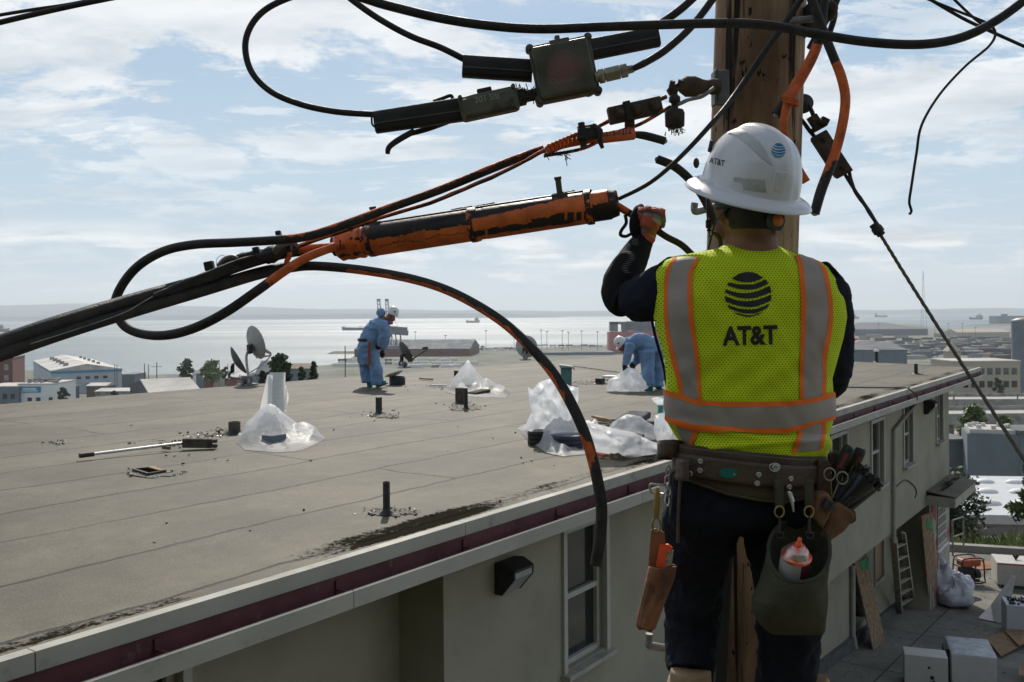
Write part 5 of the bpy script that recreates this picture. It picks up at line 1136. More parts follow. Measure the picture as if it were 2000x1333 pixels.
# bundle coming up from lower left
cable([(-40, 683), (100, 634), (250, 588), (380, 551), (470, 519), (545, 497), (600, 490), (650, 486)], [15, 14, 12.5, 11.5, 11, 11, 9, 8], 'upper of two thick black cables rising from the lower left to the splice case', dep=D, a=lambda t, th: max(0, (t - .80) * 4) * (.8 + .3 * sin(th)), m=pcab, seg=20)
def hang_paint(t, th):
    if t < .34: return 0
    s = sin(th); patches = mnoise.noise(V((t * 16, 2.1, 0)))
    if t < .60: return .32 + .55 * s
    return (.24 + .85 * patches + .32 * s) if t < .86 else .1 + .2 * s
cable([(-40, 704), (120, 650), (260, 607), (400, 566), (500, 536), (560, 523), (615, 520), (700, 527), (790, 542), (860, 562), (920, 590), (980, 628), (1030, 672), (1075, 722), (1110, 778), (1140, 842), (1158, 900), (1171, 960), (1175, 1000), (1172, 1050), (1163, 1103)],
      [17, 15, 13.5, 12.5, 12, 11, 9, 9, 9, 9, 9.3, 9.6, 10, 10.5, 11, 11, 11, 11.5, 11.5, 11, 10.5], 'thick cable splashed orange that arches over and hangs down to a cut end', dep=lambda x: D(x) if x < 560 else 2.62 - (x - 560) / 600 * .42, a=hang_paint, m=pcab, seg=20, stub=1)
cable([(1062, 291), (980, 322), (860, 371), (760, 407), (660, 444), (600, 462), (545, 469), (460, 474), (380, 478), (320, 491), (270, 520), (237, 560), (225, 598), (240, 634), (275, 652), (325, 655), (380, 641), (440, 611), (500, 570), (560, 527), (600, 503), (655, 482)],
      [8, 8.5, 8.5, 8.5, 9, 9, 9, 9, 9, 9, 9, 9, 9, 9, 9, 9.5, 9.5, 9.5, 9.5, 9, 8.5, 8], 'black cable that loops back far left and returns to the splice case', dep=lambda x: 2.52 + .1 * cos(x * .006), a=lambda t, th: (.9 if t > .9 else (t - .82) * 9 if t > .82 else (.35 + .3 * sin(th) if t < .28 else 0)), m=pcab, seg=18)
cable([(1302, 189), (1270, 203), (1190, 236), (1130, 268), (1060, 296), (1000, 328), (860, 389), (750, 424), (640, 462), (560, 488)], 4, 'twisted orange splashed strand running up to the pole bracket', dep=2.56, a=lambda t, th: .52 + .3 * sin(th), m=pcab, wob=.5, name='strand', cat='strand')
cable([(1310, 208), (1250, 243), (1195, 262), (1140, 290), (1062, 305)], 3.5, 'lower thin strand between the clamp and the two bolt block', dep=2.5, a=lambda t, th: .45, m=pcab, name='strand', cat='strand')
cable([(400, 533), (340, 556), (280, 590), (240, 612), (160, 640), (60, 672)], 1.1, 'thin lashing wire wrapped along the pair of thick black cables', dep=lambda x: D(x) - .03, m=M['galv'], name='lashing_wire', cat='wire', seg=6)
cable([(300, 577), (350, 556), (420, 527), (470, 508), (520, 496), (560, 487)], 3.4, 'twisted grey strand end lying on the pair of thick cables', dep=lambda x: D(x) - .03, m=M['dkmetal'], wob=.5, name='strand', cat='strand')
cable([(1572, -14), (1545, 28), (1500, 92), (1440, 180), (1395, 236), (1330, 306), (1270, 357), (1208, 389)], [6.5, 6.5, 6.5, 5.8, 5, 4.6, 4.3, 4], 'drop wire crossing the pole diagonally down to the splice case', dep=lambda x: 2.5 if x < 1400 else 2.58)
cable([(1283, 311), (1318, 326), (1350, 354), (1375, 388), (1400, 440)], 8.5, 'short cut black cable crossing the drop wire left of the white helmet', dep=2.62, stub=2)
cable([(1196, 396), (1215, 408), (1245, 426), (1268, 440), (1300, 462), (1330, 478), (1352, 498), (1375, 520)], [6.5, 7.5, 7, 7, 6.5, 6.5, 6.5, 6.5], 'black cable held in the gloved hand, leaving the splice case', dep=2.5, a=lambda t, th: .75 if t < .2 else 0, m=pcab)
cable([(1221, 420), (1223, 436), (1214, 450), (1212, 459), (1222, 462), (1236, 455)], 3.4, 'small black strap loop hanging beside the gloved hand', dep=2.5, name='strap', cat='strap')
# right of the pole
cable([(1612, -12), (1607, 30), (1602, 70), (1588, 112), (1562, 160), (1541, 198), (1531, 235), (1532, 262), (1545, 305), (1562, 335), (1575, 356)], [9, 9, 9, 9, 9.5, 9.5, 8, 8, 8, 8, 8], 'orange painted cable curving down behind the right side of the helmet', dep=2.6, a=lambda t, th: -.3 if t < .24 else .82, m=pcab)
cable([(1600, -12), (1598, 40), (1596, 80), (1580, 120), (1555, 162), (1540, 190), (1516, 226)], [8, 8, 8, 8.5, 9, 10, 10], 'short dark cable cut off against the pole above the helmet', dep=2.62, a=lambda t, th: -.2 if t < .35 or t > .86 else .72, m=pcab, stub=1)
cable([(1580, -14), (1597, 30), (1612, 72), (1628, 112), (1643, 150), (1651, 190), (1647, 235), (1634, 290), (1618, 335), (1603, 375), (1591, 418)], [9, 9, 9, 9, 9.5, 9.5, 9.5, 9.5, 10, 10, 9.5], 'orange and black cable bowing out right and ending in a cut stub beside the helmet', dep=2.56, a=lambda t, th: -.3 if t < .33 else (.85 if t < .74 else (.5 - (t - .74) * 3 + .3 * sin(th * 1.0))), m=pcab, stub=1)
cable([(1640, -14), (1625, 20), (1600, 62), (1582, 95)], 7, 'black cable coming down behind the pole arm at top right', dep=2.66)
cable([(1625, 0), (1630, 30), (1618, 70)], 6, 'second black cable bundled at the top of the pole arm', dep=2.7)
mb = MB(); 
for k in range(3): mb.tube([P(1528, 186 + k * 5, 2.585), P(1545, 191 + k * 5, 2.575), P(1560, 198 + k * 4, 2.6), P(1545, 200 + k * 4, 2.63)], .0035, 8, res=4, a=lambda t, th: .9)
tag(mb.build('cable_tie', pcab), 'orange painted ties round the cables at the pole', 'cable tie')
cable([(1795, -8), (1870, 22), (1928, 46), (1944, 66), (1930, 92), (1885, 130), (1835, 185), (1800, 245), (1790, 300), (1780, 365), (1776, 395), (1780, 412), (1776, 419)], 2.6, 'thin wire hanging in a long curl at far upper right', dep=2.4)
cable([(1805, -8), (1880, 36), (1940, 64), (2020, 100)], 3.3, 'black wire crossing the top right corner downward', dep=2.6); cable([(1856, -8), (1905, 38), (1945, 66)], 2.6, 'short black wire joining in the top right corner', dep=2.5)
# guy wire and its bracket
gyd = lambda x: 2.8 + (1660 - x) * .0011
cable([(1548, 212), (1572, 243), (1600, 280)], 4, 'strand from the pole into the guy bracket', dep=2.85, m=M['dkmetal'], wob=.3, name='strand', cat='strand')
cable([(1580, 205), (1588, 225), (1596, 250)], 4, 'strand from the round insulator to the clamp bolt', dep=2.83, m=M['dkmetal'], wob=.3, name='strand', cat='strand')
cable([(1648, 338), (1680, 388), (1712, 436), (1725, 458)], 3.6, 'inner strand between the guy bracket and the ferrule', dep=gyd, m=M['dkmetal'], wob=.4, name='strand', cat='strand')
cable([(1658, 333), (1668, 370), (1695, 410), (1718, 446)], 3.6, 'outer bowed strand between the guy bracket and the ferrule', dep=gyd, m=M['dkmetal'], wob=.4, name='strand', cat='strand')
guym = mat('guy_steel', (.085, .075, .055), .6, .5, scale=80, col2=(.16, .14, .10), stretch=(1, 1, 1))
q = [P(*p) for p in ((1708, 440, 2.75), (1760, 525, 2.68), (1830, 636, 2.58), (1920, 775, 2.45), (2030, 945, 2.3))]
mb = MB()
for k in range(3):   # three twisted strands
    pts = []; n = 150
    for i in range(n + 1):
        f = i / n * 4; j = min(3, int(f)); c_ = q[j].lerp(q[j + 1], f - j); a_ = i * .42 + k * 2.1; pts.append(c_ + V((cos(a_), sin(a_), 0)) * .0025)
    mb.tube(pts, .0031, 8)
tag(mb.build('guy_wire', guym), 'long twisted steel guy wire slanting down to the right edge', 'guy wire')
mb = MB(); a_, b_ = P(1706, 438, 2.74), P(1722, 460, 2.73); mb.tube([a_, b_], [.014, .012], 12); mb.tube([a_.lerp(b_, .3), a_.lerp(b_, .75)], .0165, 12); tag(mb.build('ferrule', M['dkmetal']), 'steel ferrule joining the two strands into the guy wire', 'ferrule')
rust = mat('rusty_steel', (.105, .072, .05), .7, .4, scale=14, amt=.5, dirt=(.05, .04, .03), dscale=10)
cable([(1742, 962), (1752, 950), (1768, 938), (1784, 948), (1790, 962), (1787, 972)], 1.2, 'loose thin wire dangling on the far upper wall below a window', dep=lambda x: WP(x, 950).y - .05, m=M['dkmetal'], name='wire', cat='wire')
t = thing('guy_bracket', 'long rusty guy clamp plate right of the pole', 'clamp', tuple(P(1625, 345, 2.8)))
A_, B_ = P(1598, 262, 2.83), P(1650, 342, 2.8); d = (B_ - A_).normalized(); s_ = d.cross(V((0, 1, 0))).normalized()
mb = MB(); mb.box((A_ + B_) / 2, (B_ - A_).length, .052, .022, d, s_, V((0, 1, 0))); mb.build('plate', rust, t, bevel=.003)
mb = MB(); mb.box((A_ + B_) / 2 + V((0, .02, 0)), (B_ - A_).length * .94, .046, .014, d, s_, V((0, 1, 0))); mb.build('plate', rust, t, bevel=.003)
for f in (.15, .5, .85): mb = MB(); mb.lathe([(.009, -.02), (.009, .0), (.006, .004), (.006, .012)], A_.lerp(B_, f) - V((0, .016, 0)), (0, -1, 0), 6); mb.build('bolt', rust, t)
t = thing('clamp_bolt', 'rusty three piece strand clamp above the guy plate', 'clamp', tuple(P(1602, 250, 2.83)))
mb = MB(); c = P(1593, 240, 2.83); mb.box(c, .028, .05, .03, s_, d, V((0, 1, 0))); mb.box(c + d * .018 + s_ * -.0, .04, .016, .036, s_, d, V((0, 1, 0))); mb.build('jaw', rust, t, bevel=.003)
mb = MB(); c = P(1609, 238, 2.81); mb.box(c, .026, .022, .026, V((1, 0, -.5)), V((.5, 0, 1)), V((0, 1, 0))); mb.tube([c, c + V((-.035, .01, .006))], .006, 8); mb.build('nut', rust, t, bevel=.003)
c = P(1569, 203, 2.95); mb = MB(); mb.lathe([(.001, -.02), (.026, -.018), (.031, -.006), (.024, 0), (.031, .006), (.026, .018), (.001, .02)], c, (.2, -1, 0), 24); tag(mb.build('insulator', M['dkmetal']), 'round dark strain insulator at the right side of the pole', 'insulator')
# arm at top right of the pole
t = thing('cable_bracket', 'grey steel cable arm bolted at the top right of the pole', 'bracket', tuple(P(1590, 40, 2.65)))
mb = MB(); mb.bar(P(1530, 42, 2.66), P(1628, 34, 2.66), .022, .016); mb.build('bar', M['galv'], t, bevel=.003); mb = MB(); mb.lathe([(.012, -.03), (.02, -.02), (.02, .02), (.012, .03)], P(1620, 22, 2.63), (-.1, -1, .2), 16); mb.tube([P(1622, 38, 2.65), P(1620, 10, 2.64)], .016, 12); mb.build('spool', rust, t)
mb = MB(); mb.box(P(1571, 46, 2.8), .01, .2, .09); mb.lathe([(.009, 0), (.009, .012)], P(1571, 40, 2.68), (0, -1, 0), 6); mb.build('side_plate', rust, t, bevel=.002)
# ---- bracket at left of the pole, holding the strands ----
t = thing('pole_bracket', 'galvanised plate and eye bolt holding the strand at the left of the pole', 'bracket', tuple(P(1400, 200, 2.7)))
mb = MB(); mb.box(P(1409, 172, 2.735), 30 * S * 1.1, .02, 68 * S * 1.1); mb.box(P(1396, 172, 2.76), .008, .07, 68 * S * 1.1); mb.build('plate', mat('zinc_plate', (.17, .175, .175), .55, .5, amt=.35, dirt=(.08, .07, .06), dscale=14), t, bevel=.003)
mb = MB(); mb.lathe([(.022, 0), (.024, .02), (.019, .035), (.021, .05), (.030, .075), (.030, .10), (.018, .118), (.006, .125)], P(1404, 170, 2.70), (-1, -.15, -.02), 20); mb.build('eye_nut', rust, t)
mb = MB(); c = P(1320, 173, 2.62); mb.box(c, .05, .022, .02, V((1, 0, .55)), V((0, 1, 0)), V((-.55, 0, 1)))
mb.build('strand_vise', rust, t, bevel=.003)
for k, (x, y) in enumerate(((1312, 168), (1328, 166), (1318, 182))): mb = MB(); mb.lathe([(.008, -.014), (.008, .014)], P(x, y, 2.61), (.2, -.5, 1), 6); mb.build('nut', rust, t)
cable([(1296, 218), (1320, 206), (1345, 196), (1372, 188), (1395, 172)], 3.6, 'lower strand leading from the hanging cap to the pole bracket', dep=2.64, m=M['galv'], wob=.4, name='strand', cat='strand')
# two bolt block
t = thing('strand_clamp', 'long rusty three bolt clamp splashed orange on the strand', 'clamp', tuple(P(1240, 225, 2.52)))
A_, B_ = P(1188, 228, 2.52), P(1292, 205, 2.52); d = (B_ - A_).normalized(); s_ = d.cross(V((0, 1, 0))).normalized()
blk = mat('clamp_block', (.11, .088, .066), .65, .35, scale=9, amt=.4, dirt=(.40, .10, .03), dscale=7, dlo=.60, dhi=.66)
mb = MB(); mb.box((A_ + B_) / 2, (B_ - A_).length, .046, .03, d, s_, V((0, 1, 0))); mb.build('block', blk, t, bevel=.004)
for f in (.2, .5, .84): mb = MB(); mb.lathe([(.015, 0), (.015, .006), (.009, .006), (.009, .014), (.004, .015)], A_.lerp(B_, f) - V((0, .015, 0)), (0, -1, 0), 16); mb.build('bolt', blk, t)
mb = MB(); mb.box(A_.lerp(B_, .36) - V((0, .004, 0)), .02, .056, .038, d, s_, V((0, 1, 0))); mb.build('strap', M['dkmetal'], t, bevel=.003)
mb = MB(); mb.lathe([(.014, 0), (.014, -.03), (.01, -.03)], A_.lerp(B_, .40) - ZU * .02, (0, 0, 1), 14, a=0); mb.build('lug', blk, t)
# hanging cap
t = thing('hanging_cap', 'rusty cup shaped cap hanging from the strand with dry lichen', 'cap', tuple(P(1318, 255, 2.6)))
mb = MB(); c = P(1318, 250, 2.6); mb.lathe([(.020, 0), (.027, .005), (.028, .04), (.024, .05), (.010, .054), (.010, .07), (.016, .073), (.016, .086), (.008, .094)], c, (0, 0, 1), 22); mb.build('cup', mat('cap_dark', (.05, .042, .036), .8, scale=30, amt=.5, bump=.6, bscale=60), t)
mb = MB(); rs = random.Random(3)
for _ in range(40): p = c + V((rs.uniform(-.024, .024), rs.uniform(-.02, .02), rs.uniform(-.012, .002))); mb.tube([p, p + V((rs.gauss(0, .006), rs.gauss(0, .006), -rs.uniform(.002, .014)))], .0011, 4)
mb.build('lichen', M['dkwood'], t)
# clamp and orange marker tube
t = thing('plastic_cable_clamp', 'black plastic cable clamp gripping the orange marker tube', 'clamp', tuple(P(1150, 268, 2.46)))
mb = MB(); mb.box(P(1148, 262, 2.45), .055, .03, .03, V((1, 0, .1))); mb.tube([P(1135, 240, 2.45), P(1138, 262, 2.45), P(1140, 288, 2.45)], [.009, .011, .009], 10); mb.tube([P(1158, 245, 2.44), P(1172, 256, 2.43), P(1172, 275, 2.43), P(1177, 290, 2.43)], [.006, .008, .007, .005], 10, res=3)
mb.tube([P(1128, 252, 2.45), P(1165, 246, 2.45)], .007, 8); mb.build('clamp_body', M['black'], t, bevel=.002)
tubm = mat('orange_tube', (.62, .12, .035), .5, amt=.2, scale=12)
A_, B_ = P(1160, 271, 2.47), P(1240, 262, 2.47); mb = MB(); mb.lathe([(.0150, 0), (.0155, .002), (.0155, (B_ - A_).length * .97), (.013, (B_ - A_).length)], A_, B_ - A_, 28); tu = mb.build('marker_tube', tubm); tag(tu, 'orange marker tube printed with a phone number', 'marker tube'); bv = mb.bvh()
vs, fs = text_px('0-515-7272', 1172, 268, 62, ang=-6.5, bold=.02, hscale=1.15); md = MB(); decal(md, bv, vs, fs, off=.0008, maxlen=4); md.build('print', tar, tu)
cable([(1238, 263), (1262, 266), (1299, 276)], [6.5, 8, 8], 'short cut black cable stub leaving the orange marker tube', dep=2.47, stub=1)
mb = MB()
for k in range(9): x = 1068 + k * 7.5; mb.tube([P(x, 290 - k * 3.2, 2.46), P(x + 6, 283 - k * 3.2, 2.45), P(x + 9, 296 - k * 3.4, 2.47), P(x + 1, 300 - k * 3, 2.5)], .0045, 8, res=3, a=lambda t, th: .8)
tag(mb.build('lashing', pcab), 'orange painted wire lashing where cable and strands meet', 'lashing')
cable([(1066, 294), (1100, 283), (1140, 275), (1165, 270)], 8, 'orange cable end bound under the lashing', dep=2.5, a=lambda t, th: .7, m=pcab)
mb = MB(); rs = random.Random(4)
for _ in range(26): p = P(1070 + rs.uniform(-8, 40), 300 + rs.uniform(-6, 6), 2.47); mb.tube([p, p + V((rs.gauss(0, .008), rs.gauss(0, .006), rs.gauss(-.006, .008)))], .0011, 4)
for _ in range(60): p = P(1022 + rs.uniform(-14, 22), 180 + rs.uniform(-8, 12), 2.45); mb.tube([p, p + V((rs.gauss(0, .01), rs.gauss(0, .006), rs.gauss(-.003, .01)))], .0013, 4)
tag(mb.build('dry_twigs', M['dkwood']), kind='stuff')
# ---- sleeves ----
slv = mat('sleeve_plastic', (.022, .021, .020), .55, amt=.3, scale=12, bump=.15, bscale=60, spec=.4)
def sleeve(p0, p1, h0, h1, dep, label, slit=True):
    A_, B_ = P(*p0, dep), P(*p1, dep); d = (B_ - A_); s_ = d.cross(V((0, 1, 0))).normalized(); Y_ = V((0, 1, 0)); k = dep / F; r0, r1 = h0 * k / 2, h1 * k / 2
    t = thing('cable_sleeve', label, 'cable sleeve', tuple((A_ + B_) / 2)); mb = MB(); n = 20
    def sec(c, r, f=1.0): return [c + (s_ * (abs(cos(a)) ** .45 * (1 if cos(a) > 0 else -1)) + Y_ * (abs(sin(a)) ** .45 * (1 if sin(a) > 0 else -1)) * .8) * r * f for a in [2 * pi * (i + .5) / n for i in range(n)]]
    rings = [sec(A_, r0), sec(B_, r1)]; inner = [sec(A_ + d * .001, r0, .88), sec(A_ + d * .12, r0, .86), sec(B_ - d * .001, r1, .88), sec(B_ - d * .12, r1, .86)]
    vs = rings[0] + rings[1] + inner[0] + inner[1] + inner[2] + inner[3]; q = lambda a, b: [(a * n + i, a * n + (i + 1) % n, b * n + (i + 1) % n, b * n + i) for i in range(n)]
    mb.add(vs, q(0, 1), smooth=True); mb.add(vs, q(0, 2) + q(2, 3) + [tuple(range(3 * n, 4 * n))] + q(1, 4) + q(4, 5) + [tuple(range(5 * n, 6 * n))]); mb.build('shell', slv, t)
    if slit: mb = MB(); mb.bar(A_ - Y_ * (r0 * .83) - s_ * r0 * .25, B_ - Y_ * (r1 * .83) - s_ * r1 * .25, .0035, .003, up=Y_); mb.build('seam', mat('seam_grey', (.09, .09, .088), .5), t)
    return t
sleeve((904, 130), (1040, 139), 42, 42, 2.5, 'short black plastic sleeve left of the metal terminal box'); sleeve((1142, 100), (1286, 72), 40, 38, 2.56, 'black plastic sleeve behind and right of the metal terminal box')
sleeve((732, 240), (900, 215), 42, 45, 2.47, 'long black plastic sleeve at left, on the looping cable')
cable([(757, 301), (760, 288), (778, 274), (810, 256)], [4.5, 5.5, 6, 6], 'ragged black end hanging below the long sleeve', dep=2.46, res=4); cable([(726, 226), (727, 243), (735, 250)], 2, 'thin dangling tie at the mouth of the long sleeve', dep=2.44)
cable([(846, 199), (866, 192), (880, 187), (884, 193)], 3.5, 'black tab sticking up from the long sleeve', dep=2.52, res=4); cable([(880, 234), (840, 250), (800, 262)], [7, 6, 5], 'black cable tucked under the long sleeve', dep=2.52)
# ---- cast splitter and terminal box ----
cast = mat('cast_metal', (.092, .09, .066), .58, .45, scale=7, col2=(.15, .145, .11), dirt=(.05, .048, .036), dscale=16, bump=.25, bscale=50)
t = thing('line_tap', 'cast metal line tap with rounded cover between sleeve and terminal box', 'line tap', tuple(P(960, 235, 2.47)))
A_, B_ = P(897, 217, 2.47), P(1013, 192, 2.47); d = (B_ - A_).normalized(); s_ = d.cross(V((0, 1, 0))).normalized(); Y_ = V((0, 1, 0)); Lh = (B_ - A_).length; C_ = (A_ + B_) / 2
mb = MB(); mb.box(C_, Lh, .062, .06, d, s_, Y_); mb.build('body', cast, t, bevel=.012); mb = MB(); mb.box(C_ - Y_ * .034 - s_ * .004, Lh * .86, .048, .012, d, s_, Y_); cv = mb.build('cover', cast, t, bevel=.005); bv = mb.bvh()
vs, fs = text_px('201 SIII', 928, 202, 48, ang=-11, bold=.012, hscale=1.0); md = MB(); decal(md, bv, vs, fs, off=.0008, maxlen=5); md.build('cast_letters', mat('letter_pale', (.34, .33, .26), .6), cv)
for f, sd in ((.06, -1), (.06, 1), (.94, -1), (.94, 1)): mb = MB(); mb.lathe([(.006, 0), (.006, .012)], C_ + d * (f - .5) * Lh + s_ * sd * .026 - Y_ * .03, -Y_, 6); mb.build('bolt', cast, t)
mb = MB(); mb.lathe([(.023, 0), (.023, .02), (.016, .024), (.016, .05), (.019, .052), (.019, .066)], B_ - d * .004, d, 16); mb.build('fitting', M['dkmetal'], t); mb = MB(); mb.box(P(946, 178, 2.47), .04, .02, .014, d, Y_, s_); mb.build('lug', M['dkmetal'], t, bevel=.003)
t = thing('terminal_box', 'square cast metal terminal box with rounded corners and pink stain', 'terminal box', tuple(P(1100, 200, 2.45)))
C_ = P(1101, 138, 2.46); d = V((1, 0, .19)).normalized(); s_ = V((-.19, 0, 1)).normalized(); Y_ = V((0, 1, 0)); sz = 118 * S
bxm = bpy.data.materials.new('box_metal'); bxm.use_nodes = True; nt, b, L = nodes_of(bxm); tc = N(nt, 'ShaderNodeTexCoord')
n1 = N(nt, 'ShaderNodeTexNoise', _Scale=16, _Detail=7); L.new(tc.outputs['Object'], n1.inputs['Vector'])
c = mix_(nt, ramp_(nt, n1.outputs[0], [(.35, 0), (.65, 1)]), (.115, .112, .080), (.072, .070, .052))
ds = N(nt, 'ShaderNodeVectorMath', operation='DISTANCE'); mpp = N(nt, 'ShaderNodeMapping'); mpp.inputs['Location'].default_value = (.0, .028, -.084); L.new(tc.outputs['Object'], mpp.inputs[0]); L.new(mpp.outputs[0], ds.inputs[0])
dd = math_(nt, 'ADD', ds.outputs['Value'], math_(nt, 'MULTIPLY', math_(nt, 'SUBTRACT', n1.outputs[0], .5), .10))
c = mix_(nt, ramp_(nt, dd, [(.018, .65), (.040, .4), (.060, 0)]), c, (.26, .11, .11)); L.new(c, b.inputs['Base Color']); b.inputs['Metallic'].default_value = .4; b.inputs['Roughness'].default_value = .5
mb = MB(); mb.box(C_ + Y_ * .02, sz, sz * .92, .05, d, s_, Y_); mb.build('body', cast, t, bevel=.014); mb = MB(); mb.box(C_ - Y_ * .011, sz * 1.04, sz * .96, .010, d, s_, Y_); mb.build('flange', cast, t, bevel=.003)
mb = MB(); mb.box(C_ - Y_ * .022, sz * .95, sz * .87, .016, d, s_, Y_); lid = mb.build('lid', bxm, t, bevel=.007); bv = mb.bvh()
vs, fs = text_px('LINDSAY', 1089, 164, 35, ang=-10, bold=.015); md = MB(); decal(md, bv, vs, fs, off=.001, maxlen=5)
vs = [(1080 + 7 * cos(a) * r, 160 + 5 * sin(a) * r) for a in [k * pi / 8 for k in range(16)] for r in (1, .75)]; fs = [(2 * i, (2 * i + 2) % 32, (2 * i + 3) % 32, 2 * i + 1) for i in range(16)]; decal(md, bv, vs, fs, off=.001); md.build('cast_letters', mat('letter_olive', (.26, .25, .18), .5, .3), lid)
for i in (-1, 1):
    for j in (-1, 1):
        mb = MB(); c = C_ + d * i * sz * .49 + s_ * j * sz * .45; mb.lathe([(.011, -.014), (.011, .012)], c, Y_, 14); mb.lathe([(.006, -.022), (.006, -.012)], c, Y_, 6); mb.build('bolt_ear', cast, t)
for (x, y, w_, h_) in ((1092, 84, 40, 12), (1088, 77, 10, 12), (1052, 195, 14, 12), (1150, 181, 12, 14)): mb = MB(); mb.box(P(x, y, 2.46), w_ * S, .03, h_ * S, d, Y_, s_); mb.build('lug', cast, t, bevel=.004)
t = thing('cable_gland', 'pale brass threaded gland on the right of the terminal box', 'fitting', tuple(P(1200, 150, 2.44))); brass = mat('old_brass', (.34, .31, .22), .4, .6, scale=25, amt=.35)
A_, B_ = P(1163, 152, 2.44), P(1240, 134, 2.43); ax = B_ - A_; l = ax.length; mb = MB(); mb.lathe([(.015, 0), (.015, l * .08), (.019, l * .09), (.019, l * .22), (.0135, l * .24)], A_, ax, 16); mb.build('collar', brass, t); mb = MB(); mb.lathe([(.019, l * .25), (.019, l * .62)], A_, ax, 6, smooth=False); mb.build('hex_nut', brass, t)
mb = MB(); mb.lathe([(.018, l * .64), (.018, l * .8), (.011, l * .82), (.010, l * .95), (.006, l * 1.0)], A_, ax, 16); mb.build('ferrule', brass, t)

# ---- splice case ----
t = thing('splice_case', 'long black cylindrical splice case splashed with orange paint and drips', 'splice case', tuple(P(930, 480, 2.55)))
A_, B_ = P(660, 480, 2.66), P(1200, 398, 2.50); ax = B_ - A_; Lh = ax.length; d = ax.normalized(); up = d.cross(V((0, 1, 0))).normalized(); up = up if up.z > 0 else -up; fr = up.cross(d); fr = fr if fr.y < 0 else -fr
def cprof(t):
    k = (2.66 + (2.50 - 2.66) * t) / F; r = 31.5
    if t < .012: r = 25 + 450 * t
    elif t < .10: r = 31 + .8 * sin(t * 150)
    elif t < .115: r = 28
    elif .495 < t < .525: r = 33.5
    elif .525 <= t < .55: r = 31
    elif t > .90: r = 33.5 if t < .925 else (30 if t < .988 else 27)
    return r * k
drips = [(.835, .62), (.865, .72), (.89, .80), (.915, .75), (.61, .55), (.555, .85), (.70, .35), (.33, .9)]
def cpaint(t, th):
    q = -sin(th) # up = -1 .. bottom=+1 ; th measured from front
    q = sin(th); n_ = .12 * mnoise.noise(V((t * 14, 0, 3))) + .05 * mnoise.noise(V((t * 60, 0, 7)))
    if cos(th) < -.35: return 0
    if t < .11: return .62 + .5 * mnoise.noise(V((t * 60, th * 3, 1)))
    if t < .50: v_ = 1.0 if q > .08 + n_ - t * .15 else 0; v_ = .3 if .45 < q + n_ * 2 < .52 else v_
    elif t < .93:
        top = -.22 - (t - .5) * 1.3 + n_; bot = .50 - (t - .5) * .75 + 2 * n_
        v_ = 1.0 if top < q < bot else 0
        if q > .80 - n_ and t < .9: v_ = 1.0
        if .60 < t < .72 and abs(q - bot - (t - .66) * 2) < .06: v_ = .9
    else: v_ = (.62 if q < .0 + n_ else .30) if t < .985 else 0.2
    for dt, e in drips:
        if abs(t - dt + (q - e) * .012) < .0045 and -.1 < q < e: v_ = 1.0
    return v_
nu, nv = 96, 420
def cf(a, b_): th = 2 * pi * a; c = A_ + ax * b_; return c + (fr * cos(th) - up * sin(th)) * cprof(b_)
case_m = mat('splice_plastic', (.014, .012, .011), .42, spec=.35, col2=(.03, .025, .022), scale=12, bump=.12, bscale=80, paint=(.80, .18, .04), dirt=(.09, .07, .055), dscale=22, dlo=.62, dhi=.68)
nz = case_m.node_tree.nodes
mb = MB(); mb.grid(cf, nu, nv, a=lambda a, b_: cpaint(b_, 2 * pi * a), closeu=True); mb.build('case', case_m, t)
mb = MB(); mb.lathe([(.030, 0), (.030, .02), (.001, .021)], A_ - d * .012, d, 20); mb.build('end_plug', tar, t); mb = MB(); mb.lathe([(.041, 0), (.041, .03), (.036, .05), (.034, .055), (.034, .02), (.001, .02)], B_ - d * .045, d, 32, a=.42); mb.build('end_cap', case_m, t)
for px_ in (905, 925, 950, 968, 1100, 1120): # wire latches along the top
    f = (px_ - 660) / 540; c = A_ + ax * f + up * (cprof(f) - .0005); mb = MB(); mb.tube([c - d * .018, c - d * .016 + up * .006, c + d * .016 + up * .008, c + d * .018 + fr * .01]  , .0022, 8); mb.build('latch', M['dkmetal'], t)
for px_, h_ in ((1103, 38), (740, 36)): # hanger tabs
    f = (px_ - 660) / 540; c = A_ + ax * f + up * cprof(f); hh = h_ * S; mb = MB(); mb.box(c + up * (hh / 2 - .006), .016, .004, hh, d, fr, up); mb.box(c + up * hh - up * .004, .02, .006, .008, d, fr, up); mb.box(c, .045, .03, .008, d, fr, up); mb.build('hanger_tab', blk, t, bevel=.001)
mb = MB(); mb.bar(A_ + ax * .10 + up * cprof(.2) * 1.0, A_ + ax * .93 + up * cprof(.8) * 1.0, .02, .008, up=up); mb.build('top_rib', case_m, t, bevel=.003)
for f in (.505, .13, .915): mb = MB(); mb.lathe([(cprof(f) * 1.02, -.008), (cprof(f) * 1.03, 0), (cprof(f) * 1.02, .008)], A_ + ax * f, d, 48, a=.45, closed=True); mb.build('band', case_m, t)
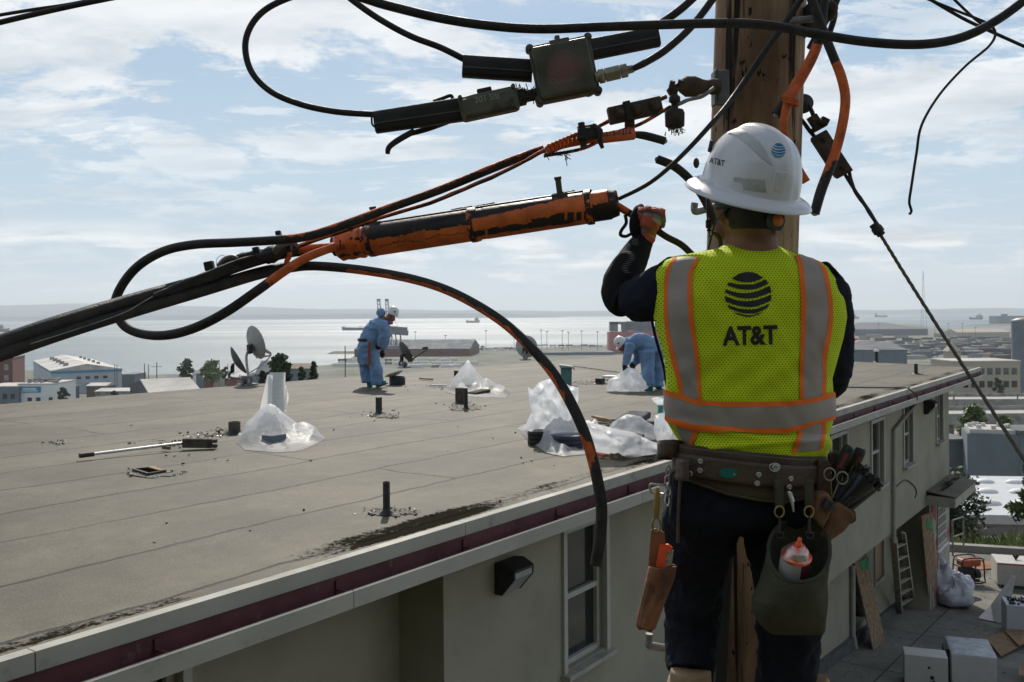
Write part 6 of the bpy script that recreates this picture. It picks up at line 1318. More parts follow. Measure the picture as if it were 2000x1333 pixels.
# clamps where the bundle meets the case
t = thing('bundle_clamp', 'lumpy taped clamp binding the thick cables left of the splice case', 'clamp', tuple(P(510, 505, 2.55)))
mb = MB(); mb.tube([P(432, 528, 2.5), P(450, 517, 2.5), P(485, 510, 2.52), P(520, 500, 2.54), P(555, 490, 2.56), P(580, 486, 2.58)], [.008, .016, .021, .020, .018, .010], 16, res=4, wob=.7); mb.build('tape_wrap', M['black'], t)
for (x, y, w_, h_) in ((409, 520, 18, 18), (500, 488, 12, 10), (545, 462, 10, 22), (563, 484, 12, 18)): mb = MB(); mb.box(P(x, y, 2.5), w_ * S, .02, h_ * S, V((1, 0, .2)), V((0, 1, 0)), V((-.2, 0, 1))); mb.build('clip', M['dkmetal'], t, bevel=.002)
mb = MB(); mb.tube([P(428, 520, 2.5), P(440, 508, 2.49), P(455, 503, 2.49), P(465, 510, 2.5)], .008, 10, res=3, wob=.4); mb.build('wire_wrap', M['galv'], t); mb = MB(); mb.tube([P(536, 492, 2.5), P(550, 480, 2.49), P(570, 474, 2.49), P(580, 484, 2.5)], .009, 10, res=3, wob=.4); mb.build('wire_wrap', M['galv'], t)
mb = MB(); mb.tube([P(424, 522, 2.49), P(423, 508, 2.49), P(432, 499, 2.49), P(440, 502, 2.49), P(436, 512, 2.49)], .0008, 5, res=4); mb.build('wire_end', M['galv'], t)
cable([(560, 486), (566, 498), (560, 512), (568, 520)], 5, 'short vertical tie strap painted orange left of the splice case', dep=2.55, a=lambda t, th: .8, m=pcab, name='strap', cat='strap')
cable([(575, 487), (600, 486), (630, 484), (665, 482)], 8.5, 'orange painted cable neck entering the left end of the splice case', dep=2.6, a=lambda t, th: .8, m=pcab)
# ================= the lineman =================
DM = 2.28
def Mx(px, py, d=0.0): return P(px, py, DM + d)
KM = DM / F
man = thing('person', 'lineman seen from behind in white hard hat and lime AT&T safety vest', 'person', tuple(Mx(1460, 1440, .1)))
navy = mat('navy_cloth', (.010, .012, .020), .9, col2=(.018, .020, .032), scale=6, bump=.35, bscale=300, spec=.2)
trou = mat('dark_trousers', (.007, .008, .013), .9, col2=(.013, .015, .022), scale=5, bump=.35, bscale=260, spec=.2)
blk = MATS['clamp_block']
# -- body --
def ringloft(mb, rows, n=72, ex=.75, ey=.8, dfn=None, cap=False, sub=6):
    R_ = []
    for (p, q) in zip(rows, rows[1:]):
        for k in range(sub): R_.append([a + (b_ - a) * (k / sub) for a, b_ in zip(p, q)])
    R_.append(list(rows[-1])); vs = []
    for py, xl, xr, b_, dc in R_:
        for i in range(n):
            th = 2 * pi * i / n; c_, s_ = cos(th), sin(th)
            x = (xl + xr) / 2 + (xr - xl) / 2 * abs(c_) ** ex * (1 if c_ > 0 else -1); dy = -b_ * abs(s_) ** ey * (1 if s_ > 0 else -1)
            off = dfn(x, py, s_) if dfn else 0
            vs.append(Mx(x, py, dc + dy - off))
    m = len(R_); mb.add(vs, [(j * n + i, j * n + (i + 1) % n, (j + 1) * n + (i + 1) % n, (j + 1) * n + i) for j in range(m - 1) for i in range(n)], smooth=True)
    if cap: mb.add(vs[:n], [tuple(range(n))[::-1]]); mb.add(vs[-n:], [tuple(range(n))])
    return mb
mb = MB()
mb.ell(Mx(1461, 392, .0), .074, .094, .112, nu=28, nv=18); mb.tube([Mx(1464, 400, .02), Mx(1466, 440, .012), Mx(1466, 475, .01), Mx(1468, 520, .01)], [.046, .058, .066, .072], 24)
mb.tube([Mx(1430, 425, .05), Mx(1412, 447, .07), Mx(1440, 462, .06)], [.036, .030, .03], 14)   # jaw
mb.tube([Mx(1420, 398, .085), Mx(1414, 412, .11), Mx(1424, 424, .09)], [.010, .015, .012], 10)  # nose
mb.ell(Mx(1401, 405, .005), .010, .018, .030)  # ear
for ex_ in (1412, 1436): mb.ell(Mx(ex_, 392, .088), .013, .008, .008)
mb.tube([Mx(1418, 436, .097), Mx(1432, 438, .10)], .008, 8)
mb.tube([Mx(1468, 520), Mx(1465, 700), Mx(1462, 900), Mx(1460, 960)], [.085, .10, .09, .10], 20)
mb.tube([Mx(1340, 540), Mx(1290, 570, .02), Mx(1215, 582, .10), Mx(1235, 520, .16), Mx(1258, 462, .20)], [.045, .045, .036, .03, .022], 16, res=3)
mb.tube([Mx(1590, 540), Mx(1618, 590, .02), Mx(1624, 715, .1), Mx(1560, 700, .26)], [.043, .040, .034, .026], 16, res=3)
mb.tube([Mx(1380, 960), Mx(1352, 1100, .15), Mx(1346, 1180, .22), Mx(1344, 1325, .12)], [.085, .065, .055, .04], 16, res=3)
mb.tube([Mx(1530, 960), Mx(1537, 1150, .05), Mx(1540, 1300, .06), Mx(1560, 1440, .1)], [.085, .07, .058, .045], 16, res=3)
mb.build('body', skin, man, mods=[remesh(.009, 3)])
# hair
mb = MB(); mb.grid(lambda a, b_: Mx(1461, 390, .0) + V((.012 * b_ + .082 * sin(pi * (.22 + .50 * b_)) ** .8 * cos(pi * 1.10 + pi * .88 * a), .101 * sin(pi * (.22 + .50 * b_)) ** .8 * sin(pi * 1.10 + pi * .88 * a), .118 * cos(pi * (.22 + .50 * b_)) - .012 * a * b_ + .0015 * mnoise.noise(V((a * 60, b_ * 40, 0))))), 40, 20)
mb.build('hair', hairm, man)
# shirt (torso + sleeves) one surface
VR = [(476, 1420, 1510, .040, .01), (486, 1400, 1532, .055, .005), (494, 1356, 1556, .070, .0), (502, 1314, 1578, .083, 0), (510, 1294, 1600, .093, 0), (522, 1280, 1620, .102, 0), (545, 1273, 1640, .112, 0), (580, 1272, 1652, .12, 0), (620, 1276, 1655, .125, 0), (660, 1286, 1648, .125, 0), (700, 1297, 1637, .124, 0), (740, 1301, 1626, .122, 0), (770, 1299, 1628, .122, 0), (800, 1298, 1631, .124, 0), (826, 1303, 1627, .121, 0), (850, 1318, 1620, .118, 0), (868, 1332, 1626, .125, 0), (892, 1342, 1616, .124, 0)]
mb = MB(); ringloft(mb, [(py, xl + 7, xr - 6, b_ - .024, dc) for py, xl, xr, b_, dc in VR] + [(930, 1335, 1605, .11, 0)], cap=True)
mb.tube([Mx(1335, 545), Mx(1290, 570, .01), Mx(1255, 582, .04), Mx(1236, 590, .07)], [.062, .066, .062, .052], 22, res=4)
mb.tube([Mx(1585, 550), Mx(1612, 575, .01), Mx(1624, 640, .04), Mx(1627, 735, .09)], [.06, .058, .054, .049], 22, res=4)
shirt = mb.build('shirt', navy, man, mods=[remesh(.006, 4), wrinkle(.018, .05)])
mb = MB(); mb.tube([Mx(1224, 588, .07), Mx(1211, 578, .09), Mx(1214, 548, .11), Mx(1236, 506, .16), Mx(1259, 464, .20)], [.044, .046, .046, .040, .0262], 26, res=6, wob=.10)
slm = mat('black_sleeve', (.006, .006, .007), .75, col2=(.012, .012, .012), scale=40, spec=.2); arm = mb.build('arm_sleeve', slm, man); bv = mb.bvh(); mb = MB(); mb.tube([Mx(1628, 722, .08), Mx(1622, 752, .12), Mx(1580, 735, .24)], [.042, .038, .03], 18, res=4); mb.build('arm_sleeve', slm, man)
mb = MB()
for j in range(13): # reflective dashes on the sleeve
    y = 492 + j * 3.3; x = 1222 + 6 * sin(j * .5) - j * .3; vs = [(x + k * 2.4, y + .18 * k * k * .35 + dy * (1 - abs(k - 3) / 4)) for dy in (0, 1.5) for k in range(7)]; decal(mb, bv, vs, [(k, k + 1, k + 8, k + 7) for k in range(6)], off=.0012, maxlen=8)
for j in range(4):
    y = 466 + j * 3.5; vs = [(1234 + k * 2.5, y + k * .5 + dy) for dy in (0, 1.2) for k in range(6)]; decal(mb, bv, vs, [(k, k + 1, k + 7, k + 6) for k in range(5)], off=.0012)
mb.build('sleeve_print', mat('print_grey', (.16, .16, .15), .6), arm)
# glove
gd = .195
mb = MB(); mb.tube([Mx(1262, 476, .19), Mx(1263, 458, gd), Mx(1269, 436, gd - .01), Mx(1272, 420, gd - .012)], [.027, .031, .035, .031], 20, res=4, ell=.75)
for i, (x, top, r) in enumerate(((1252, 414, .0125), (1265, 411, .013), (1278, 413, .0125), (1291, 417, .0115))):
    mb.tube([Mx(x - 1 + i, 436, gd), Mx(x, top + 4, gd - .01), Mx(x, top + (1 if i != 3 else -3), gd + .02), Mx(x + 2, top + 14, gd + .05), Mx(x + 2, top + 27, gd + .045)], [r * 1.05, r * 1.1, r, r * .9, r * .8], 14, res=3)
gl_ = mb.build('glove', mat('grey_glove', (.20, .185, .17), .8, amt=.3, scale=30, bump=.4, bscale=200), man, mods=[remesh(.0035, 2)]); bv = mb.bvh()
gred = mat('glove_red', (.48, .085, .05), .65, amt=.35, scale=40)
mb = MB()
for pl_ in ([(1247, 418), (1258, 419), (1271, 422), (1283, 430), (1293, 442), (1291, 456), (1277, 447), (1264, 444), (1251, 442)], [(1258, 450), (1272, 451), (1283, 459), (1289, 463), (1283, 476), (1275, 482), (1268, 475), (1254, 463)], [(1247, 407), (1258, 406), (1258, 413), (1247, 414)], [(1261, 405), (1271, 405), (1271, 412), (1261, 412)], [(1274, 408), (1283, 409), (1283, 415), (1274, 414)], [(1288, 408), (1298, 411), (1297, 424), (1288, 418)]):
    n_ = len(pl_); decal(mb, bv, pl_, [tuple(range(n_))], off=.0028, maxlen=3)
mb.build('glove_panel', gred, gl_, shell=.001)
mb = MB()
for pl_ in ([(1274, 424), (1285, 430), (1292, 438), (1289, 441), (1280, 436), (1273, 430)], [(1263, 454), (1276, 460), (1282, 468), (1278, 470), (1272, 463), (1262, 458)]): decal(mb, bv, pl_, [tuple(range(len(pl_)))], off=.0042, maxlen=3)
mb.build('glove_print', mat('glove_beige', (.36, .32, .25), .7), gl_)
mb = MB(); mb.tube([Mx(1250, 466, gd), Mx(1241, 450, gd - .01), Mx(1240, 430, gd - .01), Mx(1245, 413, gd + .005), Mx(1252, 405, gd + .025)], [.016, .0155, .0145, .013, .010], 16, res=5); mb.build('glove_thumb', slm, gl_)
# trousers
mb = MB(); ringloft(mb, [(902, 1334, 1600, .100, 0), (930, 1316, 1606, .118, .0), (980, 1302, 1602, .122, 0), (1020, 1299, 1601, .118, .0), (1042, 1306, 1596, .10, .01)], cap=True)
mb.tube([Mx(1376, 1000, .02), Mx(1366, 1060, .06), Mx(1357, 1140, .12), Mx(1350, 1200, .16), Mx(1350, 1270, .12), Mx(1350, 1312, .09)], [.090, .086, .080, .074, .068, .060], 24, res=4)
mb.tube([Mx(1528, 1000, .01), Mx(1529, 1060, .02), Mx(1536, 1150, .05), Mx(1536, 1240, .06), Mx(1534, 1340, .07), Mx(1545, 1430, .08)], [.093, .090, .080, .077, .074, .070], 24, res=4)
mb.build('trousers', trou, man, mods=[remesh(.007, 4), wrinkle(.05, .09)])
tanl = mat('tan_boot', (.36, .24, .13), .7, amt=.3, scale=20)
for c, f in ((Mx(1349, 1345, .07), V((.0, 1, .08))), (Mx(1578, 1452, .08), V((.1, 1, .0)))):
    mb = MB(); mb.tube([c + ZU * .05, c, c - ZU * .05, c - ZU * .055 + f * .10, c - ZU * .06 + f * .17], [.052, .053, .052, .045, .032], 18, res=4); mb.box(c - ZU * .095 + f * .06, .085, .28, .025); mb.build('boot', tanl, man, mods=[remesh(.006, 2)])
mb = MB(); mb.tube([Mx(1600, 1325, .05), Mx(1606, 1360, .06), Mx(1606, 1440, .1)], [.02, .04, .045], 14); mb.build('boot', tanl, man)
# -- vest --
def folds(x, y, s_):
    if s_ < -.2: return 0
    f = .009 * mnoise.noise(V((x * .011 + y * .006, y * .009, 2))) + .006 * mnoise.noise(V((x * .03 - y * .02, y * .012, 5)))
    f += .003 * sin((x - 1461) * .035 + y * .05) * exp(-((y - 520) / 60) ** 2) * (abs(x - 1461) / 120) + .0035 * sin((x + y * 1.4) * .07) * exp(-((y - 730) / 50) ** 2) * (1 if x > 1380 else .4)
    f += .010 * exp(-((y - 848 - .10 * (x - 1460) + 6 * sin(x * .02)) / 7) ** 2) * (.5 + .5 * mnoise.noise(V((x * .01, 0, 0)))) + .006 * exp(-((y - 870 + .08 * (x - 1460)) / 6) ** 2)
    f -= .005 * exp(-((y - 812 - .16 * (x - 1330)) / 5) ** 2) * exp(-((x - 1345) / 35) ** 2)
    f -= .006 * exp(-((x - 1590 + (y - 700) * .28) / 5) ** 2) * exp(-((y - 650) / 45) ** 2) * (1 if x > 1560 else .3)
    f += .004 * exp(-((x - 1345 - (y - 740) * .5) / 6) ** 2) * exp(-((y - 745) / 22) ** 2)
    f -= .004 * exp(-((x - 1461) / 26) ** 2) * (1 if 540 < y < 800 else .5)
    return f
lime = bpy.data.materials.new('lime_mesh_fabric'); lime.use_nodes = True; nt, b, L = nodes_of(lime); tc = N(nt, 'ShaderNodeTexCoord'); sx = N(nt, 'ShaderNodeSeparateXYZ'); L.new(tc.outputs['Object'], sx.inputs[0])
sp = .0052
ru = math_(nt, 'DIVIDE', sx.outputs[2], sp); row = math_(nt, 'FLOOR', ru); par = math_(nt, 'MULTIPLY', math_(nt, 'MODULO', math_(nt, 'ABSOLUTE', row), 2.0), .5)
cu_ = math_(nt, 'ADD', math_(nt, 'DIVIDE', sx.outputs[0], .0078), par)
fx = math_(nt, 'SUBTRACT', math_(nt, 'FRACT', cu_), .5); fz = math_(nt, 'SUBTRACT', math_(nt, 'FRACT', ru), .5)
d2 = math_(nt, 'ADD', math_(nt, 'MULTIPLY', math_(nt, 'MULTIPLY', fx, fx), 1.9), math_(nt, 'MULTIPLY', fz, fz))
hole = ramp_(nt, d2, [(.045, 1), (.085, 0)])
nn = N(nt, 'ShaderNodeTexNoise', _Scale=420, _Detail=2); L.new(tc.outputs['Object'], nn.inputs['Vector'])
c = mix_(nt, ramp_(nt, nn.outputs[0], [(.3, 0), (.7, 1)]), (.66, .78, .016), (.54, .67, .014)); c = mix_(nt, math_(nt, 'MULTIPLY', hole, .9), c, (.03, .04, .006)); L.new(c, b.inputs['Base Color']); b.inputs['Roughness'].default_value = .8; b.inputs['Specular IOR Level'].default_value = .2
bp = N(nt, 'ShaderNodeBump', _Strength=.5, _Distance=.002, invert=True); L.new(hole, bp.inputs['Height']); L.new(bp.outputs[0], b.inputs['Normal'])
b.inputs['Emission Strength'].default_value = 0
mb = MB(); ringloft(mb, VR, n=150, dfn=folds, sub=9); vest = mb.build('vest', lime, man); bvv = mb.bvh()
silver = mat('reflective_silver', (.34, .29, .25), .5, .15, amt=.10, scale=10, bump=.1, bscale=400); orr = mat('orange_trim', (.90, .17, .012), .7, amt=.08, scale=10)
def ribbon(mb, Lp, Rp, off, n=60):
    """area between two pixel polylines, both sampled evenly"""
    def samp(p, t):
        f = t * (len(p) - 1); i = min(int(f), len(p) - 2); f -= i; p0 = p[max(i - 1, 0)]; p1 = p[i]; p2 = p[i + 1]; p3 = p[min(i + 2, len(p) - 1)]
        return tuple(.5 * (2 * p1[k] + (p2[k] - p0[k]) * f + (2 * p0[k] - 5 * p1[k] + 4 * p2[k] - p3[k]) * f * f + (3 * p1[k] - p0[k] - 3 * p2[k] + p3[k]) * f ** 3) for k in (0, 1))
    vs = []; W = 5
    for j in range(n + 1):
        a, b_ = samp(Lp, j / n), samp(Rp, j / n)
        for k in range(W): vs.append((a[0] + (b_[0] - a[0]) * k / (W - 1), a[1] + (b_[1] - a[1]) * k / (W - 1)))
    decal(mb, bvv, vs, [(j * W + k, j * W + k + 1, (j + 1) * W + k + 1, (j + 1) * W + k) for j in range(n) for k in range(W - 1)], off=off, maxlen=30)
LYs = [504, 534, 575, 619, 655, 686, 715, 737, 758, 785]
def cols_(xs): return list(zip(xs, LYs))
l0 = cols_([1316, 1300, 1298, 1298, 1302, 1308, 1315, 1321, 1325, 1330]); l1 = cols_([1323, 1308, 1305, 1306, 1310, 1317, 1325, 1331, 1334, 1338]); l2 = cols_([1361, 1345, 1343, 1345, 1350, 1356, 1359, 1360, 1362, 1364]); l3 = cols_([1367, 1354, 1353, 1355, 1359, 1364, 1367, 1368, 1369, 1371])
RYs = [500, 520, 575, 619, 655, 686, 715, 737, 758, 785]
def rc(xs): return list(zip(xs, RYs))
r0 = rc([1551, 1558, 1563, 1563, 1563, 1562, 1561, 1561, 1561, 1562]); r1 = rc([1560, 1568, 1573, 1573, 1572, 1570, 1569, 1569, 1569, 1570]); r2 = [(1583, 505), (1602, 524), (1614, 575), (1617, 619), (1612, 655), (1605, 686), (1605, 715), (1606, 737), (1604, 758), (1602, 785)]; r3 = [(1590, 508), (1612, 527), (1623, 575), (1626, 619), (1622, 655), (1616, 686), (1613, 715), (1613, 737), (1612, 758), (1612, 785)]
tb = [(1300, 760), (1330, 770), (1370, 782), (1450, 785), (1520, 784), (1562, 781), (1595, 775), (1628, 765)]; dn = lambda p, k: [(x, y + k) for x, y in p]
sb = [(1299, 812), (1330, 823), (1362, 831), (1420, 835), (1480, 837), (1541, 835), (1585, 824), (1630, 812)]
mb = MB(); ribbon(mb, l1, l2, .0022); mb.build('reflective_strip', silver, vest); mb = MB(); ribbon(mb, l0, l1, .0026); mb.build('strip_edging', orr, vest); mb = MB(); ribbon(mb, l2, l3, .0026); mb.build('strip_edging', orr, vest)
mb = MB(); ribbon(mb, r1, r2, .0022); mb.build('reflective_strip', silver, vest); mb = MB(); ribbon(mb, r0, r1, .0026); mb.build('strip_edging', orr, vest); mb = MB(); ribbon(mb, r2, r3, .0026); mb.build('strip_edging', orr, vest)
mb = MB(); ribbon(mb, [(1320, 828), (1326, 845), (1333, 858), (1338, 874)], [(1356, 835), (1352, 852), (1347, 862), (1350, 877)], .0022, 20); mb.build('reflective_strip', silver, vest); mb = MB(); ribbon(mb, [(1567, 832), (1566, 850), (1560, 868), (1556, 882)], [(1604, 826), (1604, 845), (1601, 865), (1600, 880)], .0022, 20); mb.build('reflective_strip', silver, vest)
mb = MB(); ribbon(mb, [(1356, 838), (1352, 852), (1347, 862), (1350, 877)], [(1365, 840), (1361, 854), (1355, 864), (1354, 878)], .0026, 20); mb.build('strip_edging', orr, vest); mb = MB(); ribbon(mb, [(1558, 834), (1557, 850), (1551, 868), (1545, 884)], [(1567, 832), (1566, 850), (1560, 868), (1556, 884)], .0026, 20); mb.build('strip_edging', orr, vest); mb = MB(); ribbon(mb, [(1604, 826), (1604, 845), (1601, 865), (1598, 880)], [(1611, 824), (1612, 845), (1608, 865), (1604, 878)], .0026, 20); mb.build('strip_edging', orr, vest)
mb = MB(); ribbon(mb, dn(tb, 9), sb, .0048, 90); mb.build('reflective_strip', silver, vest); mb = MB(); ribbon(mb, tb, dn(tb, 10), .0054, 90); mb.build('strip_edging', orr, vest); mb = MB(); ribbon(mb, dn(sb, -1), [(x, y + (9 if x < 1570 else 6)) for x, y in sb], .0054, 90); mb.build('strip_edging', orr, vest)
# black binding on the armholes
mb = MB(); ribbon(mb, [(1296, 509), (1282, 524), (1274, 550), (1273, 600), (1279, 650), (1293, 700), (1300, 735), (1303, 760)], [(1291, 513), (1277, 528), (1269, 550), (1269, 600), (1275, 650), (1289, 700), (1297, 735), (1300, 760)], .003, 50)
edge_pts = [(1302, 507, -.02), (1288, 518, -.04), (1277, 534, -.03), (1272, 560, -.01), (1271, 600, 0), (1276, 640, .0), (1286, 680, .0), (1297, 720, .0), (1302, 757, 0)]
mb = MB(); mb.tube([Mx(x, y, d) for x, y, d in edge_pts], .0035, 8, res=4); mb.build('armhole_binding', navy, vest); mb = MB(); mb.tube([Mx(x, y, d) for x, y, d in ((1612, 514, -.02), (1632, 530, -.04), (1645, 555, -.03), (1655, 590, 0), (1657, 625, 0), (1650, 660, 0), (1640, 695, 0), (1630, 735, 0))], .0035, 8, res=4); mb.build('armhole_binding', navy, vest)
# globe emblem and letters
inkm = mat('black_ink', (.010, .010, .010), .6, amt=.2)
BANDS = [([(-.66, -.74), (-.3, -.955), (.2, -.98), (.62, -.78)], [(-.66, -.70), (-.3, -.575), (.2, -.575), (.62, -.73)]),
         ([(-.84, -.54), (-.35, -.46), (.25, -.47), (.74, -.68)], [(-.90, -.42), (-.35, -.25), (.3, -.25), (.86, -.50)]),
         ([(-.97, -.24), (-.38, -.08), (.28, -.12), (.92, -.40)], [(-.99, -.10), (-.38, .13), (.3, .14), (.99, -.12)]),
         ([(-.99, .06), (-.38, .27), (.28, .25), (.995, -.0)], [(-.95, .30), (-.38, .50), (.3, .53), (.96, .27)]),
         ([(-.90, .44), (-.35, .62), (.3, .64), (.91, .40)], [(-.80, .60), (-.3, .80), (.3, .82), (.80, .60)]),
         ([(-.62, .77), (-.2, .885), (.2, .90), (.62, .77)], [(-.50, .86), (-.15, .965), (.15, .97), (.50, .86)])]
def cat4(p, t):
    f = t * 3; i = min(2, int(f)); f -= i; p0 = p[max(i - 1, 0)]; p1 = p[i]; p2 = p[i + 1]; p3 = p[min(i + 2, 3)]
    return tuple(.5 * (2 * p1[k] + (p2[k] - p0[k]) * f + (2 * p0[k] - 5 * p1[k] + 4 * p2[k] - p3[k]) * f * f + (3 * p1[k] - p0[k] - 3 * p2[k] + p3[k]) * f ** 3) for k in (0, 1))
def emblem(mb, bv, cx_, cy_, rx, ry, off, ang=0, maxlen=5):
    a_ = radians(ang)
    for T_, B_ in BANDS:
        vs = []; n = 16
        for k in range(n + 1):
            for p in (T_, B_):
                x, y = cat4(p, k / n); l_ = sqrt(x * x + y * y)
                if l_ > 1: x /= l_; y /= l_
                x *= rx; y *= ry; vs.append((cx_ + x * cos(a_) - y * sin(a_), cy_ + x * sin(a_) + y * cos(a_)))
        decal(mb, bv, vs, [(2 * k, 2 * k + 2, 2 * k + 3, 2 * k + 1) for k in range(n)], off=off, maxlen=maxlen)
mb = MB(); emblem(mb, bvv, 1461, 576, 46, 44, .0016); mb.build('globe_emblem', inkm, vest)
vs, fs = text_px('AT&T', 1411, 674, 108, ang=-1.5, bold=.034, hscale=1.16, spacing=.95); mb = MB(); decal(mb, bvv, vs, fs, off=.0016, maxlen=7); mb.build('letters', inkm, vest)
# -- hard hat --
hc = Mx(1464, 366, .005); ha = V((.155, -.34, .93)).normalized(); hf = V((-.42, .90, 0)); hf = (hf - ha * hf.dot(ha)).normalized(); hs = hf.cross(ha).normalized()
def hat(a, b_):
    th = 2 * pi * a; c_, s_ = cos(th), sin(th)   # c_: forward, s_: right side
    if b_ < .72:
        t = b_ / .72; ph = pi / 2 * t; rad = cos(pi / 2 - ph * 1.0) if False else sin(ph) ** .86; z = .150 * cos(ph) ** .92 if ph < pi / 2 - 1e-6 else 0
        rf, rs_ = .136, .109
        ridge = .006 * exp(-(s_ * rad * .109 / .020) ** 4) * (1 if t < .86 else max(0, 1 - (t - .86) / .1)) + .004 * exp(-((abs(s_) * rad * .109 - .062) / .012) ** 2) * (1 if t < .7 else 0)
        return hc + hf * (c_ * rad * (rf + 0)) + hs * (s_ * rad * rs_) + ha * (z + ridge * (1 if True else 0) + .010 * 0)
    t = (b_ - .72) / .28; R1f, R1s, R2f, R2s = .136, .109, .166, .152
    lip = 0 if t < .9 else -.004 * (t - .9) / .1
    return hc + hf * (c_ * (R1f + (R2f - R1f) * t)) + hs * (s_ * (R1s + (R2s - R1s) * t)) + ha * (-.006 * t - .014 * t * t + lip)
hatm = mat('hard_hat_white', (.66, .66, .68), .22, amt=.04, scale=3, dirt=(.40, .40, .39), dscale=34, dlo=.67, dhi=.72, coat=.3)
mb = MB(); mb.grid(hat, 160, 90, closeu=True); hh = mb.build('helmet', hatm, man); hh.modifiers.new('s', 'SOLIDIFY').thickness = .0025; bvh_ = mb.bvh()
mb = MB(); emblem(mb, bvh_, 1520, 295, 14, 15, .0006, ang=8, maxlen=3); mb.build('globe_emblem', mat('teal_ink', (.0, .20, .38), .4), hh)
vs, fs = text_px('AT&T', 1385, 318, 31, ang=14, bold=.018, hscale=1.25, spacing=.93, shear=-.12); mb = MB(); decal(mb, bvh_, vs, fs, off=.0006, maxlen=3); mb.build('letters', inkm, hh)
mb = MB(); pl_ = [(1433, 346), (1452, 349), (1494, 352), (1497, 377), (1475, 375), (1452, 371), (1450, 358), (1433, 355)]; decal(mb, bvh_, pl_, [tuple(range(8))], off=.0007, maxlen=4); mb.build('sticker', mat('grey_sticker', (.46, .47, .44), .5, amt=.25, scale=40), hh)
mb = MB(); ribbon_old = bvv; bvv = bvh_
ribbon(mb, [(1415, 262), (1432, 262), (1455, 278), (1478, 300), (1502, 320)], [(1412, 252), (1438, 250), (1470, 268), (1492, 290), (1508, 322)], .0018, 24); mb.build('crown_vent', mat('vent_grey', (.54, .54, .55), .5), hh); bvv = ribbon_old
mb = MB(); h_ = bvh_.ray_cast(V((0, 0, 0)), ray(1521, 357).normalized()); c = h_[0]; n_ = h_[1] if h_[1].y < 0 else -h_[1]; sd = n_.cross(ha).normalized(); mb.box(c + n_ * .001, .028, .005, .05, sd, n_, ha); mb.box(c + n_ * .003, .016, .004, .04, sd, n_, ha); mb.build('accessory_slot', hatm, hh, bevel=.002)
mb = MB(); mb.ell(Mx(1360, 319, .12), .008, .006, .0135); mb.build('lamp_clip', tar, hh); mb = MB(); mb.box(Mx(1388, 286, .03), .006, .012, .03, hs, hf, ha); mb.build('lamp_clip', tar, hh, bevel=.002)
# suspension, ratchet, straps
sus = mat('suspension_grey', (.045, .05, .048), .6, amt=.2)
mb = MB(); mb.grid(lambda a, b_: Mx(1462, 392, .0) + V((.083 * cos(pi * 1.02 + pi * .96 * a), .102 * sin(pi * 1.02 + pi * .96 * a), .012 - .034 * b_ - .012 * a - .012 * exp(-((a - .72) / .12) ** 2) * (b_ * 2 - 1))), 40, 6); mb.build('headband', sus, hh, shell=.004)
dc = Mx(1513, 432, -.096); mb = MB(); mb.lathe([(.024, 0), (.024, .008), (.020, .012), (.001, .012)], dc, (.35, -1, 0), 12, smooth=False); kn = mb.build('ratchet_knob', sus, hh); mb = MB(); mb.lathe([(.0145, .012), (.0145, .015), (.001, .0155)], dc, (.35, -1, 0), 24); mb.build('knob_cap', mat('knob_orange', (.75, .20, .02), .5), kn)
def strapm(pts, w_, name, par, m=sus):
    mb = MB(); q = [Mx(*p) for p in pts]; mb.tube(q, w_, 8, res=4, ell=.3); return mb.build(name, m, par)
strapm([(1428, 398, -.06), (1408, 420, -.03), (1396, 440, .0), (1388, 468, .02), (1383, 492, .02), (1386, 497, .03)], .0075, 'chin_strap', hh); strapm([(1380, 385, .05), (1381, 415, .04), (1383, 440, .03), (1386, 462, .02)], .0065, 'chin_strap', hh); strapm([(1386, 462, .02), (1394, 456, .04), (1406, 468, .05), (1407, 492, .05)], .006, 'chin_strap', hh)
mb = MB(); mb.box(Mx(1384, 438, .02), .014, .012, .022); mb.box(Mx(1385, 450, .02), .012, .012, .006); mb.build('buckle', mat('buckle', (.02, .02, .02), .4, dirt=(.5, .14, .04), dscale=60, dlo=.6, dhi=.63), hh, bevel=.003)
# -- belt --
lea = mat('belt_leather', (.060, .034, .020), .5, col2=(.085, .052, .032), scale=14, bump=.3, bscale=120); lea2 = mat('belt_pad', (.080, .054, .032), .75, col2=(.05, .034, .022), scale=10, bump=.3, bscale=150); brn = mat('brown_leather', (.29, .105, .035), .5, col2=(.19, .068, .025), scale=9, bump=.25, bscale=90, dirt=(.07, .03, .015), dscale=7)
stitch = mat('stitch', (.35, .28, .19), .8); chrome = mat('chrome', (.5, .5, .48), .28, .9, amt=.2); brassn = mat('snap_brass', (.42, .30, .10), .35, .85, amt=.3)
def beltring(tops, bots, b_, name, m, off=0.0, n=80, a0=0, a1=1, par=None):
    # tops/bots: rows as function of px
    mb = MB(); xl, xr = 1318, 1616
    def f(a, v_):
        th = pi * (a0 + (a1 - a0) * a) * 2; c_, s_ = cos(th), sin(th); x = (xl + xr) / 2 - (xr - xl) / 2 * abs(c_) ** .8 * (1 if c_ > 0 else -1)
        y = lerp(tops, x) * (1 - v_) + lerp(bots, x) * v_; return Mx(x - off * 300 * c_, y, -(b_ + off) * abs(s_) ** .8 * (1 if s_ > 0 else -1))
    mb.grid(f, n, 6, closeu=True); o = mb.build(name, m, par or man, shell=.006); return o, mb.bvh()
pt = [(1318, 866), (1400, 876), (1480, 885), (1560, 892), (1616, 893)]; pb = [(1318, 930), (1360, 947), (1420, 968), (1480, 980), (1530, 985), (1580, 975), (1616, 962)]
belt, bvb = beltring(pt, pb, .128, 'tool_belt', lea2)
st_, bvs = beltring([(1318, 884), (1400, 895), (1480, 905), (1560, 911), (1616, 910)], [(1318, 922), (1400, 938), (1480, 950), (1560, 952), (1616, 942)], .128, 'belt_strap', lea, off=.012, par=belt)
mb = MB(); mbs = MB(); k = 0
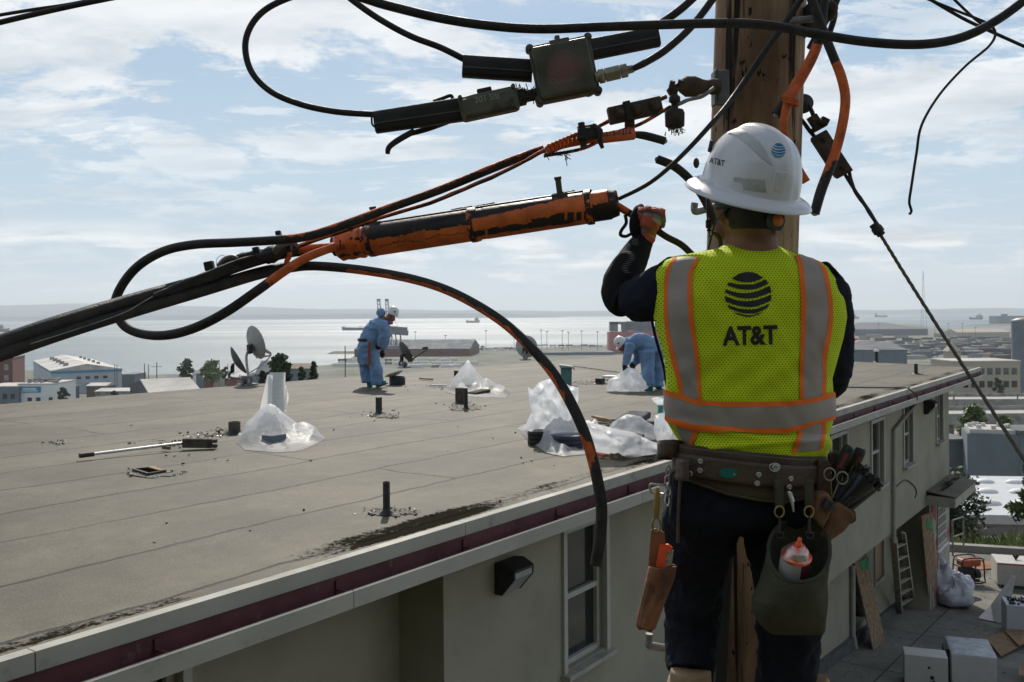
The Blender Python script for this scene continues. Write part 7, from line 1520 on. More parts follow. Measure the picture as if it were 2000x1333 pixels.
for k in range(74): # stitching
    x = 1330 + k * 3.6
    for yy in (lerp(pb, x) - 5, lerp(pt, x) + 5): decal(mb, bvb, [(x, yy), (x + 2.4, yy + .5), (x + 2.4, yy + 1.5), (x, yy + 1)], [(0, 1, 2, 3)], off=.0045)
mb.build('stitching', stitch, belt)
def rivet(px, py, r=.0065, bvx=None, par=None, m=chrome):
    h_ = (bvx or bvs).ray_cast(V((0, 0, 0)), ray(px, py).normalized()); n_ = h_[1] if h_[1].y < 0 else -h_[1]; mb = MB(); mb.lathe([(r, 0), (r, .0055), (r * .6, .0065), (r * .5, .005), (.0003, .007)], h_[0], n_, 16); mb.build('rivet', m, par or belt)
for x, y in ((1369, 901), (1368, 919), (1350, 925), (1481, 927), (1478, 944), (1543, 935), (1540, 951)): rivet(x, y)
h_ = bvs.ray_cast(V((0, 0, 0)), ray(1422, 924).normalized()); n_ = h_[1] if h_[1].y < 0 else -h_[1]; mb = MB(); ux = n_.cross(ZU).normalized(); mb.add([h_[0] + n_ * .006 + ux * .020 * cos(a) + ZU * .0115 * sin(a) for a in [2 * pi * k / 28 for k in range(28)]] + [h_[0] + n_ * .002 + ux * .021 * cos(a) + ZU * .0125 * sin(a) for a in [2 * pi * k / 28 for k in range(28)]], [tuple(range(28)), ] + [(k, (k + 1) % 28, 28 + (k + 1) % 28, 28 + k) for k in range(28)]); mb.build('badge', mat('teal_badge', (.0, .16, .13), .35), belt); rivet(1412, 922, .004); rivet(1434, 926, .004)
mb = MB(); pr_ = [Mx(1513 + 10 * cos(a), 912 + 9 * sin(a) * (1 if sin(a) > 0 else .7), -.150) for a in [2 * pi * k / 20 for k in range(21)]]; mb.tube(pr_, .0017, 8); mb.build('d_ring', chrome, belt); rivet(1513, 913, .008)
# leather loop standing out at left + keeper
mb = MB(); mb.grid(lambda a, b_: Mx(1309 + 24 * cos(2 * pi * a), 862 + 34 * b_ + 3 * sin(2 * pi * a), -.02 + .05 * sin(2 * pi * a)), 40, 3, closeu=True); mb.build('belt_loop', lea, belt, shell=.004)
mb = MB(); mb.grid(lambda a, b_: Mx(1322 + 22 * a, 896 + 42 * b_ + 2 * a, -.10 - .045 * sin(pi * a * .6)), 6, 6); mb.build('belt_keeper', lea, belt, shell=.006)
mb = MB(); mb.tube([Mx(1330, 930, -.09), Mx(1327, 960, -.10), Mx(1325, 1010, -.10), Mx(1324, 1060, -.10)], .004, 8); mb.build('hanging_lace', lea, belt)
# -- hanging things --
# square ring + snap + sheath
t = thing('leather_sheath', 'worn brown leather tool sheath hanging from a brass snap at the left hip', 'sheath', tuple(Mx(1283, 1130, -.08))); dS = -.10
out = [(1272, 1036), (1280, 1033), (1298, 1040), (1300, 1060), (1303, 1100), (1320, 1104), (1316, 1130), (1296, 1180), (1278, 1228), (1272, 1238), (1262, 1232), (1250, 1230), (1243, 1222), (1244, 1205), (1256, 1160), (1266, 1110), (1269, 1070)]
mb = MB(); mb.prism([Mx(x, y, dS) for x, y in out], V((0, .006, 0))); mb.build('back_panel', brn, t, bevel=.002)
out2 = [(1268, 1104), (1285, 1106), (1303, 1111), (1321, 1106), (1317, 1130), (1297, 1180), (1279, 1228), (1273, 1238), (1262, 1232), (1250, 1230), (1243, 1222), (1244, 1205), (1256, 1160), (1266, 1115)]
def bulge(a, b_):
    yl = 1106 + 124 * b_; xl = lerp([(1106, 1268), (1160, 1256), (1205, 1245), (1222, 1243), (1232, 1250)], yl); xr = lerp([(1106, 1321), (1130, 1317), (1180, 1297), (1228, 1279), (1232, 1274)], yl)
    x = xl + (xr - xl) * a; return Mx(x, yl + 4 * sin(pi * a) * (1 - b_) , dS - .002 - .026 * sin(pi * a) ** .6 * (1 - .35 * b_) - .004 * sin(a * 7 + b_ * 5) * sin(pi * a))
mb = MB(); mb.grid(bulge, 24, 30); mb.build('pocket', brn, t, shell=.003)
mb = MB()
for k in range(30):
    yy = 1112 + k * 3.8; xx = lerp([(1106, 1274), (1160, 1262), (1205, 1251), (1222, 1249)], yy); mb.box(Mx(xx, yy, dS - .016), .0012, .0012, .0032, V((1, 0, 0)), V((0, 1, 0)), V((.2, 0, 1)))
mb.build('stitching', stitch, t)
mb = MB(); mb.prism([Mx(x, y, dS - .012) for x, y in ((1289, 1066), (1306, 1064), (1314, 1070), (1300, 1110), (1282, 1107))], V((0, .010, 0))); o = mb.build('utility_knife', mat('fluor_orange', (.85, .09, .02), .5, amt=.08)); tag(o, 'bright orange tool handle sticking out of the brown sheath', 'hand tool')
mb = MB(); mb.prism([Mx(x, y, dS - .013) for x, y in ((1302, 1080), (1316, 1076), (1312, 1104), (1300, 1108))], V((0, .006, 0))); tag(mb.build('notched_gauge', mat('label_cream', (.34, .30, .20), .6, dirt=(.05, .04, .03), dscale=60, dlo=.5, dhi=.55)), 'pale notched gauge beside the orange tool handle', 'gauge')
t = thing('snap_hook', 'long brass snap hook with steel ring at the left hip', 'snap hook', tuple(Mx(1284, 1000, -.1)))
mb = MB(); mb.tube([Mx(1284, 952, -.10), Mx(1283, 965, -.10), Mx(1282, 990, -.10), Mx(1281, 1012, -.10)], [.004, .0065, .0075, .006], 12, res=3); mb.build('shank', brassn, t)
mb = MB(); mb.tube([Mx(1282 + 8 * cos(a), 1026 + 14 * sin(a), -.10) for a in [2 * pi * k / 20 for k in range(21)]], .0026, 8); mb.build('eye', brassn, t)
mb = MB(); mb.tube([Mx(x, y, -.09) for x, y in ((1270, 946), (1300, 948), (1303, 958), (1296, 966), (1272, 962), (1269, 952), (1270, 946))], .003, 8); mb.build('square_ring', chrome, t)
for k, (x, y) in enumerate(((1305, 920), (1303, 940), (1306, 958), (1303, 978))): mb = MB(); mb.tube([Mx(x + 4 * cos(a), y + 11 * sin(a), -.085 + .004 * sin(a + k)) for a in [2 * pi * j / 14 for j in range(15)]], .0022, 6); mb.build('chain_link', chrome, t)
# canvas bag
t = thing('canvas_bag', 'olive canvas tool bag with wide open mouth hanging at the right thigh', 'bag', tuple(Mx(1550, 1238, -.2))); can = mat('olive_canvas', (.060, .058, .036), .95, col2=(.085, .080, .052), scale=10, bump=.6, bscale=300, spec=.15, dirt=(.035, .034, .024), dscale=9)
rings_ = [(1561, 1076, 60, 62, .085), (1560, 1090, 62, 56, .088), (1556, 1112, 63, 44, .092), (1549, 1140, 66, 26, .092), (1543, 1168, 74, 14, .088), (1543, 1192, 73, 9, .078), (1549, 1214, 64, 6, .062), (1555, 1230, 56, 4, .044), (1558, 1238, 50, 2, .02)]
def bagf(off=0):
    def f(a, b_):
        th = 2 * pi * a; g = b_ * (len(rings_) - 1); i = min(int(g), len(rings_) - 2); g -= i; r = [p + (q - p) * g for p, q in zip(rings_[i], rings_[i + 1])]
        nf = 1 + .06 * mnoise.noise(V((cos(th) * 1.5, sin(th) * 1.5, b_ * 3))) * (b_ > .05) + .03 * sin(th * 5 + b_ * 6) * b_ - off * .05
        return Mx(r[0] + r[2] * abs(cos(th)) ** .85 * (1 if cos(th) > 0 else -1) * nf, r[1] + r[3] * sin(th), -.165 - r[4] * sin(th) * nf)
    return f
mb = MB(); mb.grid(bagf(), 80, 60, closeu=True); o = mb.build('bag_body', can, t, shell=.003)
mb = MB(); mb.tube([bagf()(k / 48, 0) for k in range(49)], .005, 10, wob=.2); mb.build('rim', can, t)
for x0 in (1521, 1579):
    mb = MB(); mb.grid(lambda a, b_: Mx(x0 - 9 + 18 * a + 2 * b_, 936 + 58 * b_, -.152 - .01 * b_), 3, 8); mb.build('strap', can, t, shell=.004)
    mb = MB(); mb.tube([Mx(x0 + 1 + 9 * cos(a), 1000 + 11 * sin(a), -.166) for a in [2 * pi * k / 18 for k in range(19)]], .0022, 8); mb.build('ring', brassn, t)
    mb = MB(); mb.tube([Mx(x0 + 2, 1010, -.168), Mx(x0 + 1, 1030, -.17), Mx(x0 + 1, 1042, -.17)], [.003, .0035, .005], 8); mb.tube([Mx(x0 - 6, 1040, -.17), Mx(x0 + 8, 1042, -.17), Mx(x0 + 8, 1052, -.168), Mx(x0 - 5, 1052, -.17), Mx(x0 - 6, 1040, -.17)], .0035, 8); mb.build('snap_hook', M['dkmetal'], t)
# spray can
t = thing('spray_can', 'orange tipped spray paint can standing in the olive canvas bag', 'spray can', tuple(Mx(1552, 1160, -.2))); ca = V((.05, -.40, .91)).normalized(); cb = Mx(1555, 1086, -.212); r = .0325
labm = bpy.data.materials.new('can_label'); labm.use_nodes = True; nt, b, L = nodes_of(labm); tc = N(nt, 'ShaderNodeTexCoord'); sx = N(nt, 'ShaderNodeSeparateXYZ'); L.new(tc.outputs['Object'], sx.inputs[0])
c = mix_(nt, ramp_(nt, sx.outputs[0], [(.5, 0), (.502, 1)], 'CONSTANT'), (.5, .48, .45), (.10, .012, .02)); wv = N(nt, 'ShaderNodeTexWave', _Scale=110, _Distortion=0.0); wv.bands_direction = 'Z'; L.new(tc.outputs['Object'], wv.inputs['Vector'])
c = mix_(nt, math_(nt, 'GREATER_THAN', sx.outputs[0], .004), (.46, .44, .42), (.10, .012, .02)); c = mix_(nt, math_(nt, 'MULTIPLY', ramp_(nt, wv.outputs[0], [(.6, 0), (.7, .45)]), .8), c, (.10, .05, .06)); L.new(c, b.inputs['Base Color']); b.inputs['Roughness'].default_value = .35
mb = MB(); mb.lathe([(r, -.12), (r, 0)], cb, ca, 40); mb.build('can_body', labm, t)
mb = MB(); mb.lathe([(r * 1.04, -.003), (r * 1.06, .002), (r * 1.0, .005), (r * .93, .002), (r * .88, .006), (r * .78, .016), (r * .55, .024), (r * .48, .024), (r * .48, .028), (r * .3, .029), (.001, .029)], cb, ca, 40); mb.build('can_dome', mat('dome_overspray', (.52, .50, .48), .3, .8, dirt=(.85, .16, .07), dscale=28, dlo=.47, dhi=.56), t)
mb = MB(); mb.lathe([(.0075, .028), (.007, .036), (.0045, .038), (.0045, .048), (.001, .049)], cb, ca, 18); mb.build('nozzle', mat('nozzle_orange', (.95, .13, .05), .5, amt=.1), t)
# right side pouch, pliers, scissors, bundle of ties
t = thing('tool_pouch', 'brown leather multi pocket tool pouch on the right side of the belt', 'tool pouch', tuple(Mx(1635, 1000, -.05)))
brd = mat('dark_brown_leather', (.055, .026, .016), .6, col2=(.085, .042, .024), scale=9, bump=.25, bscale=90)
def flat(pts, d, th_, name, m, par, bev=.004): mb = MB(); mb.prism([Mx(x, y, d) for x, y in pts], V((0, th_, 0))); return mb.build(name, m, par, bevel=bev)
flat([(1598, 900), (1616, 898), (1625, 910), (1624, 960), (1610, 1010), (1596, 1000), (1596, 940)], -.10, .05, 'belt_panel', brd, t); flat([(1618, 888), (1634, 880), (1640, 892), (1636, 915), (1622, 925)], -.07, .012, 'tab', brd, t)
pk_ = mat('tan_pocket', (.24, .11, .045), .55, col2=(.10, .048, .022), scale=8, bump=.25, bscale=90)
flat([(1600, 965), (1618, 962), (1632, 985), (1622, 1010), (1608, 1036), (1592, 1015), (1592, 985)], -.135, .045, 'front_pocket', pk_, t, .007); flat([(1626, 985), (1640, 982), (1668, 1000), (1673, 1012), (1650, 1040), (1616, 1064), (1606, 1048), (1614, 1020)], -.12, .05, 'side_pocket', pk_, t, .007); flat([(1655, 1000), (1672, 998), (1674, 1018), (1662, 1026)], -.10, .03, 'pocket_end', brd, t)
mb = MB(); mb.tube([Mx(1612, 995, -.14), Mx(1622, 978, -.14)], .013, 16); tag(mb.build('screwdriver_handle', M['dkmetal']), 'dark grey handle in the front pocket of the brown pouch', 'hand tool')
t = thing('pliers', 'pliers with black and red grips standing in the tool pouch', 'pliers', tuple(Mx(1640, 940, -.08)))
for pts, dd in (([(1630, 950, -.08), (1638, 918, -.085), (1656, 880, -.09), (1660, 873, -.09)], 0), ([(1652, 948, -.06), (1662, 920, -.06), (1678, 886, -.06), (1682, 876, -.06)], 1)):
    mb = MB(); mb.tube([Mx(*p) for p in pts], [.011, .0135, .014, .010], 16, res=4); g_ = mb.build('grip', mat('grip_black', (.012, .014, .013), .5), t); mb = MB(); mb.tube([Mx(pts[1][0] + 2 + dd * 3, pts[1][1] - 4, pts[1][2] - .0125), Mx(pts[2][0] - 1 + dd * 3, pts[2][1] + 6, pts[2][2] - .0125)], .0045, 8); mb.build('grip_inlay', mat('grip_red', (.20, .02, .015), .5), g_)
mb = MB(); mb.tube([Mx(1638, 948, -.07), Mx(1622, 985, -.07)], [.014, .01], 12); mb.build('jaw', M['dkmetal'], t)
t = thing('scissors', 'steel scissors with two round finger rings at the tool pouch', 'scissors', tuple(Mx(1630, 935, -.11)))
for x, y in ((1620, 927), (1645, 934)):
    mb = MB(); mb.tube([Mx(x + 11 * cos(a), y + 12 * sin(a), -.12) for a in [2 * pi * k / 24 for k in range(25)]], .0022, 8); mb.tube([Mx(x + (3 if x < 1630 else -8), y + 11, -.12), Mx(1624, 975, -.115)], .0022, 8); mb.build('finger_ring', mat('pale_steel', (.34, .30, .22), .3, .8), t)
mb = MB(); rs = random.Random(8)
c0 = Mx(1652, 975, -.09); ax = (Mx(1700, 925, -.09) - c0); l_ = ax.length; ax.normalize(); s1_ = ax.cross(V((0, 1, 0))).normalized()
mb.tube([c0 - ax * .02, c0 + ax * l_ * .75], [.018, .033], 16)
for k in range(90):
    rr = .036 * sqrt(rs.random()) if k > 20 else .036; an = rs.uniform(0, 2 * pi); o_ = s1_ * rr * cos(an) + V((0, 1, 0)) * rr * sin(an) * .7; e = c0 + o_ * 1.0 + ax * (l_ * (.74 + .24 * rs.random())); mb.tube([c0 + o_ * .7 - ax * .02, e], .0036, 6); mb.box(e, .010, .0085, .0085, ax + V((rs.gauss(0, .3), rs.gauss(0, .3), rs.gauss(0, .3))), s1_, V((0, 1, 0)))
tag(mb.build('cable_ties', mat('glossy_black', (.010, .010, .011), .28, amt=.3)), 'thick bundle of black cable ties sticking out of the pouch', 'cable ties')
mb = MB(); a_ = Mx(1683, 925, -.09); mb.tube([a_, Mx(1697, 912, -.09)], .009, 10); mb.tube([Mx(1700, 940, -.09), Mx(1718, 957, -.09)], .006, 10); tag(mb.build('clear_tube', mat('clear_black', (.10, .10, .12), .12, spec=1)), 'shiny grey tube end above the bundle of cable ties', 'tube')
mb = MB(); mb.tube([Mx(1540, 960, -.16), Mx(1546, 975, -.165), Mx(1550, 1000, -.165)], [.004, .005, .002], 8); mb.tube([Mx(1544, 962, -.163), Mx(1550, 980, -.165)], .003, 8); tag(mb.build('tip_cleaner', M['alum']), 'small bright metal tool clipped between the two straps of the canvas bag', 'hand tool')
# ================= yard beside the building =================
pat = bpy.data.materials.new('patio_concrete'); pat.use_nodes = True; nt, b, L = nodes_of(pat); tc = N(nt, 'ShaderNodeTexCoord'); mp = N(nt, 'ShaderNodeMapping'); mp.inputs['Rotation'].default_value = (0, 0, -UANG); L.new(tc.outputs['Object'], mp.inputs[0])
bk = N(nt, 'ShaderNodeTexBrick', _Scale=1.0, _Mortar_Size=.02, _Mortar_Smooth=.4, _Brick_Width=2.9, _Row_Height=2.4); L.new(mp.outputs[0], bk.inputs['Vector']); bk.offset = 0
bk.inputs['Color1'].default_value = (.9, .9, .9, 1); bk.inputs['Color2'].default_value = (1, 1, 1, 1); bk.inputs['Mortar'].default_value = (.25, .25, .22, 1)
n1 = N(nt, 'ShaderNodeTexNoise', _Scale=.7, _Detail=9, _Roughness=.7); L.new(mp.outputs[0], n1.inputs['Vector']); n2 = N(nt, 'ShaderNodeTexNoise', _Scale=14, _Detail=6, _Roughness=.7); L.new(mp.outputs[0], n2.inputs['Vector'])
c = mix_(nt, ramp_(nt, n1.outputs[0], [(.4, 0), (.62, 1)]), (.21, .20, .17), (.12, .115, .10)); c = mix_(nt, ramp_(nt, n2.outputs[0], [(.55, 0), (.72, .5)]), c, (.08, .075, .06)); c = mix_(nt, 1.0, c, bk.outputs['Color'], 'MULTIPLY'); L.new(c, b.inputs['Base Color']); b.inputs['Roughness'].default_value = .9
k0, k1 = PT(1858, 1077), PT(2000, 1086)
def onp(a, b_, dz=0): p = B(a, b_, 0); p.z = PTz(p.x, p.y) + dz; return p
def ab2(p): q = p - E0; return q.dot(u), q.dot(v)
kd = (k1 - k0); kd.z = 0; kd.normalize(); kl = k0 - kd * 3; kr = k0 + kd * 14
mb = MB(); q = [onp(-4, LOW_B + .1), V((kl.x, kl.y, PTz(kl.x, kl.y))), V((kr.x, kr.y, PTz(kr.x, kr.y))), onp(-4, -16)]
mb.prism([q[3], q[2], q[1], q[0]], V((0, 0, -.25))); tag(mb.build('patio', pat), kind='structure')
kn_ = V((-kd.y, kd.x, 0)); 
mb = MB(); a_, b_ = V((kl.x, kl.y, PTz(kl.x, kl.y))), V((kr.x, kr.y, PTz(kr.x, kr.y))); mb.bar(a_ + kn_ * .15 + ZU * .03, b_ + kn_ * .15 + ZU * .03, .28, .34); tag(mb.build('kerb', M['conc']), kind='structure')
soil = mat('planted_soil', (.07, .06, .035), .95, col2=(.05, .07, .025), scale=2)
mb = MB(); c0 = kn_ * .3; fr_ = [a_ + c0 - ZU * .02, b_ + c0 - ZU * .02, b_ + kn_ * 4 - ZU * .35, a_ + kn_ * 4 - ZU * .35, b_ + kn_ * 9 - ZU * 4.5, a_ + kn_ * 9 - ZU * 4.5]; mb.add(fr_, [(0, 1, 2, 3), (3, 2, 4, 5)]); tag(mb.build('planting_bed', soil), kind='structure')
rs = random.Random(12); mb = MB()
for _ in range(5200):
    s_ = rs.uniform(0, (b_ - a_).length); w_ = rs.uniform(.35, 3.4); p = a_ + kd * s_ + kn_ * w_; p.z = a_.z + (b_.z - a_.z) * s_ / (b_ - a_).length - .05 - .09 * max(0, w_ - .3); h_ = rs.uniform(.05, .32) * (.35 + 1.1 * abs(mnoise.noise(V((s_ * .8, w_, 0))))) * 2; d = V((rs.gauss(0, .4), rs.gauss(0, .4), 1)).normalized(); sd = V((cos(_), sin(_), 0)) * rs.uniform(.01, .05)
    mb.add([p - sd, p + sd, p + d * h_ + sd * .6, p + d * h_ * .9 - sd * .6], [(0, 1, 2, 3)])
tag(mb.build('weeds', mat('weed_green', (.14, .19, .05), .6, col2=(.24, .27, .09), scale=1.5)), kind='stuff')
# bushes and edge trees
tree('dark feathery shrub against the far building corner below the canopy', PT(1893, 1062) + kn_ * 1.6 - ZU * .2, 2.1, 1.25, M['leafd'], 1700, .10, cat='shrub', name='shrub', blobs=12, seed=41)
tree('low dark shrub left of the white metal railing', PT(1868, 1062) + kn_ * 1.2 - ZU * .2, 1.3, .8, M['leafd'], 700, .09, cat='shrub', name='shrub', blobs=8, seed=42)
tree('tall dark leafed tree cut by the right edge of the view', PT(2082, 1068) + kn_ * 2.0 - ZU * .4, 3.6, .95, M['leaf'], 2600, .15, blobs=14, seed=43, conic=True)
# railing
t = thing('railing', 'pale metal stair railing at the far building corner', 'railing', tuple(PT(1872, 1083))); p0, p1 = PT(1861, 1086), PT(1882, 1078); mb = MB()
for f in (0, 1): q = p0.lerp(p1, f); mb.tube([q, q + ZU * 1.05], .028, 8)
for h_ in (.55, 1.05): mb.tube([p0 + ZU * h_, p1 + ZU * h_], .022, 8)
mb.build('rail', M['galv'], t)
# plywood sheets leaning on the wall
def leanboard(bx0, bx1, by, tx, ty, label, m, pl_b=1.05, green=None, th=.02):
    pb0, pb1 = PT(bx0, by[0]), PT(bx1, by[1]); n_ = V((0, 0, 0)); Wd = (pb1 - pb0)
    top = PL(tx, ty, B(0, pl_b - .02, 0), v); t_ = thing('plywood_sheet', label, 'plywood sheet', tuple(pb0)); up_ = (top - (pb0)); nn_ = Wd.cross(up_).normalized()
    mb = MB(); mb.prism([pb0, pb1, top + Wd, top], nn_ * th); o = mb.build('board', m, t_); bv_ = mb.bvh(); mb = MB()
    for k in range(5): q0 = pb0 + up_ * (k + .5) / 5; mb.bar(q0 - nn_ * .004, q0 + Wd - nn_ * .004, .012, .006, up=nn_)
    mb.build('grain_line', M['dkwood'], t_)
    if green:
        mb = MB(); g0 = pb0 + up_ * .86; s_ = -1 if nn_.dot(g0) > 0 else 1; off = nn_ * (s_ * .008 if s_ > 0 else -.008) + (nn_ * th if s_ > 0 else V((0, 0, 0)))
        mb.add([g0 + off + Wd * .35, g0 + off + Wd * .95 - ZU * .1, g0 + off + Wd * .98 + ZU * .2, g0 + off + Wd * .35 + up_ * .1], [(0, 1, 2, 3)]); mb.build('green_tag', mat('green_paint', (.03, .22, .07), .6), t_)
    return t_
osb = mat('osb', (.29, .20, .115), .85, scale=9, amt=.45, dirt=(.13, .08, .045), dscale=14, dlo=.52, dhi=.6)
osr = mat('osb_red', (.29, .20, .12), .85, scale=9, amt=.4, dirt=(.38, .06, .04), dscale=2.2, dlo=.54, dhi=.58)
leanboard(1704, 1727, (1270, 1252), 1666, 1095, 'tall plywood sheet with green mark leaning at the nearer doorway', osb, green=True)
leanboard(1814, 1833, (1190, 1178), 1798, 1008, 'tall red sprayed plywood sheet leaning near the far corner', osr, pl_b=WALL_B, green=True)
p = PT(1695, 1240); mb = MB(); mb.prism([p, p + u * .5, p + u * .5 + ZU * 1.5 + v * .5, p + ZU * 1.5 + v * .5], v * .02); tag(mb.build('dark_board', M['dkwood']), 'dark board in the shade behind the nearer plywood sheet', 'board')
# ladder
pb = PT(1757, 1197); pt_ = PL(1745, 1050, B(0, WALL_B - .04, 0), v); rt = u * .42; t = thing('ladder', 'old wooden step ladder leaning against the wall between plywood sheets', 'ladder', tuple(pb)); lw = mat('ladder_wood', (.42, .39, .31), .85, scale=6, amt=.4)
rt = PT(1784, 1182) - pb; rt.z *= .5; rtt = rt * .62
mb = MB(); mb.bar(pb, pt_, .13, .045, up=u); mb.build('rail', lw, t); mb = MB(); mb.bar(pb + rt, pt_ + rtt, .08, .045, up=u); mb.build('rail', lw, t)
for k in range(6): f = .1 + .155 * k; mb = MB(); mb.bar(pb.lerp(pt_, f), (pb + rt).lerp(pt_ + rtt, f), .09, .022); mb.build('rung', lw, t)
# plastic bags by the wall
def bag3(px, py, w_, h_, seed, label):
    b_ = PT(px, py); mb = MB()
    def f(a, c_): th = 2 * pi * a; ph = pi * c_; n_ = 1 + .35 * mnoise.noise(V((cos(th) * 1.6, sin(th) * 1.6, c_ * 3 + seed))) + .12 * mnoise.noise(V((a * 18, c_ * 12, seed))); return b_ + V((w_ * sin(ph) * cos(th) * n_, w_ * .8 * sin(ph) * sin(th) * n_, h_ * (1 - cos(ph)) / 2 * (n_ if c_ > .5 else 1)))
    mb.grid(f, 48, 24, closeu=True); tag(mb.build('plastic_bag', bgm), label, 'plastic bag')
bgm = mat('milky_plastic', (.50, .51, .57), .35, amt=.12, scale=4, bump=.6, bscale=9, trans=.0)
bag3(1836, 1178, .30, .95, 1, 'upright milky plastic bag against the plywood near the corner'); bag3(1862, 1185, .42, .60, 2, 'big slumped milky plastic bag in front of the generator'); bag3(1868, 1162, .36, .55, 3, 'milky plastic bag behind the big slumped one'); bag3(1884, 1188, .22, .45, 4, 'small milky plastic bag at the right of the bag pile')
# generator
g = PT(1892, 1140); t = thing('generator', 'black framed portable generator with orange tank on the patio', 'generator', tuple(g)); k = g.y / F; X = V((1, 0.12, 0)).normalized(); Yv = V((-.12, 1, 0)).normalized()
def gq(x, y, z): return g + X * x * k + Yv * y * k + ZU * z * k
mb = MB()
for y_ in (-14, 14): mb.tube([gq(-22, y_, 4), gq(-24, y_, 14), gq(-22, y_, 46), gq(-14, y_, 52), gq(14, y_, 52), gq(22, y_, 46), gq(24, y_, 14), gq(22, y_, 4), gq(-22, y_, 4)], .018, 8, res=3)
for x_, z_ in ((-22, 46), (22, 46), (-22, 5), (22, 5)): mb.tube([gq(x_, -14, z_), gq(x_, 14, z_)], .018, 8)
mb.build('frame', tar, t); mb = MB(); mb.box(gq(0, 0, 42), 38 * k, 24 * k, 14 * k, X, Yv, ZU); mb.build('fuel_tank', mat('tank_orange', (.42, .10, .04), .45), t, bevel=.04)
mb = MB(); mb.box(gq(-5, 0, 20), 24 * k, 20 * k, 24 * k, X, Yv, ZU); mb.lathe([(9 * k, 0), (9 * k, 10 * k)], gq(8, -4, 20), X, 18); mb.box(gq(0, -12, 9), 30 * k, 2 * k, 6 * k, X, Yv, ZU); mb.build('engine', M['dkmetal'], t, bevel=.01)
for x_ in (-24, ): mb = MB(); mb.lathe([(9 * k, -2 * k), (9 * k, 2 * k)], gq(x_ - 3, 0, 9), X, 20); mb.build('wheel', M['black'], t)
p = PT(1912, 1108); mb = MB(); mb.box(p + ZU * .03, 1.1, .7, .04, V((1, .3, 0)), V((-.3, 1, 0)), ZU); tag(mb.build('board', mat('orange_board', (.30, .14, .07), .8)), 'flat orange-brown board lying behind the generator', 'board')
# white cabinets
def cabinet(cx0, cx1, yb, yt, dep, label, m, name='cabinet', cat='cabinet', tilt=0, details=None, top=None, legs=0):
    p0, p1 = PT(cx0, yb), PT(cx1, yb); t_ = thing(name, label, cat, tuple((p0 + p1) / 2)); W_ = (p1 - p0).length * .97; X = V((.95, -.32, 0)).normalized(); Yv = ZU.cross(X).normalized(); p1 = p0 + X * W_; kk = p0.y / F; h_ = (yb - yt) * kk * .97
    c = (p0 + p1) / 2 + Yv * dep / 2 + ZU * (h_ / 2 + legs); mb = MB(); mb.box(c, W_, dep, h_, X, Yv, ZU); mb.build('carcass', m, t_, bevel=.008)
    return t_, c, X, Yv, W_, h_
wcab = mat('white_melamine', (.52, .52, .50), .45, amt=.06, dirt=(.33, .32, .28), dscale=2.5, dlo=.62, dhi=.75)
t, c, X, Yv, W_, h_ = cabinet(1767, 1843, 1338, 1276, .40, 'white cabinet with latch holes lying nearest the bottom edge, left one', wcab)
mb = MB()
for (x, z, r) in ((.05, .18, .022), (.12, -.08, .035), (.16, -.20, .03)): mb.lathe([(r, 0), (r, .006), (r * .5, .008)], c - Yv * .311 + X * x * W_ + ZU * z * h_ * 1.2, -Yv, 14)
mb.build('fitting', M['dkmetal'], t)
t, c, X, Yv, W_, h_ = cabinet(1859, 1936, 1338, 1277, .95, 'taller white cabinet beside the one with latch holes', wcab)
mb = MB(); mb.box(c + ZU * (h_ / 2 + .006) + X * .02, W_ * .98, .93, .008, X, Yv, ZU); mb.build('top_panel', mat('pale_blue_top', (.42, .47, .52), .4), t)
mb = MB(); mb.box(PT(1851, 1330) + ZU * .28 + Yv * .2, .10, .3, .5, X, Yv, ZU); tag(mb.build('gap_shade', M['dkmetal']), 'dark strip for the shade in the gap between the two nearest white cabinets', 'panel')  # dark block put in for the shade between the cabinets
t, c, X, Yv, W_, h_ = cabinet(1966, 2040, 1240, 1180, .6, 'white open topped bin full of scrap at the right edge', mat('bluish_white', (.48, .51, .56), .4, amt=.06), name='bin', cat='bin')
mb = MB(); rs = random.Random(2)
for _ in range(60): q = c + ZU * (h_ / 2 + .01) + X * rs.uniform(-.4, .4) * W_ + Yv * rs.uniform(-.25, .25); mb.box(q, rs.uniform(.03, .14), .03, .03, V((rs.gauss(0, 1), rs.gauss(0, 1), rs.gauss(0, .4))), V((0, 0, 1)), V((0, 1, 0)))
mb.build('scrap', M['dkmetal'], t)
t, c, X, Yv, W_, h_ = cabinet(1948, 2050, 1148, 1104, .9, 'white dresser-like block with a red line along its top edge', mat('chalk_white', (.47, .46, .43), .7, amt=.1, dirt=(.32, .20, .19), dscale=1.6, dlo=.6, dhi=.7), name='dresser', cat='dresser', legs=.08)
mb = MB(); mb.box(c + ZU * (h_ / 2 - .03) - Yv * .452, W_, .006, .03, X, Yv, ZU); mb.build('red_line', M['red'], t)
for s_ in (-.42, .0): mb = MB(); mb.lathe([(.04, -.02), (.04, .02)], c - ZU * (h_ / 2 + .04) + X * W_ * s_ - Yv * .4, X, 12); mb.build('castor', M['black'], t)
mb = MB(); q = c + ZU * (h_ / 2) - X * .2
for k_ in range(7): mb.tube([q, q + V((cos(k_) * .08, sin(k_) * .06, .12))], .015, 6)
tag(mb.build('dark_bundle', M['black']), 'small dark bundle on top of the dresser-like block', 'bundle')
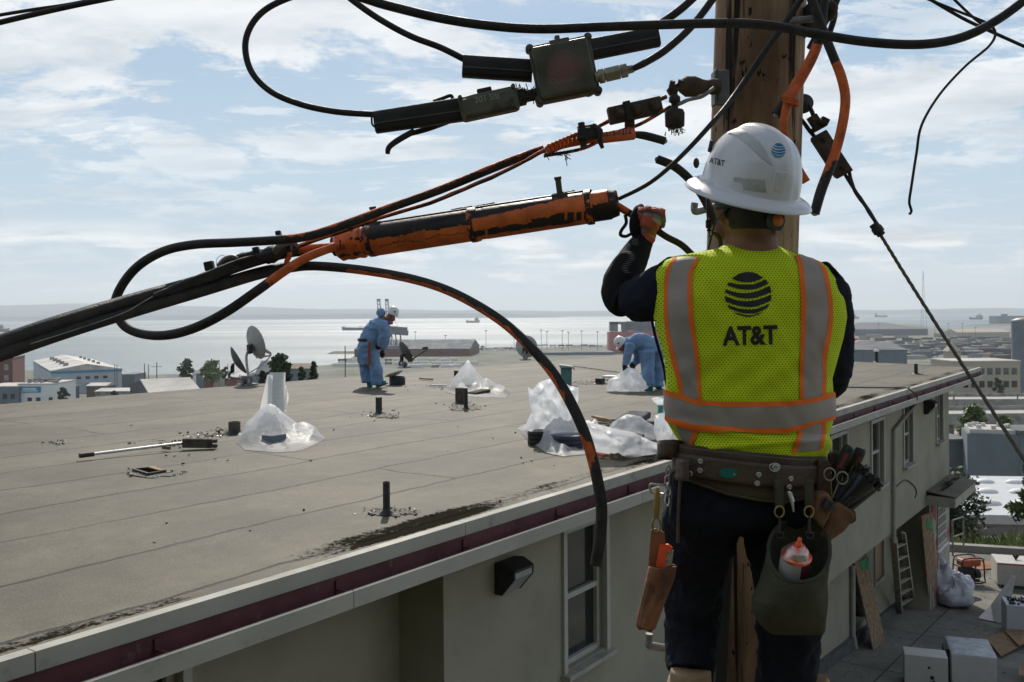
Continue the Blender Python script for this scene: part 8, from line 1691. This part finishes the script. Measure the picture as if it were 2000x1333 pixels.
# cardboard + sheets
for i, (pts, m_, lab) in enumerate((([(1925, 1252), (1968, 1240), (2010, 1245), (2010, 1262), (1955, 1288)], 'card', 'big flattened cardboard lying by the white bin'), ([(1962, 1243), (2000, 1236), (2020, 1262), (1990, 1275)], 'card', 'smaller flap of cardboard on top of the big flattened one'), ([(1990, 1322), (2020, 1318), (2020, 1340), (1990, 1340)], 'card', 'brown cardboard corner at the bottom right'))):
    mb = MB(); mb.prism([PT(x, y) + ZU * (.05 + .05 * i + .03 * (j % 2)) for j, (x, y) in enumerate(pts)], ZU * .012); tag(mb.build('cardboard', M[m_]), lab, 'cardboard')
mb = MB()
sh = [PT(1912, 1210) + ZU * .02, PT(1935, 1196) + ZU * .12, PT(1958, 1178) + ZU * .25, PT(1978, 1205) + ZU * .9, PT(1984, 1207) + ZU * .9, PT(1966, 1222) + ZU * .02, PT(1940, 1216) + ZU * .02]
mb.prism(sh, V((.02, .05, .01))); tag(mb.build('white_sheet', wcab), 'torn white panel leaning against the open topped bin', 'panel')
rs = random.Random(77); mb = MB()
for _ in range(260):
    q = PT(rs.uniform(1640, 1990), rs.uniform(1130, 1330)); s_ = rs.uniform(.008, .035); mb.box(q + ZU * .008, s_ * 2, s_, .01, V((cos(_), sin(_), 0)), V((-sin(_), cos(_), 0)), ZU)
tag(mb.build('yard_litter', mat('litter', (.12, .10, .07), .9, col2=(.3, .28, .24))), kind='stuff')
# unseen hillside behind the viewpoint, its slope set to shade the near side
mb = MB()
def hill(a, b_):
    x = -140 + 280 * a; y = 1 - 150 * b_; z = -7.5 + (0 if y > -6 else min(36, (-6 - y) * .48)) + 1.2 * mnoise.noise(V((x * .05, y * .05, 0))); return V((x, y, z))
mb.grid(hill, 50, 40); tag(mb.build('hillside', mat('hill_grass', (.075, .07, .035), .95, col2=(.05, .06, .025), scale=.2)), kind='structure')
for i, (x, y, h_, r_) in enumerate(((-9, -17, 13, 5), (3, -22, 15, 6), (14, -15, 12, 5), (-22, -20, 14, 6), (27, -20, 15, 6), (8, -32, 16, 7), (-12, -34, 16, 7))):
    tree(['broad dark tree %s of the viewpoint on the hillside' % w_ for w_ in ('behind and left', 'straight behind', 'behind and right', 'far behind left', 'far behind right', 'uphill behind right', 'uphill behind left')][i], (x, y, hill((x + 140) / 280, (1 - y) / 150).z - .3), h_, r_, M['leaf'], 1500, .5, blobs=12, seed=60 + i)
HAZE = 7e-5
# ---------------- air ----------------
hzm = bpy.data.materials.new('haze'); hzm.use_nodes = True; nt = hzm.node_tree; nt.nodes.clear()
pv = N(nt, 'ShaderNodeVolumePrincipled', _Density=HAZE); pv.inputs['Color'].default_value = (0.86, 0.94, 1.0, 1); pv.inputs['Anisotropy'].default_value = 0.25
om = N(nt, 'ShaderNodeOutputMaterial'); nt.links.new(pv.outputs[0], om.inputs['Volume'])
mb = MB(); mb.box((0, 10500, 110), 52000, 29000, 352); o = mb.build('haze', hzm); o['kind'] = 'stuff'
